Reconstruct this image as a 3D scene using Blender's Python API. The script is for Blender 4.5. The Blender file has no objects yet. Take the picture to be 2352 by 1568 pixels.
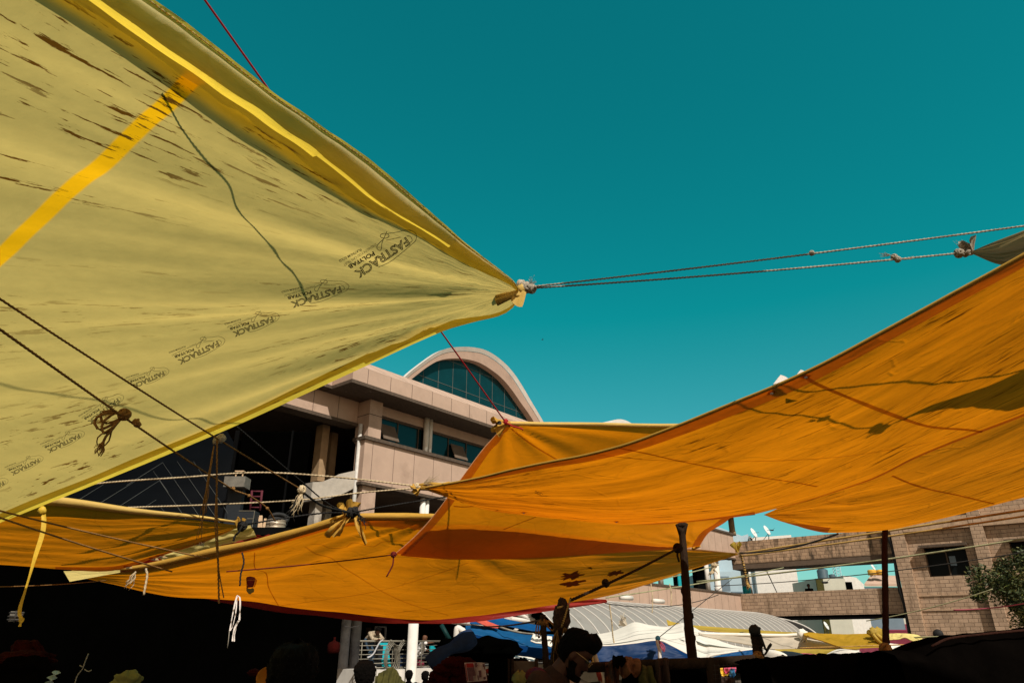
import bpy, bmesh, math, random
from mathutils import Vector as V, Matrix, noise, Euler
from mathutils.bvhtree import BVHTree
R = math.radians
random.seed(7)
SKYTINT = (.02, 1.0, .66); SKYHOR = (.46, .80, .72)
sc = bpy.context.scene
COL = sc.collection

# ------------------------------------------------------------------ camera and rays
# reference pixels below are in a 2352 x 1568 frame of the photograph
FPX, PITCH, EYE = 1600.0, R(23.3), 1.65
def ray(px, py):
    v = 784.0 - py
    yc = FPX * math.cos(PITCH) - v * math.sin(PITCH)
    zc = FPX * math.sin(PITCH) + v * math.cos(PITCH)
    return V(((px - 1176.0) / yc, 1.0, zc / yc))
CAM = V((0, 0, EYE))
def P(px, py, y):
    return CAM + ray(px, py) * y
def PL(px, py, p0, n):
    d = ray(px, py)
    return CAM + d * ((p0 - CAM).dot(n) / d.dot(n))
def crop(x0, y0, k):
    return lambda x, y: (x0 + x * k, y0 + y * k)
cA = crop(0, 1091, .3043); cB = crop(574.2, 1091, .3043); cC = crop(1148.4, 1091, .3043); cD = crop(1722.7, 1091, .3043)
cE = crop(574.2, 746.5, .293); cF = crop(459.4, 947.5, .2015); cG = crop(114.8, 918.8, .2197); cH = crop(947.5, 803.9, .2747)
cI = crop(1493, 689, .3653); cJ = crop(1837.5, 1263.3, .21875); cK = crop(1435.5, 1320.7, .1953); cL = crop(1091, 1320.7, .1953)
cM = crop(775.2, 1378.1, .1587); cN = crop(402, 1320.7, .1953); cO = crop(0, 1320.7, .1953); cQ = crop(1607.8, 1148.4, .1709)
cR = crop(1895, 1091, .1943); cS = crop(0, 574.2, .3297); cT = crop(746.5, 459.4, .2197); cU = crop(1895, 488, .2197); cW = crop(344.5, 287, .293)

# ------------------------------------------------------------------ materials
def nt(name):
    m = bpy.data.materials.new(name); m.use_nodes = True
    t = m.node_tree; t.nodes.clear()
    o = t.nodes.new('ShaderNodeOutputMaterial')
    return m, t, o
def nd(t, kind, **kw):
    n = t.nodes.new(kind)
    for k, v in kw.items():
        if k in n.inputs: n.inputs[k].default_value = v
        else: setattr(n, k, v)
    return n
def ramp(t, fac, a, b, ca=(0, 0, 0, 1), cb=(1, 1, 1, 1)):
    r = t.nodes.new('ShaderNodeValToRGB'); r.color_ramp.elements[0].position = a; r.color_ramp.elements[1].position = b
    r.color_ramp.elements[0].color = ca; r.color_ramp.elements[1].color = cb
    t.links.new(fac, r.inputs[0]); return r.outputs[0]
def mixc(t, fac, a, b, mode='MIX'):
    m = t.nodes.new('ShaderNodeMix'); m.data_type = 'RGBA'; m.blend_type = mode
    for s, v in ((0, fac), (6, a), (7, b)):
        if isinstance(v, (int, float)): m.inputs[s].default_value = v
        elif isinstance(v, (tuple, list)): m.inputs[s].default_value = tuple(v) + ((1,) if len(v) == 3 else ())
        else: t.links.new(v, m.inputs[s])
    return m.outputs[2]
def mul(t, a, b):
    m = t.nodes.new('ShaderNodeMath'); m.operation = 'MULTIPLY'
    t.links.new(a, m.inputs[0])
    if isinstance(b, (int, float)): m.inputs[1].default_value = b
    else: t.links.new(b, m.inputs[1])
    return m.outputs[0]
def noise_n(t, vec, scale, detail=5, rough=.6, sx=1, sy=1, sz=1, off=0):
    mp = nd(t, 'ShaderNodeMapping'); mp.inputs['Scale'].default_value = (sx, sy, sz); mp.inputs['Location'].default_value = (off, off * .7, 0)
    t.links.new(vec, mp.inputs[0])
    n = nd(t, 'ShaderNodeTexNoise', Scale=scale, Detail=detail, Roughness=rough)
    t.links.new(mp.outputs[0], n.inputs[0]); return n.outputs['Fac']

def basic(name, col, rough=.7, var=.25, scale=6, bump=.15, metal=0, spec=.3, dirt=None, dirt_at=.55, sx=1, sy=1, sz=1):
    m, t, o = nt(name)
    tc = nd(t, 'ShaderNodeTexCoord'); ob = tc.outputs['Object']
    n = noise_n(t, ob, scale, 6, .65, sx, sy, sz)
    c = mixc(t, ramp(t, n, .3, .7), tuple(x * (1 - var) for x in col), tuple(min(1, x * (1 + var * .6)) for x in col))
    if dirt:
        d = noise_n(t, ob, scale * .45, 7, .7, sx, sy, sz, 9)
        c = mixc(t, ramp(t, d, dirt_at, dirt_at + .14), c, dirt)
    b = nd(t, 'ShaderNodeBsdfPrincipled', Roughness=rough, Metallic=metal)
    b.inputs['Specular IOR Level'].default_value = spec
    t.links.new(c, b.inputs['Base Color'])
    if bump:
        f = noise_n(t, ob, scale * 5, 4, .6, sx, sy, sz)
        bp = nd(t, 'ShaderNodeBump', Strength=bump, Distance=.02); t.links.new(f, bp.inputs['Height']); t.links.new(bp.outputs[0], b.inputs['Normal'])
    t.links.new(b.outputs[0], o.inputs[0]); return m

def tarp_mat(name, trans, refl, stain=(.05, .02, .002), th=.62, sx=1.0, sy=9.0, ft=.75, bump=.35, patch=.5, var=.22, soft=.05, smear=.5, band=None, vsx=.8, vsy=.45, rows=False, crs=.86, bsy=None, ss=2.6):
    bsy = bsy or sy
    m, t, o = nt(name)
    uvn = nd(t, 'ShaderNodeUVMap'); uvn.uv_map = 'UVMap'; uv = uvn.outputs[0]
    n1 = noise_n(t, uv, ss, 9, .68, sx, sy)
    n2 = noise_n(t, uv, .8, 3, .5, 1, 1.6, 1, 5)
    mask = mul(t, ramp(t, n1, th, th + soft), ramp(t, n2, patch - .06, patch + .1))
    if rows: mask = mul(t, mask, ramp(t, noise_n(t, uv, 1.0, 2, .5, .25, 8.5, 1, 23), .46, .53))
    nv = noise_n(t, uv, 1.1, 5, .6, sx * vsx, sy * vsy, 1, 3)
    nf = noise_n(t, uv, 14, 3, .6, 1, 1.3)
    v = mixc(t, ramp(t, nv, .3, .72), (1 - var * 1.3,) * 3, (1 + var * .35,) * 3)
    v2 = mixc(t, ramp(t, nf, .3, .7), (.95,) * 3, (1.03,) * 3)
    v = mixc(t, 1.0, v, v2, 'MULTIPLY')
    ns = noise_n(t, uv, 1.7, 6, .68, sx * .7, bsy * .8, 1, 17)
    sm = mul(t, ramp(t, ns, .56, .78), smear)
    def colour(c):
        a = mixc(t, 1.0, tuple(c), v, 'MULTIPLY')
        a = mixc(t, sm, a, tuple(x * .5 + s * .5 for x, s in zip(c, stain)))
        if band:
            sp = nd(t, 'ShaderNodeSeparateXYZ'); u2 = nd(t, 'ShaderNodeUVMap'); u2.uv_map = 'TapeMap'; t.links.new(u2.outputs[0], sp.inputs[0])
            ab = nd(t, 'ShaderNodeMath', operation='ABSOLUTE'); t.links.new(sp.outputs[1], ab.inputs[0])
            a = mixc(t, ramp(t, ab.outputs[0], .0265, .028), band, a)
        return mixc(t, mask, a, stain)
    nb = noise_n(t, uv, 2.2, 3, .55, sx * .6, bsy * .8, 1, 11)
    bp = nd(t, 'ShaderNodeBump', Strength=bump, Distance=.03); t.links.new(nb, bp.inputs['Height'])
    pu = uv
    if band: pn = nd(t, 'ShaderNodeUVMap'); pn.uv_map = 'TapeMap'; pu = pn.outputs[0]
    nc = noise_n(t, pu, 5.5, 6, .6, 1, 1.5, 1, 41)
    bq = nd(t, 'ShaderNodeBump', Strength=bump * .55, Distance=.02); t.links.new(nc, bq.inputs['Height']); t.links.new(bp.outputs[0], bq.inputs['Normal']); bp = bq
    df = nd(t, 'ShaderNodeBsdfDiffuse'); tr = nd(t, 'ShaderNodeBsdfTranslucent'); gl = nd(t, 'ShaderNodeBsdfGlossy', Roughness=.45)
    vo = nd(t, 'ShaderNodeTexVoronoi', feature='DISTANCE_TO_EDGE', Scale=3.2); vm = nd(t, 'ShaderNodeMapping'); vm.inputs['Scale'].default_value = (sx * .7, max(1, sy * .22), 1)
    wv = nd(t, 'ShaderNodeTexNoise', Scale=2.0, Detail=3.0); t.links.new(uv, wv.inputs[0]); va = nd(t, 'ShaderNodeVectorMath', operation='MULTIPLY_ADD'); t.links.new(wv.outputs['Color'], va.inputs[0]); va.inputs[1].default_value = (.35, .35, 0); t.links.new(uv, va.inputs[2])
    t.links.new(va.outputs[0], vm.inputs[0]); t.links.new(vm.outputs[0], vo.inputs[0])
    crease = ramp(t, vo.outputs['Distance'], .0, .035); cmask = ramp(t, noise_n(t, uv, 1.3, 3, .5, 1, 1, 1, 31), .48, .62)
    crz = mixc(t, cmask, (1, 1, 1), mixc(t, crease, (crs,) * 3, (1, 1, 1)))
    v = mixc(t, 1.0, v, crz, 'MULTIPLY')
    bp2 = nd(t, 'ShaderNodeBump', Strength=bump * (1 - crs) * 2.2, Distance=.02); t.links.new(crease, bp2.inputs['Height']); t.links.new(bp.outputs[0], bp2.inputs['Normal']); bp = bp2
    t.links.new(colour(refl), df.inputs[0]); t.links.new(colour(trans), tr.inputs[0])
    for s in (df, tr, gl): t.links.new(bp.outputs[0], s.inputs['Normal'])
    mx = nd(t, 'ShaderNodeMixShader'); mx.inputs[0].default_value = ft
    t.links.new(df.outputs[0], mx.inputs[1]); t.links.new(tr.outputs[0], mx.inputs[2])
    mg = nd(t, 'ShaderNodeMixShader'); mg.inputs[0].default_value = .008
    t.links.new(mx.outputs[0], mg.inputs[1]); t.links.new(gl.outputs[0], mg.inputs[2])
    t.links.new(mg.outputs[0], o.inputs[0]); return m

def glass_mat(name, col, rough=.06, spec=.5):
    m, t, o = nt(name)
    tc = nd(t, 'ShaderNodeTexCoord')
    n = noise_n(t, tc.outputs['Object'], 1.2, 3)
    c = mixc(t, n, tuple(x * .6 for x in col), tuple(x * 1.4 for x in col))
    b = nd(t, 'ShaderNodeBsdfPrincipled', Roughness=rough); b.inputs['Specular IOR Level'].default_value = spec
    t.links.new(c, b.inputs['Base Color']); t.links.new(b.outputs[0], o.inputs[0]); return m

def brick_mat(name, col, mortar, scale, moss=(.035, .03, .022), top_moss=.5):
    m, t, o = nt(name)
    uv = nd(t, 'ShaderNodeUVMap').outputs[0]
    wob = nd(t, 'ShaderNodeTexNoise', Scale=2.2, Detail=3.0); t.links.new(uv, wob.inputs[0])
    ad = nd(t, 'ShaderNodeVectorMath', operation='MULTIPLY_ADD'); t.links.new(wob.outputs['Color'], ad.inputs[0])
    ad.inputs[1].default_value = (.06, .05, 0); t.links.new(uv, ad.inputs[2])
    br = nd(t, 'ShaderNodeTexBrick', Scale=1.0); br.offset = .5
    for k, v in (('Brick Width', scale * 2.3), ('Row Height', scale), ('Mortar Size', scale * .09), ('Mortar Smooth', .6), ('Bias', 0.)): br.inputs[k].default_value = v
    br.inputs['Color1'].default_value = tuple(x * 1.12 for x in col) + (1,); br.inputs['Color2'].default_value = tuple(x * .8 for x in col) + (1,)
    br.inputs['Mortar'].default_value = tuple(mortar) + (1,)
    t.links.new(ad.outputs[0], br.inputs[0])
    n = noise_n(t, uv, .7, 8, .7); n2 = noise_n(t, uv, 1.6, 7, .72, 1.6, .35, 1, 4)
    c = mixc(t, ramp(t, n, .3, .7), br.outputs['Color'], mixc(t, .5, br.outputs['Color'], tuple(x * .9 for x in col)))
    c = mixc(t, ramp(t, n2, top_moss, top_moss + .2), c, moss)
    b = nd(t, 'ShaderNodeBsdfPrincipled', Roughness=.9); b.inputs['Specular IOR Level'].default_value = .1
    bp = nd(t, 'ShaderNodeBump', Strength=1.0, Distance=.05); t.links.new(mixc(t, .4, br.outputs['Color'], n2), bp.inputs['Height'])
    t.links.new(bp.outputs[0], b.inputs['Normal']); t.links.new(c, b.inputs['Base Color']); t.links.new(b.outputs[0], o.inputs[0]); return m

def rope_mat(name, a, b_, scale=180):
    m, t, o = nt(name)
    tc = nd(t, 'ShaderNodeTexCoord')
    n = noise_n(t, tc.outputs['Object'], scale, 3); n2 = noise_n(t, tc.outputs['Object'], 7, 4)
    c = mixc(t, ramp(t, n, .35, .65), b_, a); c = mixc(t, ramp(t, n2, .45, .8), c, tuple(x * .6 for x in b_))
    b = nd(t, 'ShaderNodeBsdfPrincipled', Roughness=.9); b.inputs['Specular IOR Level'].default_value = .1
    t.links.new(c, b.inputs['Base Color']); t.links.new(b.outputs[0], o.inputs[0]); return m

M = {}
OR_T, OR_R, ST = (.74, .222, .003), (.72, .42, .07), (.085, .022, .0008)
M['orange'] = tarp_mat('orange_tarp', OR_T, OR_R, ST, th=.55, sx=.9, sy=9.0, patch=.41, var=.32, smear=.8, soft=.10, bump=.6, bsy=6, ss=3.6)
M['orange_worn'] = tarp_mat('orange_worn_tarp', (.76, .226, .003), OR_R, ST, th=.60, sx=.9, sy=5.0, patch=.47, var=.22, smear=.45, soft=.10, bump=.35, bsy=3)
M['orange_clean'] = tarp_mat('orange_tarp_clean', (.78, .23, .003), OR_R, ST, th=.68, sx=1.0, sy=3.0, patch=.55, var=.14, bump=.2, smear=.3)
M['orange_hem'] = tarp_mat('orange_hem', (.80, .45, .25), (.82, .56, .13), ST, th=.75, sx=1, sy=3)
M['orange_fold'] = tarp_mat('orange_folded', (.36, .14, .08), (.7, .3, .04), ST, th=.75, sx=1, sy=3)
M['roll'] = tarp_mat('rolled_yellow_hem', (.5, .2, .01), (.60, .34, .06), (.25, .14, .03), th=.62, sx=.8, sy=6, ft=.25, bump=.4)
M['seam'] = tarp_mat('seam_orange', (.72, .46, .22), (.5, .2, .02), ST, th=.7, sx=2, sy=3)
M['yellow'] = tarp_mat('yellow_tarp', (.585, .445, .128), (.66, .54, .22), (.12, .05, .005), th=.565, sx=1.1, sy=14.0, ss=4.4, patch=.41, bump=.4, var=.08, smear=.12, crs=.985, bsy=3.5, soft=.025, band=(.95, .50, .006), vsx=.7, vsy=.25, rows=True)
M['yellow_hem'] = tarp_mat('yellow_hem', (.95, .70, .07), (.84, .72, .36), (.12, .05, .005), th=.60, sx=1.0, sy=7, ft=.62, bump=.5, var=.25)
M['yellow_tape'] = tarp_mat('yellow_tape', (.98, .50, .006), (.8, .5, .03), (.3, .14, .004), th=.72, sx=2, sy=2, bump=.1, var=.1)
M['yellow_far'] = tarp_mat('far_yellow_tarp', (.7, .42, .03), (.62, .44, .08), (.2, .12, .02), th=.66, sx=1, sy=4, ft=.4)
M['pale_yellow'] = tarp_mat('pale_yellow_tarp', (.7, .5, .08), (.80, .66, .24), (.4, .28, .06), th=.7, sx=1, sy=4, ft=.25)
M['red'] = tarp_mat('red_tarp', (.30, .010, .005), (.42, .035, .022), (.12, .01, .008), th=.72, sx=1, sy=4, ft=.5)
M['blue'] = tarp_mat('blue_tarp', (.008, .07, .24), (.008, .10, .30), (.01, .03, .1), th=.7, sx=1, sy=4, ft=.3)
M['blue_shaded'] = tarp_mat('shaded_blue_tarp', (.004, .04, .16), (.003, .036, .135), (.003, .02, .07), th=.7, sx=1, sy=4, ft=.25)  # darker blue copy: shade on the hanging fronts is put into its colour
M['white_tarp'] = tarp_mat('white_tarp', (.6, .56, .48), (.82, .77, .68), (.5, .45, .37), th=.68, sx=1, sy=3, ft=.1, bump=.3, var=.1)
M['beige_tarp'] = tarp_mat('beige_tarp', (.5, .43, .33), (.60, .52, .41), (.3, .25, .18), th=.66, sx=1, sy=3, ft=.25)
M['grey_tarp'] = tarp_mat('grey_canvas', (.34, .25, .11), (.42, .37, .29), (.07, .045, .02), th=.6, sx=1, sy=4, ft=.5)
M['added_shade'] = basic('added_shade_cloth', (.02, .018, .016))
M['pink'] = basic('pink_panel', (.44, .31, .235), .75, .12, 1.4, .03, dirt=(.34, .235, .175), dirt_at=.56)
M['joint'] = basic('panel_joint', (.09, .06, .045), .9, .2)
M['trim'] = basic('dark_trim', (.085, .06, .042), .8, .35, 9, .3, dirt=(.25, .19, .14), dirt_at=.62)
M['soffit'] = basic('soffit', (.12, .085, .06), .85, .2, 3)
M['white'] = basic('white_paint', (.63, .60, .55), .7, .12, 4, .1, dirt=(.4, .36, .3), dirt_at=.62)
M['pink_arch'] = basic('pink_arch', (.36, .25, .19), .85, .12, 2, .1, dirt=(.28, .195, .15), dirt_at=.6)  # darker tone of the panel pink, for the arch rim
M['mullion_dim'] = basic('dim_mullion', (.07, .075, .07), .7, .2)
M['roll_pale'] = tarp_mat('pale_rolled_hem', (.5, .2, .01), (.74, .50, .14), (.25, .14, .03), th=.66, sx=.8, sy=6, ft=.2, bump=.4)
M['picbright'] = basic('bright_red_lining', (.50, .03, .02), .8, .15, 12)
M['flapyellow'] = basic('pale_yellow_flap', (.62, .46, .12), .8, .2, 12)
M['stain_brown'] = tarp_mat('brown_stain', (.16, .05, .002), (.2, .08, .01), (.04, .012, .0), th=.5, sx=2, sy=6)
M['concrete_pale'] = basic('pale_concrete', (.42, .38, .32), .85, .2, 3, .2, dirt=(.2, .17, .14), dirt_at=.55)
M['greycol'] = basic('grey_column', (.42, .42, .44), .8, .3, 3, .2, dirt=(.13, .13, .15), dirt_at=.5)
M['beigecol'] = basic('beige_column', (.30, .20, .11), .8, .25, 3, .1)
M['glass'] = glass_mat('teal_glass', (.002, .02, .025), .12, .32)
M['darkglass'] = glass_mat('dark_glass', (.004, .006, .007), .4, .08)
M['archglass'] = glass_mat('arch_glass', (.002, .028, .034), .3, .25)
M['mullion'] = basic('mullion', (.10, .11, .10), .6, .2)
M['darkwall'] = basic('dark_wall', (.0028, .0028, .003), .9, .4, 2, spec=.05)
M['black'] = basic('shaded_black', (.0022, .0017, .0014), 1, .4, 5, .3, spec=0)  # near-black: shade on stall covers and silhouettes is put into this colour
M['red_shaded'] = basic('shaded_red_cloth', (.024, .0022, .0015), .95, .4, 9, .6, spec=.05)  # red cloth copy with the stall shade put into its colour
M['darkcord'] = basic('dark_red_cord', (.11, .008, .004), .9, .2, 30)
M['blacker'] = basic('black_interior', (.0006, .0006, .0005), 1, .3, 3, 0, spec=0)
M['brick'] = brick_mat('brick_wall', (.45, .315, .215), (.10, .065, .042), .20, moss=(.19, .13, .085), top_moss=.50)
M['brick_mossy'] = brick_mat('mossy_brick_wall', (.46, .31, .20), (.10, .065, .042), .20, top_moss=.46)
M['stone'] = basic('stone_plain', (.46, .315, .205), .9, .25, 5, .4, dirt=(.12, .085, .06), dirt_at=.58)
M['roofmetal'] = basic('sheet_metal_roof', (.275, .262, .24), .55, .1, 3, .1, metal=.15, dirt=(.20, .185, .165), dirt_at=.58)
M['rib'] = basic('roof_rib', (.52, .50, .46), .5, .1)
M['wood'] = basic('rough_wood', (.030, .018, .011), .95, .5, 14, .8, spec=.08, sz=.2)
M['wood_red'] = basic('red_brown_pole', (.030, .011, .007), .9, .4, 14, .5, spec=.08, sz=.2)
M['bamboo'] = basic('bamboo', (.42, .34, .24), .7, .2, 10, .2)
M['plank'] = basic('pale_plank', (.52, .36, .22), .8, .25, 6, .2)
M['sack'] = basic('brown_sacking', (.055, .022, .010), .95, .5, 22, 1)
M['board'] = basic('grey_board', (.10, .075, .055), .9, .35, 8, .3)
M['ladderpink'] = basic('dull_pink_metal', (.085, .012, .022), .8, .2, 6)
M['concrete'] = basic('grey_concrete', (.15, .138, .115), .9, .3, 8, .3)
M['drum'] = basic('tin_drum', (.36, .29, .21), .45, .3, 5, .1, metal=.4, dirt=(.7, .66, .58), dirt_at=.56)
M['rubber'] = basic('black_rubber', (.012, .012, .012), .7, .3, 10)
M['navy'] = basic('dark_panel', (.012, .016, .021), .7, .3, 4)
M['steel'] = basic('painted_steel', (.50, .48, .44), .5, .2, 10, .1)
M['rail'] = basic('railing_steel', (.18, .165, .13), .45, .25, 10, .1, metal=.3)
M['teal'] = basic('teal_sheet', (.01, .36, .42), .5, .15, 3, .05)
M['deepblue'] = basic('blue_cloth', (.006, .022, .07), .85, .35, 8)
M['jute'] = rope_mat('jute_rope', (.66, .54, .36), (.34, .25, .14))
M['brownrope'] = rope_mat('brown_rope', (.34, .18, .06), (.14, .065, .018))
M['palerope'] = rope_mat('pale_rope', (.52, .46, .36), (.20, .17, .13))
M['blackrope'] = rope_mat('black_rope', (.035, .032, .03), (.008, .008, .008))
M['redcord'] = basic('red_cord', (.34, .008, .012), .8, .2, 40)
M['yellowrope'] = rope_mat('yellow_rope', (.66, .42, .14), (.32, .18, .05))
M['greenrope'] = rope_mat('pale_green_line', (.45, .43, .26), (.2, .2, .1))
M['wire'] = basic('wire', (.035, .03, .026), .7, .2)
M['strap'] = basic('yellow_strap', (.62, .40, .035), .6, .25, 10)
M['ribbon'] = basic('white_ribbon', (.74, .68, .64), .6, .15, 14)
M['ink'] = basic('print_ink', (.055, .055, .04), .8, .1, 10, 0)
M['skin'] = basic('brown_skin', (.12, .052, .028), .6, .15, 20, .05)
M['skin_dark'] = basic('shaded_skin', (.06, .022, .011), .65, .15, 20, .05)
M['hair'] = basic('black_hair', (.005, .004, .0035), .7, .3, 60, 1, spec=.05)
M['leaf'] = basic('leaf_green', (.10, .115, .02), .6, .45, 1.5, 0)
M['leaf2'] = basic('leaf_dark', (.035, .048, .010), .6, .4, 1.5, 0)
M['leaf3'] = basic('leaf_light', (.16, .145, .04), .6, .4, 1.5, 0)
M['bark'] = basic('bark', (.05, .035, .022), .9, .4, 12, .6)
M['paleblue'] = basic('pale_blue_wall', (.36, .47, .53), .85, .08, 1, .02, dirt=(.30, .39, .45), dirt_at=.6)
M['greyblue'] = basic('grey_blue_wall', (.14, .19, .23), .85, .08, 1, .02)
M['mauve'] = basic('mauve_wall', (.22, .17, .21), .85, .08, 1, .02)
M['cream'] = basic('cream_wall', (.50, .49, .40), .85, .1, 1.2, .05, dirt=(.36, .34, .27), dirt_at=.6)
M['maroon'] = basic('maroon_awning', (.17, .02, .04), .8, .25, 2, .1)
M['green'] = basic('mosque_green', (.03, .16, .10), .8, .15, 4)
M['tank'] = basic('tank_plastic', (.05, .085, .105), .6, .15, 4)
M['yellowtank'] = basic('yellow_tank', (.62, .34, .04), .6, .15, 4)
M['dish'] = basic('dish_white', (.72, .72, .70), .5, .08, 4)
M['ground'] = basic('market_ground', (.10, .08, .06), .95, .35, .8, .5, dirt=(.05, .04, .03))
M['redcloth'] = basic('dark_red_cloth', (.20, .012, .006), .9, .5, 9, .6)
M['olive'] = basic('olive_cloth', (.055, .05, .008), .9, .35, 9, .5)
M['bagyellow'] = basic('olive_yellow_bag', (.17, .16, .04), .8, .25, 8, .4)
M['orangecloth'] = basic('orange_pattern_cloth', (.17, .05, .012), .9, .4, 9, .5, dirt=(.012, .008, .006), dirt_at=.47)
M['camocloth'] = basic('mottled_cloth', (.16, .06, .022), .9, .4, 16, .5, dirt=(.02, .014, .01), dirt_at=.45)
M['browncloth'] = basic('brown_cloth', (.028, .012, .006), .9, .4, 12, .5, sz=.2)
M['paper'] = basic('newsprint', (.40, .33, .30), .9, .15, 20, .05)
M['picred'] = basic('print_red', (.22, .012, .012), .9, .1, 20, 0)
M['picdark'] = basic('print_dark', (.10, .045, .05), .9, .5, 45, 0)
M['shirt_pattern'] = basic('patterned_shirt', (.42, .34, .24), .9, .5, 40, .2, dirt=(.10, .07, .05), dirt_at=.5)
M['shirt_white'] = basic('white_shirt', (.68, .66, .64), .9, .1, 12, .2)
M['trousers'] = basic('dark_trousers', (.018, .017, .018), .9, .3, 12, .2)
M['jeans'] = basic('blue_jeans', (.03, .06, .10), .9, .3, 12, .2)
M['scarf'] = basic('checked_scarf', (.16, .012, .016), .95, .6, 40, .8, dirt=(.06, .01, .05), dirt_at=.5)
M['brownshirt'] = basic('brown_shirt', (.035, .014, .007), .95, .3, 20, .3)
M['gold'] = basic('gold_frame', (.42, .28, .12), .35, .1, 20, 0, metal=.7)
M['pinkcord'] = basic('pink_cord', (.36, .07, .11), .8, .2)
M['cap'] = basic('orange_cap', (.48, .16, .006), .8, .2, 12)
M['salmon'] = basic('salmon_cloth', (.5, .08, .05), .8, .2, 5)
M['signyellow'] = basic('sign_yellow', (.72, .46, .05), .7, .15, 5)
M['pinkcloth'] = basic('pink_cloth', (.5, .08, .14), .85, .3, 8)
M['skyblue'] = basic('sky_blue_cloth', (.08, .28, .48), .85, .3, 8)
M['cyanfilm'] = basic('pale_cyan_film', (.3, .4, .4), .4, .25, 12)
M['stringer'] = basic('string', (.26, .24, .2), .9, .2)

# ------------------------------------------------------------------ mesh building
class MB:
    def __init__(s): s.v = []; s.f = []; s.uv = []; s.sm = []
    def add(s, vs, fs, uvs=None, smooth=True):
        b = len(s.v); s.v += [V(p) for p in vs]
        s.uv += list(uvs) if uvs else [(p[0], p[1]) for p in vs]
        s.f += [tuple(i + b for i in f) for f in fs]; s.sm += [smooth] * len(fs)
        return s
    def obox(s, o, a, b, c):
        o, a, b, c = V(o), V(a), V(b), V(c)
        p = [o, o + a, o + a + b, o + b, o + c, o + a + c, o + a + b + c, o + b + c]
        f = [(0, 3, 2, 1), (4, 5, 6, 7), (0, 1, 5, 4), (1, 2, 6, 5), (2, 3, 7, 6), (3, 0, 4, 7)]
        if a.cross(b).dot(c) < 0: f = [tuple(reversed(x)) for x in f]
        la, lb, lc = a.length, b.length, c.length
        for q in f:   # own vertices per face, so each face has clean texture coordinates in metres
            vs = [p[i] for i in q]
            e1 = (vs[1] - vs[0]); nrm = e1.cross(vs[2] - vs[1]).normalized()
            uvs = []
            for w in vs:
                if abs(nrm.z) > .7: uvs.append((w.x, w.y))
                else: uvs.append(((w - o).dot(V((-nrm.y, nrm.x, 0)).normalized()), w.z))
            s.add(vs, [(0, 1, 2, 3)], uvs, False)
        return s
    def box(s, c, sx, sy, sz, rz=0):
        m = Matrix.Rotation(rz, 3, 'Z'); a, b, d = m @ V((sx, 0, 0)), m @ V((0, sy, 0)), V((0, 0, sz))
        return s.obox(V(c) - a / 2 - b / 2 - d / 2, a, b, d)
    def tube(s, path, r, n=8, caps=True, twist=0, lobes=0, flat=1.0):
        path = [V(p) for p in path]; m = len(path); vs = []; uvs = []
        up = None; L = 0
        for i, p in enumerate(path):
            t = (path[min(i + 1, m - 1)] - path[max(i - 1, 0)])
            if t.length < 1e-9: t = V((0, 0, 1))
            t.normalize()
            if up is None: up = V((0, 0, 1)) if abs(t.z) < .9 else V((1, 0, 0))
            sd = t.cross(up)
            if sd.length < 1e-6: sd = t.orthogonal()
            sd.normalize(); up = sd.cross(t).normalized()
            if i: L += (p - path[i - 1]).length
            rr = r(i / (m - 1)) if callable(r) else (r[i] if isinstance(r, (list, tuple)) else r)
            for k in range(n):
                a = 2 * math.pi * k / n + twist * L
                q = rr * (1 + (.22 * math.cos(lobes * 2 * math.pi * k / n) if lobes else 0))
                vs.append(p + sd * (math.cos(a) * q) + up * (math.sin(a) * q * flat)); uvs.append((L, k / n * .2))
        fs = [(i * n + k, i * n + (k + 1) % n, (i + 1) * n + (k + 1) % n, (i + 1) * n + k) for i in range(m - 1) for k in range(n)]
        if caps: fs += [tuple(range(n))[::-1], tuple(range((m - 1) * n, m * n))]
        return s.add(vs, fs, uvs)
    def grid(s, pts, uvs=None, skip=None):
        nu, nv = len(pts), len(pts[0])
        vs = [p for row in pts for p in row]
        uv = [q for row in uvs for q in row] if uvs else None
        fs = []
        for i in range(nu - 1):
            for j in range(nv - 1):
                if skip and skip(i, j): continue
                fs.append((i * nv + j, i * nv + j + 1, (i + 1) * nv + j + 1, (i + 1) * nv + j))
        return s.add(vs, fs, uv)
    def prism(s, poly, vec):
        n = len(poly); a = [V(p) for p in poly]; b = [p + V(vec) for p in a]
        s.add(a + b, [tuple(range(n))[::-1], tuple(range(n, 2 * n))], None, False)
        for i in range(n):
            j = (i + 1) % n; s.add([a[i], a[j], b[j], b[i]], [(0, 1, 2, 3)], [(0, a[i].z), ((a[j] - a[i]).length, a[j].z), ((a[j] - a[i]).length, b[j].z), (0, b[i].z)], False)
        return s
    def lathe(s, c, prof, n=20, axis=V((0, 0, 1))):
        q = V((0, 0, 1)).rotation_difference(V(axis)).to_matrix(); vs = []
        for r, z in prof:
            for k in range(n):
                a = 2 * math.pi * k / n; vs.append(V(c) + q @ V((r * math.cos(a), r * math.sin(a), z)))
        m = len(prof)
        fs = [(i * n + k, i * n + (k + 1) % n, (i + 1) * n + (k + 1) % n, (i + 1) * n + k) for i in range(m - 1) for k in range(n)]
        return s.add(vs, fs)
    def blob(s, c, rx, ry, rz, nz=.15, fr=2.0, n=14, seed=0):
        vs = []
        for i in range(n + 1):
            th = math.pi * i / n
            for k in range(2 * n):
                a = math.pi * k / n; d = V((math.sin(th) * math.cos(a), math.sin(th) * math.sin(a), math.cos(th)))
                q = 1 + nz * noise.noise(d * fr + V((seed * 3.1, seed, 0)))
                vs.append(V(c) + V((d.x * rx, d.y * ry, d.z * rz)) * q)
        w = 2 * n
        fs = [(i * w + k, (i + 1) * w + k, (i + 1) * w + (k + 1) % w, i * w + (k + 1) % w) for i in range(n) for k in range(w)]
        return s.add(vs, fs)
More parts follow.
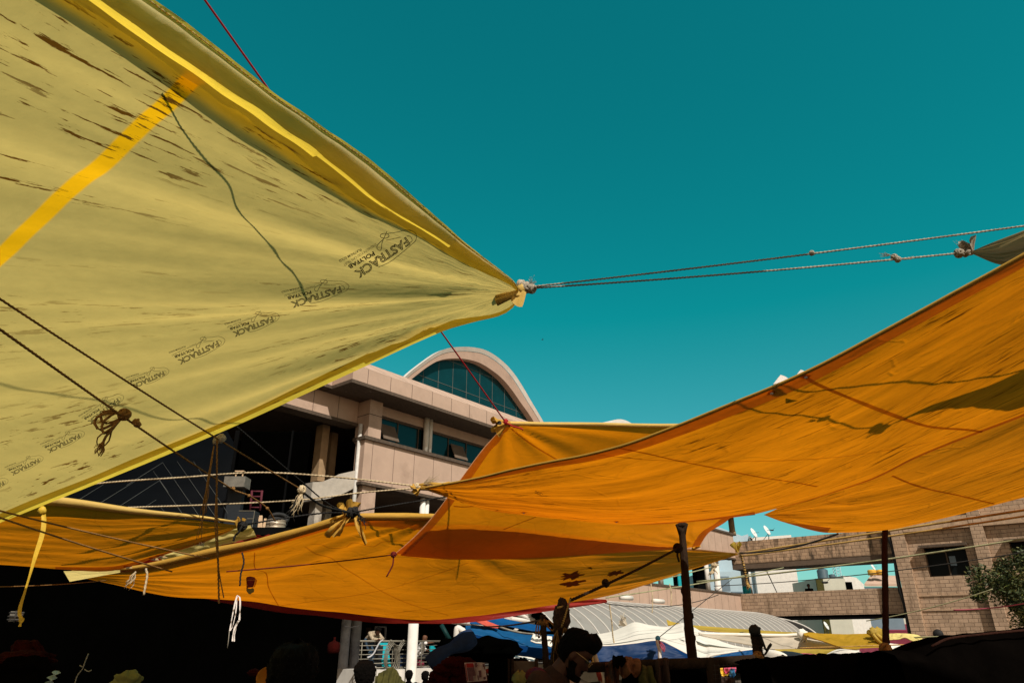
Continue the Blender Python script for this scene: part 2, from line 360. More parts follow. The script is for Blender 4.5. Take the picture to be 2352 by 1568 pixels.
    def build(s, name, mat, parent=None, weld=False):
        base = V((0, 0, 0)); q = parent
        while q is not None: base += q.location; q = q.parent
        me = bpy.data.meshes.new(name)
        me.from_pydata([tuple(p - base) for p in s.v], [], s.f)
        lay = me.uv_layers.new(name='UVMap')
        for l in me.loops: lay.data[l.index].uv = s.uv[l.vertex_index]
        me.polygons.foreach_set('use_smooth', s.sm)
        me.materials.append(M[mat] if isinstance(mat, str) else mat)
        if weld:
            bm = bmesh.new(); bm.from_mesh(me); bmesh.ops.remove_doubles(bm, verts=bm.verts, dist=1e-5); bmesh.ops.recalc_face_normals(bm, faces=bm.faces); bm.to_mesh(me); bm.free()
        me.update()
        o = bpy.data.objects.new(name, me); COL.objects.link(o)
        if parent is not None: o.parent = parent
        return o
def tag(o, label, cat, group=None, kind=None):
    if label: o['label'] = label
    if cat: o['category'] = cat
    if group: o['group'] = group
    if kind: o['kind'] = kind
    return o
def thing(name, label, cat, loc, group=None):
    o = bpy.data.objects.new(name, None); COL.objects.link(o); o.location = V(loc); o.empty_display_size = .1
    return tag(o, label, cat, group)
def one(name, mb, mat, label, cat, group=None):
    return tag(mb.build(name, mat), label, cat, group)

def cat_rom(pts, n):
    pts = [V(p) for p in pts]
    if len(pts) == 2: return [pts[0].lerp(pts[1], i / (n - 1)) for i in range(n)]
    ds = [0]
    for a, b in zip(pts, pts[1:]): ds.append(ds[-1] + max((b - a).length, 1e-6))
    out = []; T = ds[-1]
    for i in range(n):
        s = T * i / (n - 1); k = 0
        while k < len(pts) - 2 and s > ds[k + 1]: k += 1
        u = (s - ds[k]) / (ds[k + 1] - ds[k]); h = ds[k + 1] - ds[k]
        p0, p1 = pts[k], pts[k + 1]
        m0 = (pts[k + 1] - pts[k - 1]) / (ds[k + 1] - ds[k - 1]) * h if k else (p1 - p0)
        m1 = (pts[k + 2] - pts[k]) / (ds[k + 2] - ds[k]) * h if k + 2 < len(pts) else (p1 - p0)
        out.append(p0 * (2 * u**3 - 3 * u**2 + 1) + m0 * (u**3 - 2 * u**2 + u) + p1 * (-2 * u**3 + 3 * u**2) + m1 * (u**3 - u**2))
    return out
def sheet(bot, top, left=None, right=None, nu=80, nv=50, disp=None, sag=0):
    """Cloth between four border curves: bot and top run along u, left and right along v."""
    b, t = cat_rom(bot, nu), cat_rom(top, nu)
    l = cat_rom(left, nv) if left else [b[0].lerp(t[0], j / (nv - 1)) for j in range(nv)]
    r = cat_rom(right, nv) if right else [b[-1].lerp(t[-1], j / (nv - 1)) for j in range(nv)]
    pts = []
    for i in range(nu):
        u = i / (nu - 1); row = []
        for j in range(nv):
            v = j / (nv - 1)
            p = b[i] * (1 - v) + t[i] * v + l[j] * (1 - u) + r[j] * u - (b[0] * (1 - u) * (1 - v) + b[-1] * u * (1 - v) + t[0] * (1 - u) * v + t[-1] * u * v)
            p = p - V((0, 0, sag * 16 * u * (1 - u) * v * (1 - v)))
            row.append(p)
        pts.append(row)
    if disp:
        q = [[None] * nv for _ in range(nu)]
        for i in range(nu):
            for j in range(nv):
                du = pts[min(i + 1, nu - 1)][j] - pts[max(i - 1, 0)][j]; dv = pts[i][min(j + 1, nv - 1)] - pts[i][max(j - 1, 0)]
                n = du.cross(dv)
                n = n.normalized() if n.length > 1e-9 else V((0, 0, 1))
                if n.z < 0: n = -n
                q[i][j] = pts[i][j] + n * disp(i / (nu - 1), j / (nv - 1))
        pts = q
    lu = sum((b[i + 1] - b[i]).length for i in range(nu - 1)); lv = max((t[i] - b[i]).length for i in range(nu))
    uvs = [[(lu * i / (nu - 1), lv * j / (nv - 1)) for j in range(nv)] for i in range(nu)]
    return pts, uvs
def bvh_of(o):
    me = o.data; w = V((0, 0, 0)); q = o
    while q is not None: w += q.location; q = q.parent
    return BVHTree.FromPolygons([v.co + w for v in me.vertices], [tuple(p.vertices) for p in me.polygons])
def on(bvh, px, py, off=.003):
    d = ray(px, py).normalized(); h = bvh.ray_cast(CAM, d)
    if h[0] is None:
        h = bvh.find_nearest(CAM + d * 4)
        return None, None
    n = h[1] if h[1].dot(d) < 0 else -h[1]
    return h[0] + n * off, n
def seam(bvh, pix, w, name, mat, parent, off=.004, n=60):
    """A flat strip sewn or taped on a cloth, w metres wide."""
    pp = cat_rom([V((x, y, 0)) for x, y in pix], n); pts = []
    for p in pp:
        q, nn = on(bvh, p.x, p.y, off)
        if q is not None: pts.append((q, nn))
    if len(pts) < 3: return None
    rows = []
    for i, (q, nn) in enumerate(pts):
        t = pts[min(i + 1, len(pts) - 1)][0] - pts[max(i - 1, 0)][0]; sd = t.cross(nn).normalized()
        ww = w * (1 + .35 * noise.noise(q * 5))
        rows.append([q - sd * ww / 2, q + sd * ww / 2])
    mb = MB(); mb.grid(rows, [[(.05 * i, 0), (.05 * i, w)] for i in range(len(rows))]); return mb.build(name, mat, parent)
def sagline(a, b, sag=.0, n=40, wob=0, seed=0):
    a, b = V(a), V(b); out = []
    for i in range(n):
        u = i / (n - 1); p = a.lerp(b, u) - V((0, 0, sag * 4 * u * (1 - u)))
        if wob: p += V((noise.noise(V((u * 5, seed, 0))), noise.noise(V((u * 5, seed, 7))), noise.noise(V((u * 5, seed, 3))))) * wob
        out.append(p)
    return out
def rope(path, r, name, mat, label, cat='rope', group=None, twisted=True):
    mb = MB()
    L = sum((path[i + 1] - path[i]).length for i in range(len(path) - 1))
    if twisted and L < 14:
        n = int(min(900, L / (r * 1.3))); p = cat_rom(path, max(n, 8)); mb.tube(p, r, 9, True, twist=2 * math.pi / (r * 14), lobes=3)
    else: mb.tube(path, r, 6)
    return one(name, mb, mat, label, cat, group)
def knot(mb, c, r, seed=0, axis=V((1, 0, .2))):
    rnd = random.Random(seed); c = V(c)
    for k in range(4):
        q = Euler((rnd.uniform(0, 3), rnd.uniform(0, 3), rnd.uniform(0, 3))).to_matrix(); path = []
        for i in range(15):
            a = 2 * math.pi * i / 14; path.append(c + q @ V((math.cos(a) * r, math.sin(a) * r, math.sin(2 * a) * r * .35)))
        mb.tube(path, r * .42, 7, False)
    mb.blob(c, r * .8, r * .7, r * .75, .35, 4, 7, seed)
    return mb
def frayed(mb, c, d, L, spread, n, r, seed=0):
    rnd = random.Random(seed); c = V(c); d = V(d).normalized()
    for k in range(n):
        e = V((rnd.uniform(-1, 1), rnd.uniform(-1, 1), rnd.uniform(-1, 1))) * spread; l = L * rnd.uniform(.6, 1.1)
        ph = rnd.uniform(0, 6); path = [c + (d * l + e * l) * (i / 8) + V((math.sin(ph + i), math.cos(ph + i * .8), 0)) * r * 2.2 * (i / 8) for i in range(9)]
        mb.tube(path, lambda u: r * (1 - .6 * u), 5)
    return mb

def crumple(mb, c, r, seed=0, axis=V((0, 0, 1)), n=5):
    """A bunch of gathered cloth: a tight neck opening into a pleated, ragged fan."""
    rnd = random.Random(seed); c = V(c); ax = V(axis).normalized(); q = V((0, 0, 1)).rotation_difference(ax).to_matrix()
    rows = []
    for i in range(8):
        u = i / 7; row = []
        for k in range(31):
            a = 2 * math.pi * k / 30; pl = .55 + .45 * math.sin(a * n + seed + u * 2) + .2 * math.sin(a * (2 * n + 1) + seed)
            rr = r * (.18 + u * (.75 * pl + .1)) * (1 + .15 * noise.noise(V((a, u * 3, seed)))); row.append(c + q @ V((rr * math.cos(a), rr * math.sin(a) * .7, r * (-.5 + 1.4 * u * (1 + .25 * math.sin(a * 3 + seed))))))
        rows.append(row)
    mb.grid(rows, [[(i * .03, k * .03) for k in range(31)] for i in range(8)]); return mb
# ------------------------------------------------------------------ world, sun, camera, ground
SUN = V((.273, -.625, .731)).normalized()
w = bpy.data.worlds.new('World'); sc.world = w; w.use_nodes = True
t = w.node_tree; bg = t.nodes['Background']
sky = t.nodes.new('ShaderNodeTexSky'); sky.sky_type = 'NISHITA'; sky.sun_disc = False
sky.sun_elevation = math.asin(SUN.z); sky.sun_rotation = math.atan2(SUN.x, SUN.y)
sky.air_density = 1.0; sky.dust_density = .6; sky.ozone_density = 1.0
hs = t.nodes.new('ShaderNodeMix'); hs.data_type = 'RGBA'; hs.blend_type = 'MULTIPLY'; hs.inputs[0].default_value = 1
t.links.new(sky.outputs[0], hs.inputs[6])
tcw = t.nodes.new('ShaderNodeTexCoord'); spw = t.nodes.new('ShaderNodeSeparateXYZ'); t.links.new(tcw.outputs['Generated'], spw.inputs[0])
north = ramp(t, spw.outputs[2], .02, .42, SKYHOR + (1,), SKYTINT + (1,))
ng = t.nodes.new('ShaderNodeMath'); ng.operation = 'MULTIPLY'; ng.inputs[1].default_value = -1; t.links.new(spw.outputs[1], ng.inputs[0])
zen = mixc(t, ramp(t, spw.outputs[2], .80, .93), north, (1.3, .78, .42))   # warm tint added overhead, out of view, to take teal off the shade
t.links.new(mixc(t, ramp(t, ng.outputs[0], .0, .35), zen, (1.25, .82, .48)), hs.inputs[7])   # warm tint added to the unseen sky behind the camera, filling the shade
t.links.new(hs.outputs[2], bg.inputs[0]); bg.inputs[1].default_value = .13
ld = bpy.data.lights.new('sun', 'SUN'); ld.energy = 5.0; ld.angle = R(.5); ld.color = (1, .94, .84)
lo = bpy.data.objects.new('sun', ld); COL.objects.link(lo); lo.rotation_euler = SUN.to_track_quat('Z', 'Y').to_euler()
cd = bpy.data.cameras.new('camera'); cd.lens = 16; cd.sensor_width = 16 * 2352 / FPX; cd.clip_end = 2000; cd.clip_start = .05
co = bpy.data.objects.new('camera', cd); COL.objects.link(co); co.location = CAM; co.rotation_euler = (R(90) + PITCH, 0, 0); sc.camera = co
sc.view_settings.view_transform = 'Standard'; sc.view_settings.look = 'None'; sc.view_settings.exposure = 0; sc.view_settings.gamma = 1
sc.cycles.max_bounces = 6; sc.cycles.use_denoising = True
mb = MB(); mb.add([V((-600, -200, 0)), V((600, -200, 0)), V((600, 900, 0)), V((-600, 900, 0))], [(0, 1, 2, 3)], None, False)
tag(mb.build('ground', 'ground'), None, None, kind='structure')

# ------------------------------------------------------------------ pink building
BC, BD, BN = V((-5.1, 24, 0)), V((.638, .770, 0)), V((.770, -.638, 0))
def W(t, b, z): return BC + BD * t + BN * b + V((0, 0, z))
def fb(mb, t0, t1, b0, b1, z0, z1): return mb.obox(W(t0, b0, z0), BD * (t1 - t0), BN * (b1 - b0), V((0, 0, z1 - z0)))
def on_wall(px, py, b):
    p = PL(px, py, W(0, b, 0), BN); d = p - BC; return d.dot(BD), p.z
bld = thing('pink_building', 'pink panelled building with ribbon windows and a glazed arched roof vault', 'building', W(14, -4, 0))
mb = MB()
fb(mb, -.12, 31.2, -.5, 0, 6.72, 8.2); fb(mb, -1.2, 31.2, -.5, 0, 3.3, 4.42)
fb(mb, 0, .58, -.75, -.02, 8.2, 9.72); fb(mb, .02, .62, -.75, -.10, 4.5, 6.62)
fb(mb, -14, -.02, -1.2, -.68, 8.92, 9.74)
fb(mb, .6, 31.0, -.6, -.32, 9.36, 9.72)
fb(mb, -1.5, 33.4, .5, .8, 9.86, 10.42); fb(mb, -1.5, -1.2, -1.2, .498, 9.86, 10.42)
fb(mb, -14, -1.52, -1.0, -.3, 9.86, 10.6)
mb.add([W(-1.5, .8, 10.424), W(33.4, .8, 10.424), W(33.4, -.1, 11.05), W(-1.5, -.1, 11.05)], [(0, 1, 2, 3)], None, False)
mb.add([W(-1.5, -.1, 11.05), W(33.4, -.1, 11.05), W(33.4, -9, 11.05), W(-1.5, -9, 11.05)], [(0, 1, 2, 3)], None, False)
mb.add([W(33.4, .8, 10.42), W(33.4, .8, 9.86), W(33.4, -9, 9.86), W(33.4, -9, 11.05), W(33.4, -.1, 11.05)], [(0, 1, 2, 3, 4)], None, False)
mb.build('wall_panels', 'pink', bld)
mb = MB()
for k in range(32):
    t_ = .245 + k * 1.0
    if t_ < 31: fb(mb, t_, t_ + .016, 0, .003, 6.73, 8.19); fb(mb, t_, t_ + .016, 0, .003, 3.32, 4.40)
for k in range(34):
    t_ = -.86 + k * 1.04
    fb(mb, t_, t_ + .018, .8, .803, 9.87, 10.42)
    mb.add([W(t_ + .0, .802, 10.428), W(t_ + .018, .802, 10.428), W(t_ - .55, -.1, 11.054), W(t_ - .57, -.1, 11.054)], [(0, 1, 2, 3)], None, False)
for k in range(10): fb(mb, -.9 - k * 1.05, -.882 - k * 1.05, -.68, -.677, 8.93, 9.73)
fb(mb, .0, .58, -.018, -.015, 9.16, 9.185); fb(mb, -.003, 0, -.75, -.02, 9.16, 9.185)
mb.build('panel_joints', 'joint', bld)
mb = MB()
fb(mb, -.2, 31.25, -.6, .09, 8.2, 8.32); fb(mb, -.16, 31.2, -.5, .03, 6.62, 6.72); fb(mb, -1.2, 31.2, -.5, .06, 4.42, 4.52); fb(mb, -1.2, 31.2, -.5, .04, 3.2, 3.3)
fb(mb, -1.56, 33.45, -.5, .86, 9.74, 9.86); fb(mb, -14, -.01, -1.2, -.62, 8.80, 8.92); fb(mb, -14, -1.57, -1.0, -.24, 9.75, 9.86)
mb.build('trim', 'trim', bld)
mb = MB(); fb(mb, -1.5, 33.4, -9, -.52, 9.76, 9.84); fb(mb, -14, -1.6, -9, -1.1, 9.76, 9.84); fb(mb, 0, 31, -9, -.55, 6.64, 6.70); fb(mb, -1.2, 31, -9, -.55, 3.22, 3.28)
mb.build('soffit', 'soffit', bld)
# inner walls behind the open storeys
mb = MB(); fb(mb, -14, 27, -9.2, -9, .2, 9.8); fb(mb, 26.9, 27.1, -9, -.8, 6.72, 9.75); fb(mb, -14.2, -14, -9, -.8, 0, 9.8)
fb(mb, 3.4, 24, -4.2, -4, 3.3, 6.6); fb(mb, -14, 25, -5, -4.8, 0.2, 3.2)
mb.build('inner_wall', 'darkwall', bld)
# ribbon windows of the upper storey
pipes = [3.05, 9.05, 15.05, 21.05, 27.0]
t0 = .62
for pi, tp in enumerate(pipes):
    fr = MB(); ta, tb = t0, tp - .12
    fb(fr, ta, tb, -.46, -.40, 8.34, 8.40); fb(fr, ta, tb, -.46, -.40, 9.28, 9.34)
    m_ = ta
    while m_ < tb: fb(fr, m_, m_ + .035, -.455, -.395, 8.405, 9.275); m_ += 1.06
    fo = fr.build('window', 'trim', bld)
    pn = MB(); fb(pn, ta, tb, -.45, -.43, 8.35, 9.33); pn.build('pane', 'glass', fo)
    for ts in ((ta + .15) if pi == 0 else (ta + 1.15),):
        sm = MB(); o_ = W(ts, -.38, 9.05); dn = BN * .30 + V((0, 0, -.62)); sm.obox(o_, BD * .74, dn, (BN * .03 + V((0, 0, .012))))
        sh = sm.build('open_sash', 'soffit', fo)
    t0 = tp + .3
for tp in pipes:
    for q, r_ in ((tp - .05, .11), (tp + .17, .085)):
        for z0, z1 in ((8.33, 9.74), (4.5, 6.6)): mb = MB(); mb.tube([W(q, -.22, z0), W(q, -.22, z1)], r_, 12); mb.build('drain_pipe', 'white', bld)
mb = MB(); mb.tube([W(-.13, -.3, 3.4), W(-.13, -.3, 8.8)], .07, 12); mb.build('drain_pipe', 'steel', bld)
# left wing: columns and floor slab in its shade
mb = MB()
for t_, b_, w_ in ((-.80, -2.0, .30), (.05, -2.6, .28)): fb(mb, t_, t_ + w_, b_, b_ + .4, 6.85, 8.9)
mb.build('upper_column', 'beigecol', bld)
mb = MB()
for t_, b_, w_ in ((-1.0, -1.6, .28), (-.15, -2.2, .26)): fb(mb, t_, t_ + w_, b_, b_ + .36, 3.3, 6.1)
pts = [W(-1.25 + 1.05 * u, -1.2 + .9 * u, 6.05 + .45 * u * u) for u in [i / 8 for i in range(9)]]
for a, b in zip(pts, pts[1:]): mb.obox(a, b - a, BN * -.9, V((0, 0, .62)))
mb.build('floor_slab', 'concrete_pale', bld)
# ground storey: plinth, columns
mb = MB(); fb(mb, on_wall(866, 1540, -.2)[0], 31, -5, -.2, 0, .80); mb.build('plinth', 'white', bld)
def column(px, b, r, mat, name, z0=.0, z1=3.22):
    t_, _z = on_wall(px, 1490, b); m_ = MB(); m_.tube([W(t_, b, z0), W(t_, b, z0 + .28), W(t_, b, z0 + .3), W(t_, b, z1)], [r * 1.15, r * 1.15, r, r], 18); return m_.build(name, mat, bld), t_
column(947, .02, .175, 'white', 'column'); column(815, -2.8, .18, 'greycol', 'column'); column(790, -2.5, .18, 'greycol', 'column')
column(1665, -.5, .2, 'white', 'column', 4.5, 6.6)
for px, b in ((1640, -.6), (1715, -.35)):
    c_, t_ = column(px, b, .2, 'beigecol', 'column', 8.3, 9.75)
for px, b in ((1712, -.4),):
    t_, _ = on_wall(px, 1330, b); m_ = MB(); m_.tube([W(t_, b, 5.1), W(t_, b, 6.65)], .26, 16); m_.build('column', 'greycol', bld)
    m_ = MB(); m_.tube([W(t_, b, 4.5), W(t_, b, 5.1)], .265, 16); m_.build('column_base', 'teal', bld)
    m_ = MB(); m_.tube([W(t_ + .7, b, 4.5), W(t_ + .7, b, 6.65)], .13, 12); m_.build('drain_pipe', 'white', bld)
for px in (1560, 1605):
    t_, _ = on_wall(px, 1330, -1.2); m_ = MB(); fb(m_, t_, t_ + 1.3, -1.6, -1.3, 4.5, 6.6); m_.build('inner_wall', 'darkwall', bld)
t_, _ = on_wall(1560, 1330, -.9); m_ = MB(); fb(m_, t_, t_ + .35, -1.0, -.95, 4.5, 6.3); m_.build('door', 'teal', bld)
# arched roof vault
AB = -3.6
def ap(pt, b=AB): return PL(pt[0], pt[1], W(0, b, 0), BN)
outer = cat_rom([ap(cH(*q)) for q in ((-80, 265), (0, 195), (60, 150), (130, 100), (200, 55), (260, 28), (330, 13), (430, 8), (520, 15), (600, 35), (680, 80), (760, 145), (830, 225), (900, 330), (960, 430), (1010, 510), (1065, 600), (1110, 680))], 60)
inner = cat_rom([ap(cH(*q)) for q in ((-60, 300), (0, 245), (50, 205), (100, 165), (150, 132), (200, 105), (280, 85), (380, 82), (470, 95), (560, 125), (650, 180), (740, 250), (820, 340), (900, 450), (960, 530), (1005, 600), (1050, 680))], 60)
inner = [i_.lerp(o_, .18) for i_, o_ in zip(inner, outer)]
mb = MB(); back = BN * -.25
mb.grid([[o_, i_] for o_, i_ in zip(outer, inner)], [[(i * .2, 0), (i * .2, .6)] for i in range(60)])
mb.grid([[i_, i_ + BN * -.5] for i_ in inner]); mb.build('arch_rim', 'pink_arch', bld)
mb = MB(); ctr = (outer[0] + outer[-1]) / 2
ou2 = [p + (p - ctr).normalized() * .20 + BN * .12 for p in outer]
mb.grid([[o_ + BN * .02, o2] for o_, o2 in zip(outer, ou2)]); mb.grid([[o2, o2 + back] for o2 in ou2]); mb.build('arch_roof', 'white', bld)
mb = MB(); gl = [p + BN * -.35 for p in inner]
mb.add(gl, [tuple(range(len(gl)))], None, False); go = mb.build('arch_glazing', 'archglass', bld)
mb = MB()
ts_ = [(p - BC).dot(BD) for p in gl]; zmin = min(p.z for p in gl)
tt = min(ts_) + .4
def ztop(t_):
    zz = [gl[i].z + (gl[i + 1].z - gl[i].z) * (t_ - ts_[i]) / (ts_[i + 1] - ts_[i] + 1e-9) for i in range(59) if min(ts_[i], ts_[i + 1]) <= t_ <= max(ts_[i], ts_[i + 1])]
    return max(zz) if zz else zmin
while tt < max(ts_):
    z1 = ztop(tt)
    if z1 > zmin + .3: fb(mb, tt, tt + .02, AB - .35, AB - .335, zmin, z1)
    tt += 1.0
zz = zmin + .9
while zz < max(p.z for p in gl):
    inn = [q for q in [min(ts_) + k * .1 for k in range(int((max(ts_) - min(ts_)) * 10))] if ztop(q) > zz]
    if inn: fb(mb, inn[0], inn[-1], AB - .35, AB - .333, zz, zz + .02)
    zz += 1.35
mb.build('mullions', 'mullion', go)
# a second, farther vault: only its crown shows above the raised tarp
m_ = MB(); cc = PL(1441, 972, W(0, -4, 0), BN)
arc = [cc + BD * (3.2 * math.cos(a)) + V((0, 0, 2.2 * math.sin(a) - 2.02)) for a in [math.pi * k / 24 for k in range(25)]]
m_.grid([[p, p + BN * -6] for p in arc]); m_.add(arc, [tuple(range(25))], None, False); m_.build('arch_roof', 'white', bld)

# glazed canopy of the left wing
can = thing('glass_canopy', 'dark sloping glass canopy with thin pale glazing bars below the yellow tarpaulin', 'canopy', P(320, 1150, 18))
cn_ = V((.10, -.62, .78)).normalized(); cp = P(320, 1120, 18)
def cpt(x, y, o_=0): return PL(x, y, cp + cn_ * o_, cn_)
mb = MB(); mb.prism([cpt(-60, 1290), cpt(505, 1215), cpt(540, 1020), cpt(470, 900), cpt(-60, 1010)], cn_ * -.05); mb.build('glass_roof', glass_mat('canopy_glass', (.0022, .003, .004), .4, .08), can)
mb = MB()
for a, b in ((cG(100, 1165), cG(560, 880)), (cG(330, 1195), cG(900, 840)), (cG(560, 1215), cG(1150, 835)), (cG(780, 1255), cG(1110, 1040)), (cG(-40, 1130), cG(330, 900)), (cG(800, 890), cG(1180, 650)), (cG(1080, 740), cG(1235, 960)), (cG(1145, 840), cG(1420, 1240)), (cG(1180, 655), cG(1600, 1270)), (cG(1330, 640), cG(1780, 1290)), (cG(1500, 640), cG(1860, 1180)), (cG(1000, 1130), cG(1060, 1215)), (cG(1160, 1120), cG(1240, 1220))):
    pa, pb = cpt(*a, .012), cpt(*b, .012); mb.tube([pa, pb], .006, 4)
mb.build('glazing_bars', 'mullion_dim', can)

# ------------------------------------------------------------------ brick bridges and tower
EO, ED, EN = W(31.2, -.3, 0), V((.777, -.629, 0)).normalized(), V((-.629, -.777, 0)).normalized()
def K(s, b, z): return EO + ED * s + EN * b + V((0, 0, z))
def kb(mb, s0, s1, b0, b1, z0, z1): return mb.obox(K(s0, b0, z0), ED * (s1 - s0), EN * (b1 - b0), V((0, 0, z1 - z0)))
def on_tower(px, py, b):
    p = PL(px, py, K(0, b, 0), EN); d = p - EO; return d.dot(ED), p.z
br1 = thing('brick_bridge', 'upper brick faced bridge between the pink building and the brick tower, blackened along its top', 'bridge', K(5, 0, 6.2))
mb = MB(); kb(mb, 0, 11.0, -.3, 0, 6.35, 7.75); mb.build('parapet', 'brick_mossy', br1); mb = MB(); kb(mb, 0, 11.0, -2.2, -.02, 6.02, 6.345); mb.build('deck', 'soffit', br1)
br2 = thing('brick_bridge', 'lower brick faced bridge between the pink building and the brick tower', 'bridge', K(5, 0, 2.8))
mb = MB(); kb(mb, 0, 11.0, -.3, 0, 3.12, 4.5); mb.build('parapet', 'brick', br2); mb = MB(); kb(mb, 0, 11.0, -2.2, -.05, 2.92, 3.115); kb(mb, 0, 11.0, -2.2, -.32, 3.12, 3.3); mb.build('deck', 'darkwall', br2)
tw = thing('brick_tower', 'weathered brick stair tower with a shaded dark window, at the right edge', 'tower', K(15, 0, 0))
TB = .5
s_l, _ = on_tower(2072, 1330, TB); s_a, z_a = on_tower(2121, 1262, TB); s_b, z_b = on_tower(2215, 1250, TB); _, z_c = on_tower(2182, 1322, TB)
s_p, _ = on_tower(2250, 1230, TB + .3); s_e = s_l + 16
wz0, wz1 = z_c, z_a + .1
w2a, _ = on_tower(2315, 1240, TB); w2b = w2a + (s_b - s_a)
mb = MB()
def wall_with_holes(mb, s0, s1, z0, z1, holes):
    ss = sorted({s0, s1, *[h for q in holes for h in q[:2]]})
    for a, b in zip(ss, ss[1:]):
        hh = [q for q in holes if q[0] <= a + 1e-6 and q[1] >= b - 1e-6]
        if not hh: kb(mb, a, b, TB - .35, TB, z0, z1)
        else: kb(mb, a, b, TB - .35, TB, z0, hh[0][2]); kb(mb, a, b, TB - .35, TB, hh[0][3], z1)
wall_with_holes(mb, s_l, s_e, 0, 13, [(s_a, s_b, wz0, wz1), (w2a, w2b, wz0, wz1)])
kb(mb, s_l + .02, s_l + .3, TB - 5, TB - .36, 0, 13)
mb.build('wall', 'brick', tw)
mb = MB(); kb(mb, s_l - .05, s_l + .62, TB + .003, TB + .26, 0, 13); kb(mb, s_p - .35, s_p + .25, TB + .003, TB + .30, 0, 13); mb.build('pilaster', 'brick', tw)
mb = MB()
for za, zb in ((wz1 + .9, wz1 + 1.55),): kb(mb, s_l + .63, s_p - .36, TB + .003, TB + .28, za, zb); kb(mb, s_p + .26, s_e, TB + .003, TB + .28, za, zb)
for zl in (wz0 - 1.0, wz0 - 1.75): kb(mb, s_l + .63, s_p - .36, TB + .003, TB + .05, zl, zl + .07)
kb(mb, s_l + .625, s_l + .66, TB + .003, TB + .07, 0, 13)
mb.build('string_course', 'stone', tw)
for a, b in ((s_a, s_b), (w2a, w2b)):
    m_ = MB(); kb(m_, a, a + .05, TB - .3, TB - .24, wz0, wz1); kb(m_, b - .05, b, TB - .3, TB - .24, wz0, wz1); kb(m_, (a + b) / 2 - .03, (a + b) / 2 + .03, TB - .3, TB - .24, wz0 + .05, wz1 - .05); kb(m_, a + .06, b - .06, TB - .3, TB - .24, wz0, wz0 + .05)
    wo = m_.build('window', 'trim', tw)
    m_ = MB(); kb(m_, a, b, TB - .34, TB - .31, wz0, wz1); m_.build('pane', 'darkglass', wo)
    m_ = MB(); m_.obox(K(a - .14, TB + .002, wz1 + .02), ED * (b - a + .28), EN * .5 + V((0, 0, -.06)), V((0, 0, .13))); m_.build('sun_shade', 'trim', wo)
    m_ = MB(); m_.obox(K((a + b) / 2 + .1, TB - .30, wz0 + .55), ED * .3, EN * .01, V((0, 0, .5))); m_.build('bright_pane', 'greyblue', wo)
m_ = MB(); sq, zq = on_tower(2248, 1311, TB); kb(m_, sq - .12, sq + .12, TB, TB + .004, zq - .15, zq + .15); m_.build('wall_hole', 'blacker', tw)
m_ = MB(); pp_ = [K(s_l - .16, TB + .1, z) for z in (2.0, 3.6, 4.3, 5.2, 6.2, 7.2)]; pp_ = [p + ED * (.05 * math.sin(i * 2)) for i, p in enumerate(pp_)]; m_.tube(cat_rom(pp_, 24), .11, 8); m_.build('drain_pipe', 'rubber', tw)
m_ = MB(); c_ = PL(2155, 1456, K(0, TB + .2, 0), EN); m_.lathe(c_, [(0, .08), (.2, .06), (.26, 0), (.2, -.05), (0, -.06)], 18, EN); m_.build('vent_cover', 'rubber', tw)
# bush growing in front of the tower
def foliage(name, root, c, rx, ry, rz, n, size, mats, seed):
    rnd = random.Random(seed); bufs = [MB() for _ in mats]
    cl = []
    for k in range(34):
        d = V((rnd.gauss(0, 1), rnd.gauss(0, 1), rnd.gauss(0, 1))).normalized() * (rnd.random() ** .45)
        cl.append((V(c) + V((d.x * rx, d.y * ry, d.z * rz)), rnd.uniform(.18, .42) * min(rx, rz), rnd.randrange(len(mats))))
    for k in range(n):
        cc_, rr_, mi = rnd.choice(cl)
        d = V((rnd.gauss(0, 1), rnd.gauss(0, 1), rnd.gauss(0, 1))).normalized() * (rnd.random() ** .4) * rr_; p = cc_ + d
        a = V((rnd.gauss(0, 1), rnd.gauss(0, 1), rnd.gauss(0, .6))).normalized(); b_ = a.cross(V((rnd.gauss(0, 1), rnd.gauss(0, 1), rnd.gauss(0, 1)))).normalized(); s_ = size * rnd.uniform(.6, 1.4)
        if rnd.random() < .2: mi = rnd.randrange(len(mats))
        bufs[mi].add([p - a * s_, p + b_ * s_ * .4, p + a * s_, p - b_ * s_ * .4], [(0, 1, 2, 3)], None, False)
    for i, b_ in enumerate(bufs): b_.build('foliage', mats[i], root)
bc = P(2362, 1372, 30)
bush = thing('bush', 'leafy green bush climbing in front of the brick tower at the right edge', 'bush', V((bc.x, bc.y, 0)))
foliage('foliage', bush, bc, 2.05, 1.2, 1.85, 15000, .08, ['leaf', 'leaf2', 'leaf3'], 4)
mb = MB(); mb.tube(cat_rom([V((bc.x, bc.y, 0)), V((bc.x + .1, bc.y, 1.5)), V((bc.x - .1, bc.y, 3.0))], 12), lambda u: .12 * (1 - .6 * u), 8)
for k in range(6): mb.tube([V((bc.x, bc.y, 1.2 + k * .3)), V((bc.x + .9 * math.cos(k * 1.3), bc.y + .4 * math.sin(k), 2.6 + k * .3))], .04, 6)
mb.build('trunk', 'bark', bush)
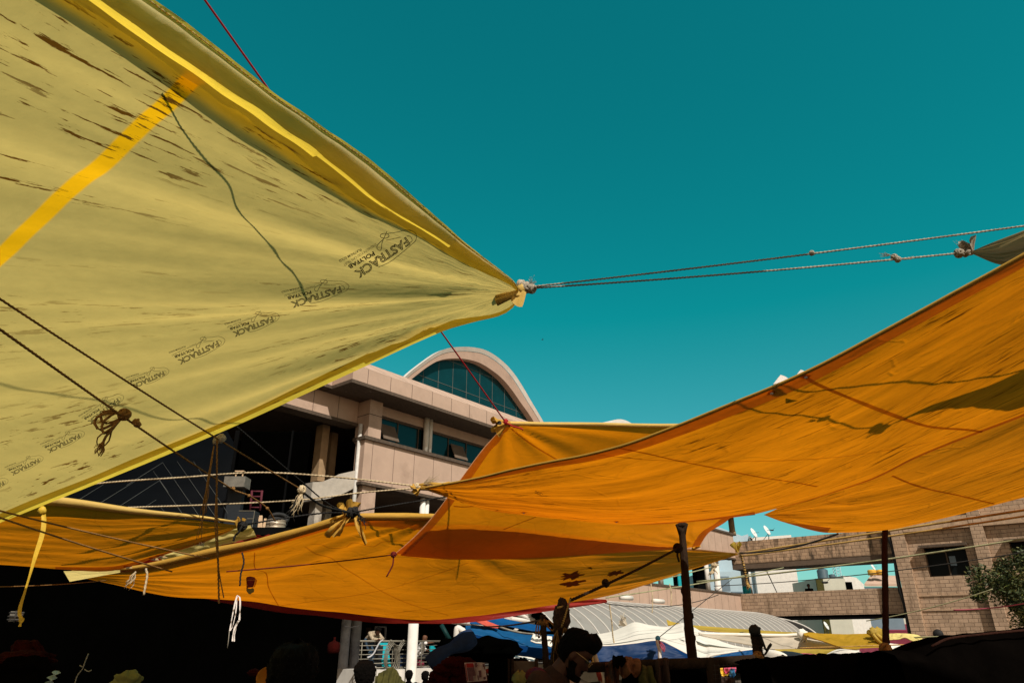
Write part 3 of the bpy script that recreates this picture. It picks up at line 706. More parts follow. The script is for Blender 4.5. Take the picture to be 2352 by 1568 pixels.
# ------------------------------------------------------------------ big yellow tarpaulin overhead
T0 = P(1195, 672, 3.0); A0 = P(0, 1200, 4.9); B0 = P(345, 0, 1.41)
NY = (A0 - T0).cross(B0 - T0).normalized()
low = [PL(x, y, T0, NY) for x, y in ((1195, 680), (1178, 706), (1150, 724), (1085, 740), (1013, 762), (845, 838), (500, 995), (0, 1200))]
low.append(low[-1] + (low[-1] - low[-2]) * 1.1)
upp = [PL(x, y, T0, NY) for x, y in ((1195, 680), (1183, 650), (1150, 622), (1080, 569), (960, 466), (840, 365), (730, 288), (620, 212), (480, 100), (345, 0))]
upp.append(upp[-1] + (upp[-1] - upp[-2]) * 6.0)
E1 = (low[6] - low[5]).normalized(); E2 = (upp[7] - upp[6]).normalized()
far = low[-1] + (upp[-1] - T0)
def pol(p):
    d = p - T0; x = d.dot(E1); y = d.dot(E2); return d.length, math.atan2(y, x + 1e-6)
def ydisp(p):
    r, a = pol(p); k = min(1, r / .35)
    lo = max(0, 1 - a / .9)
    f = noise.noise(V((a * 8, r * .28, 1))) * .055 + noise.noise(V((a * 19, r * .35, 4))) * .026 * (.4 + lo)
    f2 = noise.noise(V((a * 22, r * .8, 8))) * .004 + noise.noise(p * 2.3) * .006
    pl = 0
    for ca, wd, am in ((.20, .030, .05), (.30, .022, -.045), (.40, .035, .055), (.52, .028, -.05), (.62, .045, .05), (.80, .05, -.04), (1.0, .06, .035), (1.18, .04, -.03)):
        x_ = (a - ca - .03 * math.sin(r * 1.3 + ca * 9)) / (wd * (1 + .5 / (r + .4))); pl += .62 * am * math.exp(-x_ * x_) * (1 + .4 * noise.noise(V((r * 1.1, ca * 7, 3))))
    f += pl * .8 * math.exp(-max(0, r - .5) / (1.3 - a * .4)) * min(1, r * 1.2)
    return k * (f * (math.exp(-r / 1.9) + .05) * min(1.6, .5 + r * .6) + f2) - .05 * math.sin(min(1, r / 3.4) * math.pi) * max(0, math.sin(min(1.55, max(0, a)) * 2))
ypts, _ = sheet(low, [upp[-1], upp[-1].lerp(far, .5), far], upp, [low[-1], far], 170, 130)
yuv = []
for row in ypts:
    q = []
    for j, p in enumerate(row): q.append((pol(p)[0], pol(p)[1] * 1.25))
    yuv.append(q)
n_i, n_j = len(ypts), len(ypts[0])
yp2 = [[p + V((0, 0, 1)) * (ydisp(p) * min(1, i / 5) * min(1, j / 5)) for j, p in enumerate(row)] for i, row in enumerate(ypts)]
tarp = thing('tarpaulin', 'huge stained yellow tarpaulin overhead, tied by its pointed corner, with printed marks', 'tarpaulin', T0)
mb = MB(); mb.grid(yp2, yuv, lambda i, j: (i < 2 and (yp2[i][j] - T0).length > (1.25 if i else .55)) or (j < 2 and i > 3 and (yp2[i][j] - T0).length > (.95 if j else .5))); sheet_y = mb.build('sheet', 'yellow', tarp)
by = bvh_of(sheet_y)
# coordinates of the glued tape band (metres along and across it) for the cloth's pattern
ta_, tb_ = PL(412, 200, T0, NY), PL(0, 572, T0, NY); td = (tb_ - ta_).normalized(); tn = NY.cross(td).normalized()
tl = sheet_y.data.uv_layers.new(name='TapeMap')
for l in sheet_y.data.loops:
    d = sheet_y.data.vertices[l.vertex_index].co + T0 - ta_; tl.data[l.index].uv = (d.dot(td), d.dot(tn))
# folded flap along the edge nearer the camera
edge = cat_rom(upp, 120); rows = []; uvr = []
for i, p in enumerate(edge):
    L = (p - T0).length; k = min(1, L / 1.0) ** .8; row = []; q = []
    for s_, z_ in ((-.006, .005), (.004, -.003), (.011, -.010), (.004, -.020), (-.004, -.034), (-.004, -.048), (.003, -.062), (.020, -.072), (.045, -.074), (.075, -.062), (.10, -.044), (.122, -.032), (.145, -.024), (.168, -.016), (.178, -.012)):
        wv = 1 + .16 * noise.noise(V((L * 2.2, s_ * 4, 0)))
        cr = .006 * noise.noise(V((L * 9, s_ * 24, 3)))
        row.append(p + E1 * (s_ * k * wv) + V((0, 0, (z_ * (.75 + .5 * noise.noise(V((L * 1.7, 2, 0)))) + cr) * k))); q.append((L, s_))
    rows.append(row); uvr.append(q)
mb = MB(); mb.grid(rows, uvr); flap = mb.build('folded_flap', 'yellow_hem', tarp)
bf = bvh_of(flap)
mb = MB(); mb.tube([p + V((0, 0, -.004)) for p in cat_rom(upp, 200)], .0035, 7, True, twist=200, lobes=3); mb.build('edge_cord', 'yellow_hem', tarp)
# hem along the far edge: a second layer of cloth
mb = MB(); rr = []
for p in cat_rom(low, 130):
    L = (p - T0).length; k = min(1, L / .5); w_ = .115 * (1 + .2 * noise.noise(V((L * 1.5, 0, 0))))
    rr.append([p - V((0, 0, .001)), p + E2 * (w_ * .5 * k) - V((0, 0, .008)), p + E2 * (w_ * k) - V((0, 0, .012))])
mb.grid(rr, [[(i * .04, j * .04) for j in range(3)] for i in range(len(rr))]); mb.build('hem', 'yellow_hem', tarp)
# gathered and tied corner
mb = MB()
cn = P(1192, 672, 2.99)
for k in range(9):
    a = k * .7; mb.tube([cn + V((-.11, .02, -.012 + .03 * math.sin(a))) + V((0, .01, .02)) * math.cos(a), cn + V((-.02, .0, .012 * math.sin(a * 1.3))), cn + V((.012, 0, .018 * math.cos(a)))], lambda u: .017 * (1 - .35 * u), 7)
mb.grid([[cn + V((-.02 + .055 * u - .02 * v, -.012 + .01 * math.sin(5 * u), -.012 - .055 * v + .02 * math.sin(3 * u + 2 * v))) for v in (0, .33, .66, 1)] for u in (0, .25, .5, .75, 1)], [[(.02 * i, .02 * j) for j in range(4)] for i in range(5)])
mb.blob(cn + V((.012, 0, .022)), .022, .02, .026, .35, 3, 8)
mb.build('tied_corner', 'roll_pale', tarp)

# printed maker's marks
def text_mesh(body, size, outline=False, bold=0.0):
    cu = bpy.data.curves.new('glyphs', 'FONT'); cu.body = body; cu.size = size; cu.resolution_u = 3
    if outline: cu.fill_mode = 'NONE'; cu.bevel_depth = .032; cu.bevel_resolution = 0
    else: cu.offset = bold
    o = bpy.data.objects.new('glyphs', cu); COL.objects.link(o)
    dg = bpy.context.evaluated_depsgraph_get(); me = bpy.data.meshes.new_from_object(o.evaluated_get(dg))
    vs = [v.co.copy() for v in me.vertices]; fs = [tuple(p.vertices) for p in me.polygons]
    bpy.data.objects.remove(o); bpy.data.curves.remove(cu); bpy.data.meshes.remove(me)
    return vs, fs
def fit(vs, x0, x1, y0, h, bend=0):
    xs = [v.x for v in vs]; ys = [v.y for v in vs]; a, b = min(xs), max(xs); c, d = min(ys), max(ys)
    out = []
    for v in vs:
        u = (v.x - a) / (b - a); out.append((x0 + (x1 - x0) * u, y0 + bend * u + h * (v.y - c) / (d - c), max(-.03, min(.03, v.z))))
    return out
TX = {k: text_mesh(*a) for k, a in dict(fast=('FASTRACK', 1, True), poly=('POLYFAB', 1, False, .035), st=('STRENGTH YOU CAN TRUST', 1), pg=('PLATINUM GOLD', 1, False, .02), num=('-200', 1)).items()}
def line2(pts, w=.06):
    pts = cat_rom([V((x, y, 0)) for x, y in pts], 26); vs = []; fs = []
    for i, p in enumerate(pts):
        t = (pts[min(i + 1, 25)] - pts[max(i - 1, 0)]).normalized(); n_ = V((-t.y, t.x, 0)) * w / 2
        vs += [tuple(p - n_), tuple(p + n_)]
        if i: fs.append((2 * i - 2, 2 * i - 1, 2 * i + 1, 2 * i))
    return vs, fs
logo_v = []; logo_f = []
def addl(vs, fs):
    b = len(logo_v); logo_v.extend(vs); logo_f.extend([tuple(i + b for i in f) for f in fs])
addl(fit(TX['fast'][0], -.35, 7.4, -.5, 1.0), TX['fast'][1])
addl(fit(TX['poly'][0], 4.0, 7.6, -1.15, .48, -.25), TX['poly'][1])
addl(fit(TX['st'][0], 3.2, 8.0, -1.72, .28, -.05), TX['st'][1])
addl(fit(TX['pg'][0], 5.1, 8.2, -2.15, .28, -.25), TX['pg'][1])
for pts in ([(1.27, -1.85), (.14, -1.38), (-.95, -1.0), (-1.6, -.1), (-1.1, .45), (-.5, .55)], [(-.5, .55), (.6, .68), (2, .8), (3, .82), (4.6, .62)], [(-.35, .3), (-.75, .25), (-.85, -.2), (-.5, -.5)], [(.2, -.75), (1.2, -1.1), (1.9, -1.35)]):
    addl(*line2(pts))
ce, se = 1.74, -1.83
addl(*line2([(ce + .55 * math.cos(a) * .8 - .2 * math.sin(a), se + .55 * math.cos(a) * -.5 - .2 * math.sin(a)) for a in [i * math.pi / 8 for i in range(17)]], .07))
addl(*line2([(1.2, -2.1), (2.5, -1.35), (2.9, -.95), (3.2, -.75), (3.45, -1.05), (3.2, -1.4), (2.2, -1.6)], .07))
LOGOS = [((931.6, 554.4), (823.9, 626.2), 1.15), ((778, 664), (675, 697), 1.0), ((623, 732), (541, 765), 1.05), ((498, 788), (415, 828), 1.0), ((374, 856), (310, 884), 1.1),
         ((270, 919), (208, 967), 1.05), ((180, 1000), (114, 1033), .95), ((87, 1056), (30, 1085), 1.0), ((6, 1108), (-52, 1138), 1.0)]
for F_, K_, hs in LOGOS:
    d = (V(K_ + (0,)) - V(F_ + (0,))) / 7; u = V((d.y, -d.x, 0)) * hs; vs = []; ok = True
    for x, y, z in logo_v:
        p = V(F_ + (0,)) + d * x + u * y; q, nn = on(by, p.x, p.y, .0045 + z * .02)
        if q is None: q = vs[-1] if vs else T0
        h = bf.ray_cast(CAM, ray(p.x, p.y).normalized())
        if h[0] is not None and (h[0] - CAM).length < (q - CAM).length: q = h[0] - ray(p.x, p.y).normalized() * .004
        vs.append(q)
    MB().add(vs, logo_f, None, False).build('printed_mark', 'ink', tarp)

# rope lying on top of the yellow tarp: only its shadow shows through the cloth
pts = []
for p in cat_rom([V((x, y, 0)) for x, y in ((372, 215), (396, 258), (420, 300), (470, 365), (525, 425), (545, 480), (590, 530), (630, 575), (650, 605), (672, 625), (690, 655), (705, 690))], 90):
    q, nn = on(by, p.x, p.y, 0)
    if q is not None: pts.append(q + V((.273, -.625, .731)) * min(.30, .02 + .008 * len(pts)))
rope(pts, .0030, 'rope', 'brownrope', 'loose wavy rope above the yellow tarpaulin, only its shadow showing through the cloth')

# ------------------------------------------------------------------ orange tarps
def hem(pts, uvs, i0, i1, j0, j1, off, name, mat, parent, vis=True):
    mb = MB(); g = []; g2 = []
    for i in range(i0, i1):
        row = []
        for j in range(j0, j1):
            p = pts[i][j]; d = (CAM - p).normalized(); row.append(p + d * off)
        g.append(row); g2.append(uvs[i][j0:j1])
    mb.grid(g, g2); return mb.build(name, mat, parent)
def eyelet(bvh, px, py, r, parent, patch=True, hole='dish'):
    q, nn = on(bvh, px, py, .010)
    if q is None: return
    qn = V((0, 0, 1)).rotation_difference(nn)
    ring = MB()
    ring.tube([q + qn @ V((math.cos(a) * r, math.sin(a) * r, 0)) for a in [2 * math.pi * k / 12 for k in range(13)]], r * .4, 6, False)
    e = ring.build('eyelet', hole, parent)
    if patch:
        m2 = MB(); w = r * 3.2
        m2.add([q - nn * .005 + qn @ V((math.cos(a) * w * 1.5, math.sin(a) * w, 0)) for a in [math.pi / 2 * k for k in range(4)]], [(0, 1, 2, 3)], [(0, 0), (0, .1), (.1, .1), (.1, 0)], False); m2.build('corner_patch', 'seam', parent)
    return e
def ptl(*a): return [P(x, y, d) for x, y, d in a]

# main orange tarp on the right
near = ptl((975, 1120, 5.2), (1100, 1098, 4.85), (1200, 1075, 4.5), (1420, 1027, 3.98), (1555, 978, 3.7), (1700, 921, 3.45), (1860, 852, 3.17), (2120, 712, 2.8), (2352, 585, 2.5), (2800, 330, 2.1))
farr = ptl((975, 1124, 5.2), (1100, 1165, 5.4), (1203, 1180, 5.6), (1416, 1200, 5.95), (1500, 1201, 6.0), (1620, 1194, 5.8), (1755, 1176, 5.4), (1990, 1105, 4.6), (2130, 1040, 4.2), (2352, 955, 3.7), (2800, 770, 3.0))
def odisp(u, v):
    d = min(1, u * 6)
    return d * (noise.noise(V((v * 9, u * 1.2, 0))) * .045 * max(0, 1 - u * 1.6) + noise.noise(V((v * 6, u * 1.2, 7))) * .016 + noise.noise(V((v * 20, u * 3, 3))) * .007 + noise.noise(V((v * 3, u * 5, 9))) * .05 * v * (1 - v) * 3 + noise.noise(V((v * 40, u * 14, 5))) * .004)
mp, mu = sheet(near, farr, nu=190, nv=90, disp=odisp, sag=.10)
ot = thing('tarpaulin', 'long sagging orange tarpaulin sweeping in from the right, seamed and dirt streaked', 'tarpaulin', P(975, 1122, 5.2))
mb = MB(); mb.grid(mp, mu); osh = mb.build('sheet', 'orange', ot); bo = bvh_of(osh)
hem(mp, mu, 2, 190, 0, 5, .006, 'hem', 'orange_hem', ot)
hem(mp, mu, 2, 96, 82, 90, .006, 'hem', 'orange_hem', ot)
hem(mp, mu, 95, 189, 87, 90, .006, 'hem', 'orange_hem', ot)
mb = MB(); mb.tube([r[0] for r in mp], .009, 6); mb.build('edge_roll', 'roll', ot)
for pix, w in (([cI(965, 470), cI(1030, 515), cI(1250, 610), cI(1530, 720), cI(1750, 790), cI(2000, 812), cI(2130, 832)], .022), ([cI(-480, 870), cI(-300, 905), cI(0, 965), cI(150, 1000), cI(400, 1050), cI(700, 1110), cI(900, 1140), cI(1050, 1168)], .013),
               ([cI(-350, 965), cI(0, 1000), cI(600, 1010), cI(1200, 980), cI(1700, 900), cI(2000, 822)], .006), ([cI(2130, 832), cI(2240, 785), cI(2352, 735)], .02)):
    seam(bo, pix, w, 'sewn_seam', 'seam', ot)
for x, y in ((1203, 1175), (1416, 1196), (1772, 900), (1850, 863)): eyelet(bo, x, y, .006, ot)
vs = []
for x, y, z in fit(TX['num'][0], 0, 4, 0, 1.3):
    p = V(cH(1095, 1192) + (0,)) + V((-4.6, -2.0, 0)) * x + V((-1.5, 5.2, 0)) * y; q, nn = on(bo, p.x, p.y, .005); vs.append(q if q is not None else mp[5][5])
MB().add(vs, TX['num'][1], None, False).build('printed_mark', 'ink', ot)
mb = MB(); c0 = P(966, 1118, 5.2)
for k in range(6): mb.tube([c0 + V((.22, -.02, .0 + .02 * math.sin(k * 1.7))), c0 + V((.06, 0, .025 * math.cos(k * 2.1))), c0 + V((-.03, 0, .02 * math.sin(k * 3)))], lambda u: .02 * (1 - .4 * u), 6)
crumple(mb, c0 + V((-.01, 0, 0)), .05, 3, V((-.8, -.2, -.6))); mb.build('tied_corner', 'roll', ot)
for (x, y, s_) in ((1797, 871, .05), (1842, 856, .035)):
    q = P(x, y, 3.3)
    MB().prism([q + V((-s_, 0, -s_ * .5)), q + V((s_, 0, -s_ * .2)), q + V((s_ * .3, 0, s_ * .35)), q + V((-s_ * .1, 0, s_ * .5))], V((0, .006, 0))).build('corner_patch', 'ribbon', ot)

# second orange tarp with the raised corner
bot3 = ptl((905, 1272, 6.6), (1000, 1280, 6.75), (1100, 1285, 6.9), (1250, 1281, 7.2), (1430, 1270, 7.6), (1560, 1258, 7.9), (1607, 1253, 8.0))
top3 = ptl((1160, 972, 5.0), (1300, 972, 5.2), (1555, 974, 5.6), (1800, 980, 6.1))
lef3 = ptl((905, 1272, 6.6), (950, 1232, 6.35), (1000, 1176, 6.1), (1050, 1107, 5.7), (1105, 1037, 5.3), (1160, 972, 5.0))
rig3 = ptl((1607, 1253, 8.0), (1628, 1222, 7.6), (1680, 1188, 7.1), (1750, 1100, 6.5), (1800, 980, 6.1))
def d3(u, v):
    r = math.hypot(u * 1.2, (1 - v)); a = math.atan2(1 - v, u * 1.2 + .001)
    f = min(1, r * 8) * (noise.noise(V((a * 5, r * .8, 2))) * .06 * math.exp(-r * 1.5) + noise.noise(V((u * 3, v * 3, 1))) * .03)
    g = math.hypot((1 - u) * 1.5, v); b_ = math.atan2(v, (1 - u) * 1.5 + .001)
    return f + min(1, g * 8) * noise.noise(V((b_ * 9, g, 5))) * .05 * math.exp(-g * 4)
p3, u3 = sheet(bot3, top3, lef3, rig3, 120, 80, d3)
t3 = thing('tarpaulin', 'clean orange tarpaulin with raised corner on a red cord and dark doubled lower strip', 'tarpaulin', P(905, 1272, 6.6))
mb = MB(); mb.grid(p3, u3); s3 = mb.build('sheet', 'orange_clean', t3); b3 = bvh_of(s3)
hem(p3, u3, 0, 4, 1, 80, .008, 'hem', 'orange_hem', t3)
hem(p3, u3, 115, 120, 1, 80, .008, 'hem', 'orange_hem', t3)
mb = MB(); mb.tube([r[-1] for r in p3], .017, 8); mb.build('edge_roll', 'roll_pale', t3)
# doubled lower strip: the cloth folded back over itself
rows = []; uvr = []
upl = cat_rom([V((x, y, 0)) for x, y in ((975, 1206), (1080, 1204), (1220, 1216), (1400, 1240), (1590, 1255))], 80); lwl = cat_rom([V((x, y, 0)) for x, y in ((912, 1270), (1100, 1283), (1250, 1279), (1430, 1268), (1595, 1256))], 80)
for a, b in zip(upl, lwl):
    row = []
    for k in range(9):
        p = a.lerp(b, k / 8); q, nn = on(b3, p.x, p.y + 1.5 * noise.noise(V((p.x * .05, 0, 0))) * (1 - k / 8), -.02)
        row.append(q)
    rows.append(row)
rows = [r for r in rows if all(q is not None for q in r)]
mb = MB(); mb.grid(rows, [[(.06 * i, .05 * j) for j in range(9)] for i in range(len(rows))]); mb.build('folded_strip', 'orange_fold', t3)
seam(b3, [cH(1030, 1390), cH(900, 1440), cH(760, 1495)], .012, 'sewn_seam', 'seam', t3)
seam(b3, [cH(345, 1300), cH(420, 1306), cH(540, 1300), cH(650, 1308)], .018, 'sewn_seam', 'seam', t3)
seam(b3, [cH(790, 620), cH(880, 700), cH(1020, 800), cH(1230, 925)], .012, 'sewn_seam', 'seam', t3)
mb = MB(); c0 = P(1147, 974, 4.98); crumple(mb, c0 + V((.03, 0, 0)), .075, 2, V((-1, -.2, -.25))); mb.tube([c0 + V((.02, 0, 0)), c0 + V((.08, .01, .01))], .02, 8)
mb.build('tied_corner', 'roll', t3)
MB().lathe(c0 + V((.0, -.04, -.002)), [(0, .004), (.014, .004), (.018, 0), (.014, -.004), (0, -.004)], 14, V((0, -1, .1))).build('eyelet', 'rubber', t3)
mb = MB(); c0 = P(1603, 1253, 8.0); crumple(mb, c0, .06, 4, V((-1, -.3, .1))); mb.build('tied_corner', 'roll', t3)

# long lower orange tarp with the rolled top edge
top4 = ptl((150, 1316, 6.5), (300, 1309, 6.45), (373, 1297, 6.42), (445, 1281, 6.4), (517, 1265, 6.37), (617, 1242, 6.32), (700, 1216, 6.25), (800, 1187, 6.2), (870, 1182, 6.25), (990, 1193, 6.6), (1150, 1210, 7.2), (1400, 1240, 8.0), (1695, 1270, 9.0))
bot4 = ptl((150, 1318, 6.5), (245, 1337, 6.7), (420, 1370, 7.4), (600, 1386, 7.9), (760, 1402, 8.2), (900, 1418, 8.5), (1010, 1421, 8.6), (1250, 1394, 8.8), (1500, 1338, 8.9), (1695, 1273, 9.0))
def d4(u, v):
    k = math.hypot((u - .44) * 2.2, (v - 1) * .8); a = math.atan2((1 - v) * .8, (u - .44) * 2.2 + 1e-4); e = min(1, u * 8, (1 - u) * 8)
    return e * (noise.noise(V((a * 5, k, 0))) * .07 * math.exp(-k * 2.2) * min(1, k * 10) + noise.noise(V((u * 7, v * 2, 4))) * .03 + noise.noise(V((u * 26, v * 5, 4))) * .004 + noise.noise(V((v * 14, u * 3, 6))) * .03 * (abs(u - .5) * 2) ** 2)
p4, u4 = sheet(bot4, top4, nu=230, nv=90, disp=d4, sag=.05)
t4 = thing('tarpaulin', 'low torn orange tarpaulin, its rolled top edge tied up by a black knot', 'tarpaulin', P(245, 1337, 6.7))
mb = MB(); mb.grid(p4, u4); s4 = mb.build('sheet', 'orange_worn', t4); b4 = bvh_of(s4)
hem(p4, u4, 3, 226, 82, 90, .012, 'hem', 'orange_hem', t4)
mb = MB(); i1 = 112
pth = [r[-1] + V((0, -.01, .02)) for r in p4[2:i1]]
mb.tube(pth, lambda u: .013 + .028 * min(1, u * 3) * (1 + .12 * math.sin(u * 40)), 12, flat=.8); mb.build('edge_roll', 'roll', t4)
mb = MB(); pth = [r[-1] + V((0, -.01, .02)) for r in p4[i1:170]]; mb.tube(pth, lambda u: .03 * (1 - .5 * u), 10, flat=.7); mb.build('edge_roll', 'roll', t4)
mb = MB(); mb.grid([[P(146 + 130 * u + 14 * v * (1 - u), 1311 - 2 * u + (24 * (1 - u * .8)) * v, 6.4) for v in (0, .33, .66, 1)] for u in (0, .25, .5, .75, 1)], [[(i * .1, j * .05) for j in range(4)] for i in range(5)]); mb.build('turned_corner', 'pale_yellow', t4)
for pix, w in (([cB(-400, 1030), cB(210, 980), cB(500, 945), cB(985, 866), cB(1400, 745), cB(1650, 655)], .008), ([cB(415, 535), cB(500, 590), cB(610, 620), cB(700, 690), cB(800, 750), cB(985, 866), cB(1200, 965), cB(1500, 1055)], .008), ([cB(35, 580), cB(40, 700), cB(120, 735), cB(140, 840), cB(215, 980)], .009),
               ([cB(950, 1055), cB(1450, 985), cB(2076, 850)], .006), ([cB(460, 517), cB(540, 520), cB(600, 545), cB(720, 540), cB(780, 505), cB(930, 535), cB(1000, 500), cB(1240, 490)], .006), ([cC(0, 885), cC(430, 775), cC(680, 690), cC(860, 615)], .007)):
    seam(b4, pix, w, 'sewn_seam', 'seam', t4)
# dark rubbed stains and the flap of the tear
def patch(bvh, pix, name, mat, parent, off=.006):
    vs = []
    for x, y in pix:
        q, nn = on(bvh, x, y, off)
        if q is None: return
        vs.append(q)
    return MB().add(vs, [tuple(range(len(vs)))], [(p.x, p.y) for p in vs], False).build(name, mat, parent)
for cx, cy, w, h, sd in ((540, 755, 95, 30, 1), (545, 812, 90, 24, 2), (875, 735, 75, 18, 3), (680, 697, 16, 8, 4)):
    rnd = random.Random(sd); pix = []
    for k in range(26):
        a = 2 * math.pi * k / 26; rr_ = .45 + .75 * rnd.random(); pix.append(cC(cx + math.cos(a) * w * rr_ - 0 + math.sin(a) * 12, cy + math.sin(a) * h * rr_ - math.cos(a) * w * .22 * rr_))
    patch(b4, pix, 'dirt_stain', 'stain_brown', t4)
patch(b4, [cN(845, 8), cN(885, 0), cN(938, 12), cN(945, 45), cN(850, 45)], 'tear_lining', 'salmon', t4, .008)
patch(b4, [cN(850, 46), cN(944, 46), cN(932, 100), cN(918, 130), cN(856, 135), cN(850, 90)], 'tear', 'picbright', t4, .008)
patch(b4, [cN(838, 160), cN(852, 134), cN(890, 138), cN(918, 128), cN(934, 150), cN(930, 180), cN(905, 190), cN(886, 206), cN(860, 192)], 'torn_flap', 'flapyellow', t4, .014)
patch(b4, [cN(838, 20), cN(846, 8), cN(852, 60), cN(850, 100), cN(858, 136), cN(840, 160), cN(842, 100)], 'torn_rim', 'stain_brown', t4, .010)
patch(b4, [cN(938, 8), cN(968, 45), cN(955, 80), cN(940, 120), cN(920, 132), cN(936, 95), cN(946, 46)], 'torn_rim', 'seam', t4, .012)
# bunched cloth at the knot, with two hanging tails
k4 = P(812, 1192, 6.1); mb = MB()
crumple(mb, k4 + V((-.04, 0, .04)), .10, 5, V((-.3, -.2, 1)))
def tail(a, w0, w1, L, dx, sd):
    rows = []
    for i in range(10):
        u = i / 9; w = w0 * (1 - u) + w1 * u; c = a + V((dx * u, -.03 * math.sin(u * 3), -L * u))
        rows.append([c + V((w * (s_ - .5) * (1 + .2 * noise.noise(V((u * 6, s_ * 5, sd)))), .035 * math.sin(s_ * 9 + u * 3 + sd), .012 * math.sin(s_ * 13 + sd))) for s_ in (0, .14, .28, .42, .56, .7, .85, 1)])
    mb.grid(rows, [[(.05 * i, .05 * j) for j in range(8)] for i in range(10)])
tail(k4 + V((.03, -.04, .0)), .08, .02, .21, .10, 1); tail(k4 + V((-.05, -.04, .0)), .09, .12, .15, -.11, 2); tail(k4 + V((-.06, -.03, .03)), .05, .03, .05, -.12, 3)
mb.build('tied_cloth', 'roll', t4)

# left orange tarp with a thick pale rolled edge
top5 = ptl((550, 1206, 5.6), (420, 1190, 5.45), (300, 1178, 5.35), (110, 1157, 5.2), (-200, 1150, 5.1))
bot5 = ptl((550, 1209, 5.6), (500, 1231, 5.72), (430, 1256, 5.9), (366, 1277, 6.02), (265, 1309, 6.2), (150, 1310, 6.25), (0, 1301, 6.2), (-200, 1290, 6.1))
def d5(u, v): return min(1, u * 7) * (noise.noise(V((v * 8, u * 2, 0))) * .03 + noise.noise(V((v * 17, u * 4, 2))) * .013)
p5, u5 = sheet(bot5, top5, nu=110, nv=60, disp=d5, sag=.05)
t5 = thing('tarpaulin', 'dim orange tarpaulin below the yellow one at left, with a thick pale rolled edge', 'tarpaulin', P(550, 1208, 5.6))
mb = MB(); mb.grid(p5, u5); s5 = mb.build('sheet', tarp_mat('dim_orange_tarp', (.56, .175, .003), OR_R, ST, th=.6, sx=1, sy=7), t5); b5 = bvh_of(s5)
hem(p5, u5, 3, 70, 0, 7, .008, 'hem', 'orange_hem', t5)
mb = MB(); mb.tube([r[-1] + V((0, -.02, .02)) for r in p5], lambda u: .010 + .05 * min(1, u * 1.3), 12, flat=.75); mb.build('edge_roll', 'roll_pale', t5)
for x, y in (cA(1520, 505), cA(1215, 607), cA(1160, 625), cA(965, 687)): eyelet(b5, x, y, .012, t5)
mb = MB(); c0 = P(548, 1206, 5.58); crumple(mb, c0, .05, 7, V((.2, -.2, 1))); mb.build('tied_corner', 'roll', t5)

# orange tarp behind the main one
near7 = ptl((1755, 1181, 6.0), (1990, 1080, 5.2), (2200, 980, 4.8), (2700, 740, 4.3)); far7 = ptl((1755, 1182, 6.0), (1800, 1197, 6.4), (1860, 1214, 7.0), (1925, 1225, 7.4), (2033, 1220, 7.4), (2100, 1206, 7.3), (2352, 1142, 7.0), (2700, 1048, 6.6))
def d7(u, v): return min(1, u * 8) * (noise.noise(V((v * 5, u * 3, 3))) * .05 + noise.noise(V((v * 12, u * 6, 1))) * .015)
p7, u7 = sheet(near7, far7, nu=100, nv=50, disp=d7, sag=.08)
t7 = thing('tarpaulin', 'orange tarpaulin hanging behind the long streaked one, carried by the red brown pole', 'tarpaulin', P(1925, 1225, 7.4))
mb = MB(); mb.grid(p7, u7); s7 = mb.build('sheet', 'orange', t7); b7 = bvh_of(s7)
hem(p7, u7, 2, 34, 44, 50, .008, 'hem', 'orange_hem', t7)
for pix, w in (([cR(790, 0), cR(1000, 90), cR(1250, 165), cR(1560, 230), cR(2000, 335)], .02), ([cR(0, 295), cR(200, 335), cR(600, 358), cR(1100, 320), cR(1600, 245)], .006)): seam(b7, pix, w, 'sewn_seam', 'seam', t7)

# grey canvas corner at the right edge, above the main tarp
SV = V((.273, -.625, .731)).normalized(); q0 = on(bo, 2122, 936)[0]
# the corner hangs where the sun throws its shadow onto the tarp below
g0 = min((P(2225, 580, 2.4 + .01 * k) for k in range(140)), key=lambda p: (p - q0 - SV * (p - q0).dot(SV)).length)
ct = on(bo, 2335, 858)[0] + SV * (g0 - q0).dot(SV) * 1.15; cb = on(bo, 2335, 938)[0] + SV * (g0 - q0).dot(SV) * 1.15
p6, u6 = sheet([g0, g0.lerp(cb, .22) - V((0, 0, .085)), g0.lerp(cb, .5) - V((0, 0, .05)), cb, cb + (cb - g0) * .8], [g0, g0.lerp(ct, .3), ct, ct + (ct - g0) * .8], nu=50, nv=30, disp=lambda u, v: min(1, u * 8) * (noise.noise(V((v * 9, u * 2, 0))) * .03 + noise.noise(V((v * 20, u * 7, 4))) * .012))
t6 = thing('tarpaulin', 'small grey brown canvas corner above the orange tarpaulin at the right edge', 'tarpaulin', g0)
MB().grid(p6, u6).build('sheet', 'grey_tarp', t6)
mb = MB(); knot(mb, g0 + V((-.015, 0, 0)), .017, 3); crumple(mb, g0 + V((.01, 0, .012)), .05, 3, V((-.4, -.3, .9))); frayed(mb, g0 + V((-.02, 0, .01)), V((-.4, -.2, .6)), .04, .6, 30, .0014, 5); mb.build('corner_knot', 'palerope', t6)

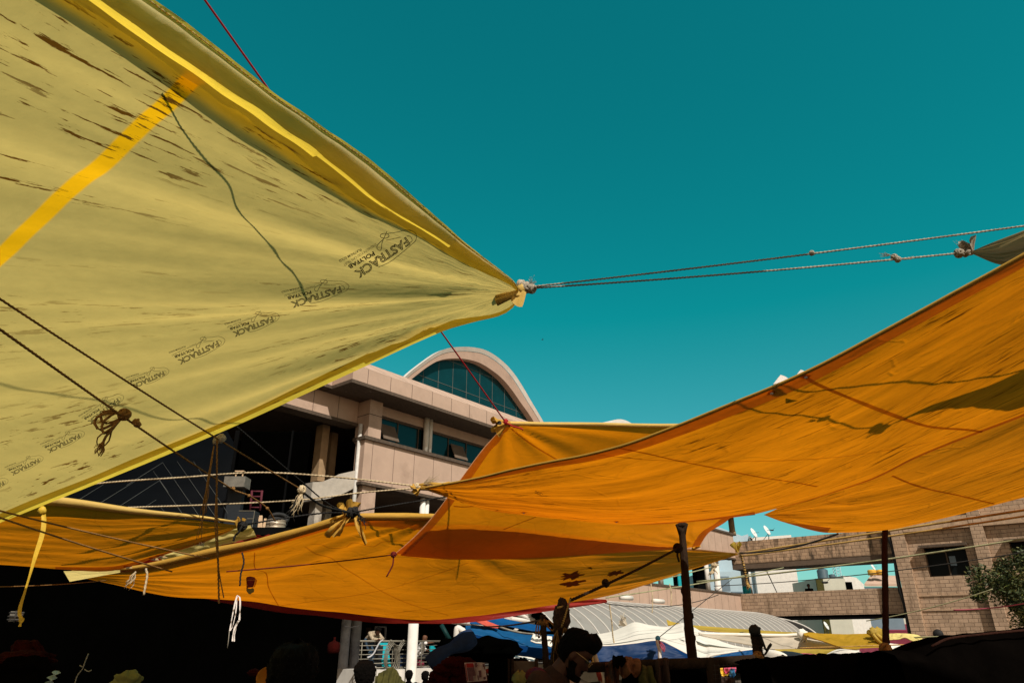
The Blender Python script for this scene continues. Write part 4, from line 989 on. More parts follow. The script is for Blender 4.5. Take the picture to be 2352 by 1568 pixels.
# red tarp behind the low orange one, with a pale yellow sheet laid on it
topr = ptl((250, 1314, 8.2), (400, 1270, 8.2), (530, 1232, 8.2), (640, 1240, 8.4), (900, 1300, 9), (1200, 1365, 10), (1393, 1376, 10.4)); botr = ptl((250, 1318, 8.2), (400, 1350, 8.6), (540, 1388, 8.9), (760, 1419, 9.3), (930, 1431, 9.6), (1060, 1430, 9.8), (1230, 1407, 10.1), (1395, 1383, 10.4))
pr, ur = sheet(botr, topr, nu=90, nv=40, disp=lambda u, v: noise.noise(V((u * 9, v * 3, 0))) * .04)
tr_ = thing('tarpaulin', 'red tarpaulin mostly hidden behind the low torn orange one, a red strip showing', 'tarpaulin', P(760, 1413, 9.3))
MB().grid(pr, ur).build('sheet', 'red', tr_)
pp, up_ = sheet(ptl((395, 1290, 8.0), (470, 1262, 8.0), (590, 1232, 8.0)), ptl((330, 1275, 7.9), (440, 1240, 7.9), (575, 1205, 7.9)), nu=40, nv=20, disp=lambda u, v: noise.noise(V((u * 9, v * 3, 0))) * .03)
one('tarpaulin', MB().grid(pp, up_), 'pale_yellow', 'pale yellow sheet glimpsed between the two left orange tarpaulins', 'tarpaulin')
pp, up_ = sheet(ptl((515, 1258, 8.1), (600, 1245, 8.1), (660, 1232, 8.1)), ptl((528, 1229, 8.05), (570, 1226, 8.05), (640, 1234, 8.05)), nu=30, nv=16, disp=lambda u, v: noise.noise(V((u * 7, v * 3, 4))) * .05)
one('tarpaulin', MB().grid(pp, up_), 'red', 'bright red folded sheet beside the tied tip of the dim orange tarpaulin', 'tarpaulin')

# unseen cloth added above the camera, cut to shade the people, not the tarps
poly = [V((-6, -.7, 5)), V((-.1, -.5, 5)), V((.2, .4, 5)), V((.82, 1.3, 5)), V((1.22, 2.1, 5)), V((1.98, 1.48, 5)), V((2.65, .75, 5)), V((5, -.3, 5)), V((6, -7, 5)), V((-6, -7, 5))]
one('tarpaulin', MB().prism(poly, V((0, 0, .01))), 'added_shade', 'added unseen dark cloth high over the camera, there to shade the foreground', 'tarpaulin')
# ------------------------------------------------------------------ ropes, cords and wires
def pt_on(a, b, px, py=None):
    best = None
    for i in range(401):
        p = a.lerp(b, i / 400); d = p - CAM; yc = d.y * math.cos(PITCH) + d.z * math.sin(PITCH)
        x = 1176 + FPX * d.x / yc; e = abs(x - px)
        if best is None or e < best[0]: best = (e, p)
    return best[1]
BR = 'guy ropes strung between the tarpaulins'
tip = P(1207, 660, 3.0)
def wrapped(o, mb, name, mat): mb.build(name, mat, o)
# two ropes from the yellow tarp's corner to the right
r1 = rope(sagline(tip, P(2700, 470, 2.7), .015), .0041, 'rope', 'palerope', 'pale taut rope from the yellow corner, upper of the two crossing the blue sky', 'rope', BR)
mb = MB(); knot(mb, pt_on(tip, P(2700, 470, 2.7), 1865) - V((0, 0, .012)), .010, 2); mb.build('knot', 'palerope', r1)
mb = MB(); knot(mb, tip, .022, 4); knot(mb, tip + V((.03, 0, -.008)), .018, 8); knot(mb, tip + V((-.022, 0, .012)), .020, 9); frayed(mb, tip + V((.02, 0, .01)), V((.4, -.2, .7)), .035, .7, 26, .0012, 2); mb.build('knot', 'palerope', r1)
e2 = g0 + V((-.02, 0, 0)); a2 = tip + V((0, 0, -.006))
r2 = rope(sagline(a2, e2, .012), .0043, 'rope', 'palerope', 'pale rope tying the yellow corner to the grey canvas corner across the sky', 'rope', BR)
kp = pt_on(a2, e2, 2062) + V((0, 0, -.008))
mb = MB(); knot(mb, kp, .012, 6); knot(mb, kp + V((-.014, 0, .014)), .012, 7); frayed(mb, kp + V((-.03, 0, .025)), V((-1, 0, .05)), .04, .35, 24, .0013, 3); frayed(mb, kp + V((.02, 0, 0)), V((1, 0, .12)), .06, .12, 20, .0015, 4); mb.build('knot', 'palerope', r2)
mb = MB(); knot(mb, e2 + V((-.03, 0, -.004)), .018, 6); mb.build('knot', 'palerope', r2)
# red cord, above the yellow tarp to the raised corner of the second orange tarp
rc0 = P(1161, 969, 4.97); rc1 = P(470, 0, 2.30); rc1 = rc1 + (rc1 - rc0) * .3
rcd = rope(sagline(rc1, rc0, 0), .0055, 'cord', 'redcord', 'thin red cord running behind the yellow tarpaulin to the raised orange corner', 'cord', twisted=False)
mb = MB(); knot(mb, rc0, .018, 5); mb.tube([rc0, rc0 + V((.05, 0, -.03)), rc0 + V((.12, 0, -.05)), rc0 + V((.13, 0, -.062))], .006, 6); mb.build('knot', 'redcord', rcd)
# brown ropes under the yellow tarp
A0_, A1_ = P(-40, 660, 2.15), P(688, 1121, 4.6)
ra = rope(sagline(A0_, A1_, .012), .0043, 'rope', 'brownrope', 'brown rope under the yellow tarpaulin ending in a frayed tassel over the dark building', 'rope', BR)
q = pt_on(A0_, A1_, 507)
mb = MB(); knot(mb, q, .019, 1); knot(mb, q + V((-.022, 0, -.015)), .015, 3); mb.build('knot', 'palerope', ra)
mb = MB(); frayed(mb, q + V((-.03, 0, -.04)), V((0, 0, -1)), .48, .03, 9, .0035, 6); mb.build('frayed_end', 'brownrope', ra)
q = A1_
mb = MB(); knot(mb, q + V((.015, 0, -.008)), .021, 5); frayed(mb, q + V((.02, 0, -.02)), V((-.25, 0, -1)), .14, .35, 24, .004, 1); mb.build('frayed_end', 'jute', ra)
B0_, B1_ = P(-40, 728, 2.2), P(632, 1196, 5.0)
B2_ = pt_on(B0_, P(540, 1127, 4.5), 536)
rb = rope(cat_rom([B0_, B0_.lerp(B2_, .5) - V((0, 0, .012)), B2_, P(572, 1138, 4.62), P(614, 1167, 4.85), B1_], 60), .0050, 'rope', 'brownrope', 'brown knotted rope crossing under the yellow tarpaulin down to the tin drums', 'rope', BR)
q = pt_on(B0_, B2_, 286)
mb = MB(); knot(mb, q, .022, 2); knot(mb, q + V((.04, .05, -.025)), .016, 4); mb.build('knot', 'brownrope', rb)
mb = MB()
for k, (dx, dz, L) in enumerate(((-.10, .0, .1), (-.12, -.03, .1), (-.08, -.05, .1))):
    mb.tube(cat_rom([q, q + V((dx * .5, -.02, dz * .3 + .012)), q + V((dx, -.02, dz)), q + V((dx * .8, -.01, dz - .045)), q + V((-.01, 0, -.02))], 16), .006, 6, True, 300, 3)
frayed(mb, q + V((-.02, 0, -.02)), V((-.45, 0, -1)), .16, .25, 4, .006, 8); frayed(mb, q + V((-.07, 0, -.13)), V((-.2, 0, -1)), .05, .5, 14, .003, 9)
mb.build('frayed_bow', 'brownrope', rb)
for x, y, d_ in ((536, 1121, 4.45), (572, 1138, 4.6), (614, 1167, 4.83)):
    mb = MB(); knot(mb, P(x, y, d_), .008, x); mb.build('knot', 'brownrope', rb)
# pale ropes to the tip of the main orange tarp
mt = P(968, 1117, 5.2)
rcx = rope(cat_rom([P(160, 1120, 5.6), P(245, 1108, 5.5), P(420, 1096, 5.35), P(600, 1085, 5.2), P(780, 1096, 5.2), mt], 60), .0062, 'rope', 'jute', 'pale jute rope, upper of the pair holding the tip of the streaked orange tarpaulin', 'rope', BR)
mb = MB(); knot(mb, mt + V((-.03, 0, 0)), .020, 2); frayed(mb, mt + V((.0, 0, .010)), V((.7, -.1, .22)), .11, .35, 40, .0018, 4); mb.build('knot', 'jute', rcx)
rope(cat_rom([P(160, 1172, 5.6), P(270, 1166, 5.5), P(500, 1158, 5.35), P(700, 1147, 5.25), P(830, 1131, 5.2), mt + V((-.02, 0, -.01))], 60), .0056, 'rope', 'jute', 'pale jute rope, lower of the pair holding the tip of the streaked orange tarpaulin', 'rope', BR)
rope([mt + V((.0, 0, .02)), P(1060, 1105, 6.0), P(1120, 1095, 7.0)], .006, 'rope', 'jute', 'short thin rope running from the frayed knot behind the raised orange tarpaulin', 'rope')
# black ropes
kk = k4 + V((-.02, -.03, .05))
rk = rope(cat_rom([P(552, 1206, 5.55), P(650, 1190, 5.8), P(740, 1178, 6.0), kk], 40), .0065, 'rope', 'blackrope', 'black rope from the dim orange tip to the tied yellow cloth', 'rope', 'black ropes')
mb = MB(); knot(mb, P(556, 1208, 5.55), .03, 3); mb.tube(cat_rom([P(556, 1208, 5.5), P(548, 1222, 5.5), P(540, 1230, 5.5), P(536, 1242, 5.5)], 12), .008, 6); mb.build('knot', 'blackrope', rk)
rk2 = rope(cat_rom([P(545, 980, 4.9), P(690, 1103, 5.6), P(760, 1160, 6.0), kk], 50), .0055, 'rope', 'blackrope', 'black twisted rope slanting down to the tied yellow cloth', 'rope', 'black ropes')
mb = MB(); knot(mb, kk, .036, 5); knot(mb, kk + V((.035, -.01, .01)), .03, 6); frayed(mb, kk + V((.06, -.02, 0)), V((.5, -.2, -1)), .13, .4, 14, .005, 6); mb.build('knot', 'blackrope', rk2)
rope(cat_rom([kk, P(900, 1160, 6.4), P(1040, 1138, 6.8)], 30), .0065, 'rope', 'blackrope', 'black rope from the tied yellow cloth to the right, behind the streaked tarpaulin tip', 'rope', 'black ropes')
mb = MB(); frayed(mb, P(684, 1142, 4.6), V((-.25, 0, -1)), .13, .18, 16, .005, 12); one('rope_end', mb, 'blackrope', 'hanging grey black tassel of frayed rope below the jute tassel', 'rope')
rope([P(688, 1124, 4.62), P(740, 1160, 5.2), kk], .0075, 'rope', 'blackrope', 'thick black rope end joining the jute tassel to the tied yellow cloth', 'rope', 'black ropes')
# hanging twines, ribbon and strap
rope(cat_rom([pt_on(A0_, A1_, 500) + V((0, 0, -.02)), P(498, 1180, 3.75), P(501, 1290, 3.75), P(503, 1385, 3.75)], 60), .0045, 'twine', 'brownrope', 'brown twine hanging straight down in front of the torn orange tarpaulin', 'twine')
rope(cat_rom([P(497, 1130, 3.8), P(494, 1200, 3.8), P(500, 1290, 3.8), P(506, 1330, 3.8), P(514, 1372, 3.8)], 40), .003, 'twine', 'brownrope', 'second thinner brown twine hanging wavily beside the straight one', 'twine')
rope(cat_rom([P(556, 1268, 6.2), P(560, 1290, 6.2), P(553, 1318, 6.2), P(551, 1345, 6.2)], 20), .007, 'twine', 'blackrope', 'short black twine knotted through the rolled edge of the torn orange tarpaulin', 'twine')
rope(cat_rom([P(335, 1305, 6.3), P(338, 1320, 6.3), P(334, 1345, 6.3), P(330, 1366, 6.3)], 16), .009, 'twine', 'jute', 'pale frayed twine tail hanging from the left rolled edge, the longer one', 'twine')
mb = MB(); frayed(mb, P(312, 1312, 6.3), V((-.3, 0, -1)), .15, .25, 7, .006, 3); one('twine', mb, 'jute', 'short frayed yellow tassel hanging from the left rolled edge', 'twine')
mb = MB()
def band(path, w0, w1):
    p = cat_rom(path, 26); rows = []
    for i, c in enumerate(p):
        u = i / 25; w = w0 * (1 - u) + w1 * u; a = .5 * math.sin(u * 7); rows.append([c - V((math.cos(a), math.sin(a), 0)) * w / 2, c + V((0, .004, .0)), c + V((math.cos(a), math.sin(a), 0)) * w / 2])
    mb.grid(rows, [[(i * .02, j * .02) for j in range(3)] for i in range(26)])
rbn = thing('ribbon', 'white plastic ribbon looped through the torn orange tarpaulin, its tails hanging over the dark stall', 'ribbon', P(545, 1367, 6.0))
band([P(*cN(735, 232), 6), P(*cN(762, 260), 6), P(*cN(764, 420), 6), P(*cN(757, 525), 6)], .011, .015); band([P(*cN(750, 530), 6), P(*cN(705, 610), 6), P(*cN(683, 700), 6), P(*cN(676, 772), 6)], .016, .012); band([P(*cN(742, 540), 6.02), P(*cN(715, 620), 6.02), P(*cN(700, 710), 6.02), P(*cN(697, 775), 6.02)], .010, .010)
band([P(*cN(735, 232), 6), P(*cN(715, 290), 6), P(*cN(690, 400), 6), P(*cN(660, 560), 6), P(*cN(645, 650), 6)], .012, .011); band([P(*cN(728, 260), 6.02), P(*cN(715, 430), 6.02), P(*cN(680, 590), 6.02), P(*cN(650, 650), 6.02)], .010, .007)
mb.build('ribbon_loops', 'ribbon', rbn)
mb = MB(); mb.tube([P(*cN(640, 650), 6), P(*cN(628, 770), 6), P(*cN(615, 855), 6)], .003, 5); mb.build('thread', 'stringer', rbn)
mb = MB(); band([P(99, 1172, 5.15), P(101, 1200, 5.15), P(96, 1230, 5.15), P(82, 1274, 5.15), P(68, 1322, 5.15), P(56, 1362, 5.15), P(46, 1395, 5.15), P(45, 1412, 5.15), P(50, 1420, 5.15)], .032, .026); band([P(50, 1418, 5.15), P(48, 1428, 5.15), P(45, 1438, 5.15)], .036, .02)
mb.blob(P(97, 1172, 5.15), .03, .02, .03, .4, 3, 7); one('strap', mb, 'strap', 'long yellow cloth strap hanging down at the left edge over the dark stall', 'strap')
# lines crossing the left orange tarp
for (a, b, lab, r) in ((( -30, 1165, 4.3), (480, 1282, 5.8), 'dark line crossing the dim orange tarpaulin, the upper with a knot', .006), ((-30, 1178, 4.3), (395, 1312, 5.8), 'dark line crossing the dim orange tarpaulin, the lower one', .006), ((-10, 1347, 5.0), (245, 1332, 6.4), 'thin brown line from the torn tarpaulin corner to the left edge', .004)):
    rope(sagline(P(*a), P(*b), .01), r, 'line', 'brownrope', lab, 'line', twisted=False)
rope(sagline(P(905, 1273, 6.55), P(520, 1312, 6.3), .01), .006, 'cord', 'darkcord', 'dark red cord from the left corner of the clean orange tarpaulin', 'cord', twisted=False)
mb = MB(); q = P(904, 1273, 6.5); knot(mb, q, .02, 3); mb.tube(cat_rom([q, q + V((-.0, 0, -.08)), q + V((-.01, 0, -.11)), q + V((-.05, 0, -.19))], 10), .007, 6); one('cord_knot', mb, 'darkcord', 'small dark red knot on the left corner of the clean orange tarpaulin', 'knot')
# right hand lines
k5 = P(1697, 1271, 8.9)
LN = [(k5, P(2700, 1118, 6.0), .012, 'yellowrope', 'yellow rope running right from the torn tarpaulin end, upper of the close pair', .0),
      (k5 + V((0, 0, -.03)), P(2700, 1130, 6.0), .010, 'yellowrope', 'yellow rope running right from the torn tarpaulin end, lower of the close pair', .02),
      (P(1600, 1335, 9.5), P(2700, 1178, 6.5), .010, 'greenrope', 'pale green line passing in front of the brick tower window', .05),
      (P(1640, 1345, 11), P(2700, 1205, 7), .006, 'wire', 'dark wire passing below the pale green line over the brick tower', .1),
      (P(1700, 1452, 13), P(2700, 1425, 8), .012, 'greenrope', 'pale line sagging just above the dark stall cover', .12),
      (P(1837, 1487, 9), P(2160, 1477, 8.5), .007, 'yellowrope', 'thin yellow line along the faded yellow awnings', .0),
      (P(1990, 1425, 9), P(2280, 1352, 8), .006, 'greenrope', 'thin slanting line knotted in front of the brick tower window', .03),
      (P(2190, 1400, 8), P(2420, 1370, 7.5), .007, 'pinkcord', 'faded pink line crossing the bush at the right edge', .03),
      (P(1650, 1365, 12), P(1390, 1385, 9), .006, 'wire', 'dark wire across the pink lower wall, the lowest of the wires', .1),
      (P(1367, 1360, 9), P(1650, 1297, 12), .008, 'greenrope', 'pale rope rising beside the torn tarpaulin edge over the pink lower wall', .02),
      (P(1392, 1372, 9), P(1800, 1303, 13), .008, 'greenrope', 'pale rope in front of the columns at the end of the pink building', .02),
      (P(1511, 1465, 9), P(1680, 1330, 12), .005, 'wire', 'thin line from the blue knobbed pole up to the right', .0),
      (P(1700, 1269, 8.8), P(1925, 1225, 7.4), .010, 'wire', 'black line from the torn tarpaulin end to the lower corner of the rear orange tarpaulin', .05)]
for a, b, r, m_, lab, sg in LN: rope(sagline(a, b, sg), r, 'line', m_, lab, 'line', twisted=False)
mb = MB(); tail_ = P(1690, 1255, 8.9); crumple(mb, tail_ + V((.01, 0, -.03)), .075, 2, V((-.1, -.2, 1)), 3); one('cloth_knot', mb, 'yellow_far', 'yellow cloth knot at the right end of the torn orange tarpaulin', 'knot')
mb = MB(); a = P(1702, 1274, 8.8); mb.tube(cat_rom([a, a + V((.02, 0, -.15)), a + V((.03, 0, -.3)), a + V((.035, 0, -.37))], 14), .018, 7, True, 120, 3); frayed(mb, a + V((.03, 0, -.3)), V((.2, 0, -1)), .1, .3, 8, .008, 4); one('rope_tail', mb, 'yellowrope', 'thick yellow rope tail hanging below the yellow cloth knot', 'rope')
mb = MB(); a = P(1640, 1297, 9.5); frayed(mb, a, V((-.25, 0, -1)), .2, .3, 6, .012, 7); knot(mb, a, .03, 2); one('rope_tail', mb, 'jute', 'short pale rope tail with a white knot near the end columns', 'rope')
s0 = P(1557, 1258, 6.0); s1 = P(1310, 1378, 4.3)
rs = rope(sagline(s0, s1, .01), .0085, 'rope', 'wood', 'dark guy rope from the forked pole down to the sacking wrapped post', 'rope')
mb = MB(); knot(mb, s0, .03, 3); mb.tube([s0, s0 + V((-.01, 0, -.06)), s0 + V((.0, 0, -.11))], .009, 6); knot(mb, pt_on(s0, s1, 1391), .02, 6); mb.build('knot', 'wood', rs)
mb = MB(); a = P(1400, 1385, 9.5); mb.tube(cat_rom([a, P(1404, 1420, 9.5), P(1408, 1460, 9.5), P(1411, 1478, 9.5)], 20), .010, 6, True, 90, 3); frayed(mb, P(1411, 1476, 9.5), V((.1, 0, -1)), .22, .12, 6, .008, 2); one('string', mb, 'jute', 'pale frayed string hanging from the red tarpaulin corner', 'string')
for x0, y0, y1, d, lab in ((1538, 1340, 1392, 11, 'thin pale string hanging before the pink lower wall, nearest the forked pole'), (1495, 1340, 1407, 12, 'thin pale string hanging over the sheet metal roof, further left')):
    rope(cat_rom([P(x0, y0, d), P(x0 + 4, (y0 + y1) / 2, d), P(x0 + 3, y1, d)], 12), .008, 'string', 'jute', lab, 'string', twisted=False)
# ------------------------------------------------------------------ sheet metal vault in front of the pink building
VC, VW, VZ, VH = 1.6, 3.7, 1.2, 2.05
def vp(t_, a, k=0): return W(t_, VC + (VW + k) * math.cos(a), VZ + (VH + k) * math.sin(a))
va = thing('vaulted_roof', 'long grey sheet metal barrel roof with raised ribs below the pink building', 'roof', W(15, VC, 0))
T1, T2 = 4.2, 27.3
mb = MB(); mb.grid([[vp(t_, R(114) * k / 30) for k in range(31)] for t_ in [T1 + (T2 - T1) * i / 60 for i in range(61)]]); mb.build('roof_sheet', 'roofmetal', va)
for i in range(31):
    t_ = T1 + (T2 - T1) * i / 30; mb = MB(); mb.tube([vp(t_, R(114) * k / 30, .015) for k in range(31)], .022, 6); mb.build('rib', 'rib', va)
mb = MB(); mb.add([vp(T2 - .02, R(114) * k / 30, -.02) for k in range(31)] + [W(T2 - .02, .15, 0), W(T2 - .02, VC + VW, 0)], [tuple(range(33))], None, False); mb.build('gable', 'blacker', va)
mb = MB(); mb.grid([[vp(t_, R(100) * k / 30, -.25) for k in range(31)] for t_ in (T2 + .02, T2 + 1.5, T2 + 3.2)]); mb.build('end_canopy', 'rubber', va)
mb = MB(); mb.tube([vp(T2 + 3.2, R(100) * k / 30, -.22) for k in range(31)], .05, 6); mb.build('end_rim', 'rib', va)
mb = MB()
for t_ in (T1 + .5, 12, 20, T2 - .5):
    for b in (.3, VC + VW - .2): mb.tube([W(t_, b, 0), W(t_, b, VZ + .3)], .08, 10)
mb.build('post', 'steel', va)
for x, y, ln in ((1425, 1371, .9), (1500, 1379, .9)):
    q = PL(x, y, W(0, .6, 0), BN); m_ = MB(); m_.tube([q, q + BD * ln + BN * .1], .11, 12); one('pipe_offcut', m_, 'white', 'white pipe offcut lying on the sheet metal roof, ' + ('nearer the torn orange tarpaulin' if x < 1450 else 'nearer the forked pole'), 'pipe')
# open steel truss at the end of the vault
trs = thing('steel_truss', 'white tubular steel truss at the near end of the sheet metal roof', 'truss', P(1120, 1430, 25))
segs = [(cM(1650, 297), cM(2135, 348)), (cM(1700, 262), cM(2000, 262)), (cM(1722, 270), cM(1742, 305)), (cM(1772, 305), cM(1800, 258)), (cM(1808, 270), cM(1850, 315)), (cM(1868, 325), cM(1912, 262)), (cL(0, 566), cL(112, 578)), (cL(340, 508), cL(705, 543)), (cL(392, 440), cL(436, 530)), (cL(480, 432), cL(695, 538)), (cL(555, 425), cL(655, 478)), (cL(630, 440), cL(632, 500)), (cL(470, 620), cL(492, 650))]
for a, b in segs: MB().tube([P(*a, 25), P(*b, 25)], .085, 8).build('bar', 'white', trs)
fr = thing('pipe_gate', 'white bent pipe frame standing before the dark arcade, near the blue tarpaulins', 'frame', P(1055, 1480, 24))
mb = MB(); mb.tube(cat_rom([P(*cM(1716, 590), 24), P(*cM(1730, 415), 24), P(*cM(1745, 402), 24), P(*cM(1795, 432), 24), P(*cM(1818, 445), 24), P(*cM(1803, 562), 24)], 30), .10, 8); mb.build('bent_pipe', 'white', fr)
mb = MB(); mb.tube([P(*cM(1500, 350), 24), P(*cM(1645, 605), 24)], .07, 8); mb.build('brace', tarp_mat('teal_brace', (.02, .1, .1), (.03, .13, .13)), fr)

# ------------------------------------------------------------------ blue, white, beige and yellow awnings in the middle distance
def awn(label, bot, top, mat, y0, y1, group=None, sag=0, wr=.03, name='awning', nu=70, nv=26, extra=None):
    b = [P(x, y, y0 if not d else d[0]) for x, y, *d in bot]; tt_ = [P(x, y, y1 if not d else d[0]) for x, y, *d in top]
    sd = sum(ord(c) for c in label) % 50
    q, uq = sheet(b, tt_, nu=nu, nv=nv, disp=lambda u, v: (.15 + .85 * min(1, v * 4, (1 - v) * 4)) * wr * .7 * (noise.noise(V((u * 6, v * 2, sd))) + .35 * noise.noise(V((u * 17, v * 5, sd)))), sag=sag)
    root = thing(name, label, 'awning', b[len(b) // 2], group)
    MB().grid(q, uq).build('sheet', mat, root)
    e = MB(); e.tube([r[0] for r in q], .012, 6); e.build('edge', mat, root)
    return root, q
wn = [(1354.7, 1482.8), (1403.5, 1481.8), (1460, 1476), (1509, 1470), (1521, 1471), (1545, 1483), (1584, 1503), (1601, 1509), (1623, 1510.5), (1631, 1505), (1680, 1497), (1736, 1489.5)]
wf = [(1354.7, 1458.4), (1403.5, 1449.6), (1433, 1438), (1458, 1428), (1491, 1434), (1528, 1438), (1550, 1434), (1572, 1429.5), (1595, 1440), (1625, 1458), (1660, 1473), (1690, 1482), (1736, 1488.5)]
aw, _ = awn('large sunlit white tarpaulin awning behind the man with glasses', wn, wf, 'white_tarp', 9, 13, wr=.014, nu=110)
mb = MB(); crumple(mb, P(1436, 1434, 13), .09, 2, V((-.6, 0, .8))); frayed(mb, P(1434, 1428, 13), V((-.3, 0, 1)), .12, .4, 8, .012, 1); mb.build('corner_tie', 'beige_tarp', aw)
av, _ = awn('deep blue cloth front hanging below the large white awning', [(1340, 1527), (1400, 1525), (1460, 1521), (1509, 1519), (1550, 1518), (1600, 1517), (1640, 1516)], [(1354, 1483), (1403.5, 1482), (1460, 1476.5), (1510, 1470.5), (1545, 1483.5), (1584, 1503.5), (1622, 1511)], 'blue_shaded', 8.9, 8.98, wr=.02)
awn('bright blue cloth piece below the right end of the large white awning', [(1612, 1518), (1680, 1514), (1738, 1511)], [(1623, 1511), (1680, 1498), (1735, 1490)], 'blue', 8.9, 8.97, wr=.015)
awn('small upper blue tarpaulin at the foot of the steel truss', [cL(-60, 565), cL(180, 577), cL(330, 588), cL(550, 627), cL(700, 652), cL(892, 650)], [cL(-60, 510), cL(60, 485), cL(240, 460), cL(330, 500), cL(500, 540), cL(700, 576), cL(890, 611)], 'blue', 13, 13.6, wr=.05)
awn('faded blue tarpaulin with pale streaks left of the wooden post', [cL(-110, 660), cL(0, 692), cL(200, 742), cL(400, 792), cL(600, 832), cL(800, 852), cL(930, 858)], [cL(-110, 590), cL(0, 585), cL(200, 605), cL(320, 650), cL(500, 660), cL(760, 690), cL(930, 695)], tarp_mat('faded_blue_tarp', (.01, .08, .22), (.012, .105, .27), (.30, .30, .36), th=.60, sx=.8, sy=3.5, ft=.25), 11, 12, wr=.04)
awn('dark blue cloth front hanging left of the wooden post', [cL(-110, 720), cL(0, 795), cL(150, 815), cL(300, 862), cL(390, 922), cL(500, 935), cL(650, 950), cL(800, 975), cL(930, 985)], [cL(-110, 662), cL(0, 694), cL(200, 744), cL(400, 794), cL(600, 834), cL(800, 854), cL(930, 860)], 'blue_shaded', 10.6, 10.95, wr=.03)
awn('crumpled white sheet knotted over the blue tarpaulin beside the wooden post', [cL(655, 770), cL(720, 790), cL(790, 800), cL(905, 838)], [cL(665, 735), cL(690, 690), cL(780, 705), cL(905, 715)], 'white_tarp', 10.4, 10.8, wr=.05, nu=40)
awn('small sunlit white awning low behind the newspaper sheet', [cL(100, 960), cL(225, 965), cL(400, 975), cL(550, 990), cL(712, 1020)], [cL(140, 940), cL(225, 913), cL(330, 920), cL(480, 915), cL(600, 945), cL(712, 978)], 'white_tarp', 13, 15, wr=.04)
awn('salmon red cloth strip tied at the edge of the faded blue tarpaulin', [cL(-20, 520), cL(60, 560), cL(160, 600), cL(270, 618)], [cL(-20, 490), cL(60, 492), cL(170, 545), cL(285, 590)], 'salmon', 11.6, 11.9, wr=.03, nu=40)
rope(sagline(P(*cL(290, 605), 11.6), P(*cL(690, 690), 10.8), .02), .016, 'rope', 'palerope', 'white rope from the salmon cloth strip down to the crumpled white sheet', 'rope', twisted=False)
rope(sagline(P(*cL(-40, 580), 10), P(*cL(775, 525), 5.0), .03), .007, 'line', 'wire', 'dark line across the blue tarpaulins to the wooden post', 'line', twisted=False)
awn('beige awning with a pale lit upper edge, tied at its middle', [(1611, 1457.5), (1660, 1468), (1734, 1482), (1764, 1489), (1830, 1489), (1895, 1488.5), (1945, 1488)], [(1605, 1454.5), (1700, 1456.5), (1800, 1458.5), (1841, 1457), (1870, 1464), (1905, 1473), (1945, 1486)], 'beige_tarp', 10.4, 10.8, wr=.05)
mb = MB(); mb.tube(cat_rom([P(x, y, 10.72) for x, y in ((1605, 1454.5), (1700, 1456.5), (1800, 1458.5), (1841, 1457), (1870, 1464), (1905, 1473))], 40), .022, 8); mb.blob(P(1843, 1456, 10.6), .07, .05, .07, .4, 3, 8); frayed(mb, P(1843, 1458, 10.6), V((.1, 0, -1)), .15, .4, 8, .014, 3); one('awning_edge', mb, 'white_tarp', 'white rolled cloth edge tied over the beige awning', 'cloth')
awn('faded yellow awning strip lying along the sheet metal roof edge', [(1580, 1441), (1640, 1449), (1700, 1454), (1800, 1458), (1845, 1456), (1900, 1468)], [(1580, 1434), (1640, 1438.5), (1700, 1443), (1800, 1450), (1845, 1452), (1900, 1455)], 'yellow_far', 13.3, 13.8, wr=.03)
awn('small yellow cloth corner tied above the white awning, left of the forked pole', [(1534, 1435), (1550, 1435), (1572, 1434)], [(1531, 1422), (1548, 1428), (1574, 1433)], 'yellow_far', 13.6, 13.8, wr=.03, nu=30)
ay, qy = awn('sagging ochre yellow awning with a dirty patch, left of the red brown pole', [(1846, 1457), (1895, 1473), (1925, 1483), (1945, 1490), (1990, 1488), (2034, 1484)], [(1846, 1453), (1895, 1454), (1950, 1455.5), (2004, 1453), (2034, 1456)], tarp_mat('ochre_awning', (.6, .33, .012), (.55, .33, .03), (.25, .12, .01), th=.6, sx=1, sy=3, ft=.4), 10.2, 10.6, wr=.05)
mb = MB(); mb.blob(P(2010, 1452, 10.4), .10, .05, .07, .6, 4, 9, 3); mb.tube([P(2012, 1455, 10.3), P(2030, 1470, 10.3)], .03, 7); mb.tube([P(2005, 1456, 10.3), P(2022, 1477, 10.3)], .025, 7); mb.build('corner_tie', 'yellow_far', ay)
awn('bright yellow awning end right of the red brown pole', [(2038, 1468), (2065, 1466), (2080, 1463), (2095, 1470), (2115, 1478), (2124, 1480)], [(2038, 1454), (2065, 1453.5), (2095, 1455), (2112, 1459), (2120, 1467), (2124, 1478)], 'pale_yellow', 10.2, 10.6, wr=.05, nu=40)
awn('brown ochre cloth end below the beige awning', [(1780, 1505), (1837, 1503), (1892, 1504.5), (1942, 1491)], [(1780, 1490), (1837, 1489.5), (1895, 1490), (1944, 1490)], 'yellow_far', 9.7, 10, wr=.03, nu=40)
awn('white cloth awning low behind the dark stall cover, right of the red brown pole', [(2052, 1496), (2090, 1495), (2130, 1493)], [(2041, 1476), (2080, 1480), (2127, 1480)], 'white_tarp', 9.6, 9.9, wr=.03, nu=40)
awn('brown corrugated sheet awning beside the foot of the red brown pole', [(1972, 1499), (2032, 1497)], [(1975, 1488), (2030, 1486)], 'maroon', 9.6, 9.9, wr=.01, nu=30)
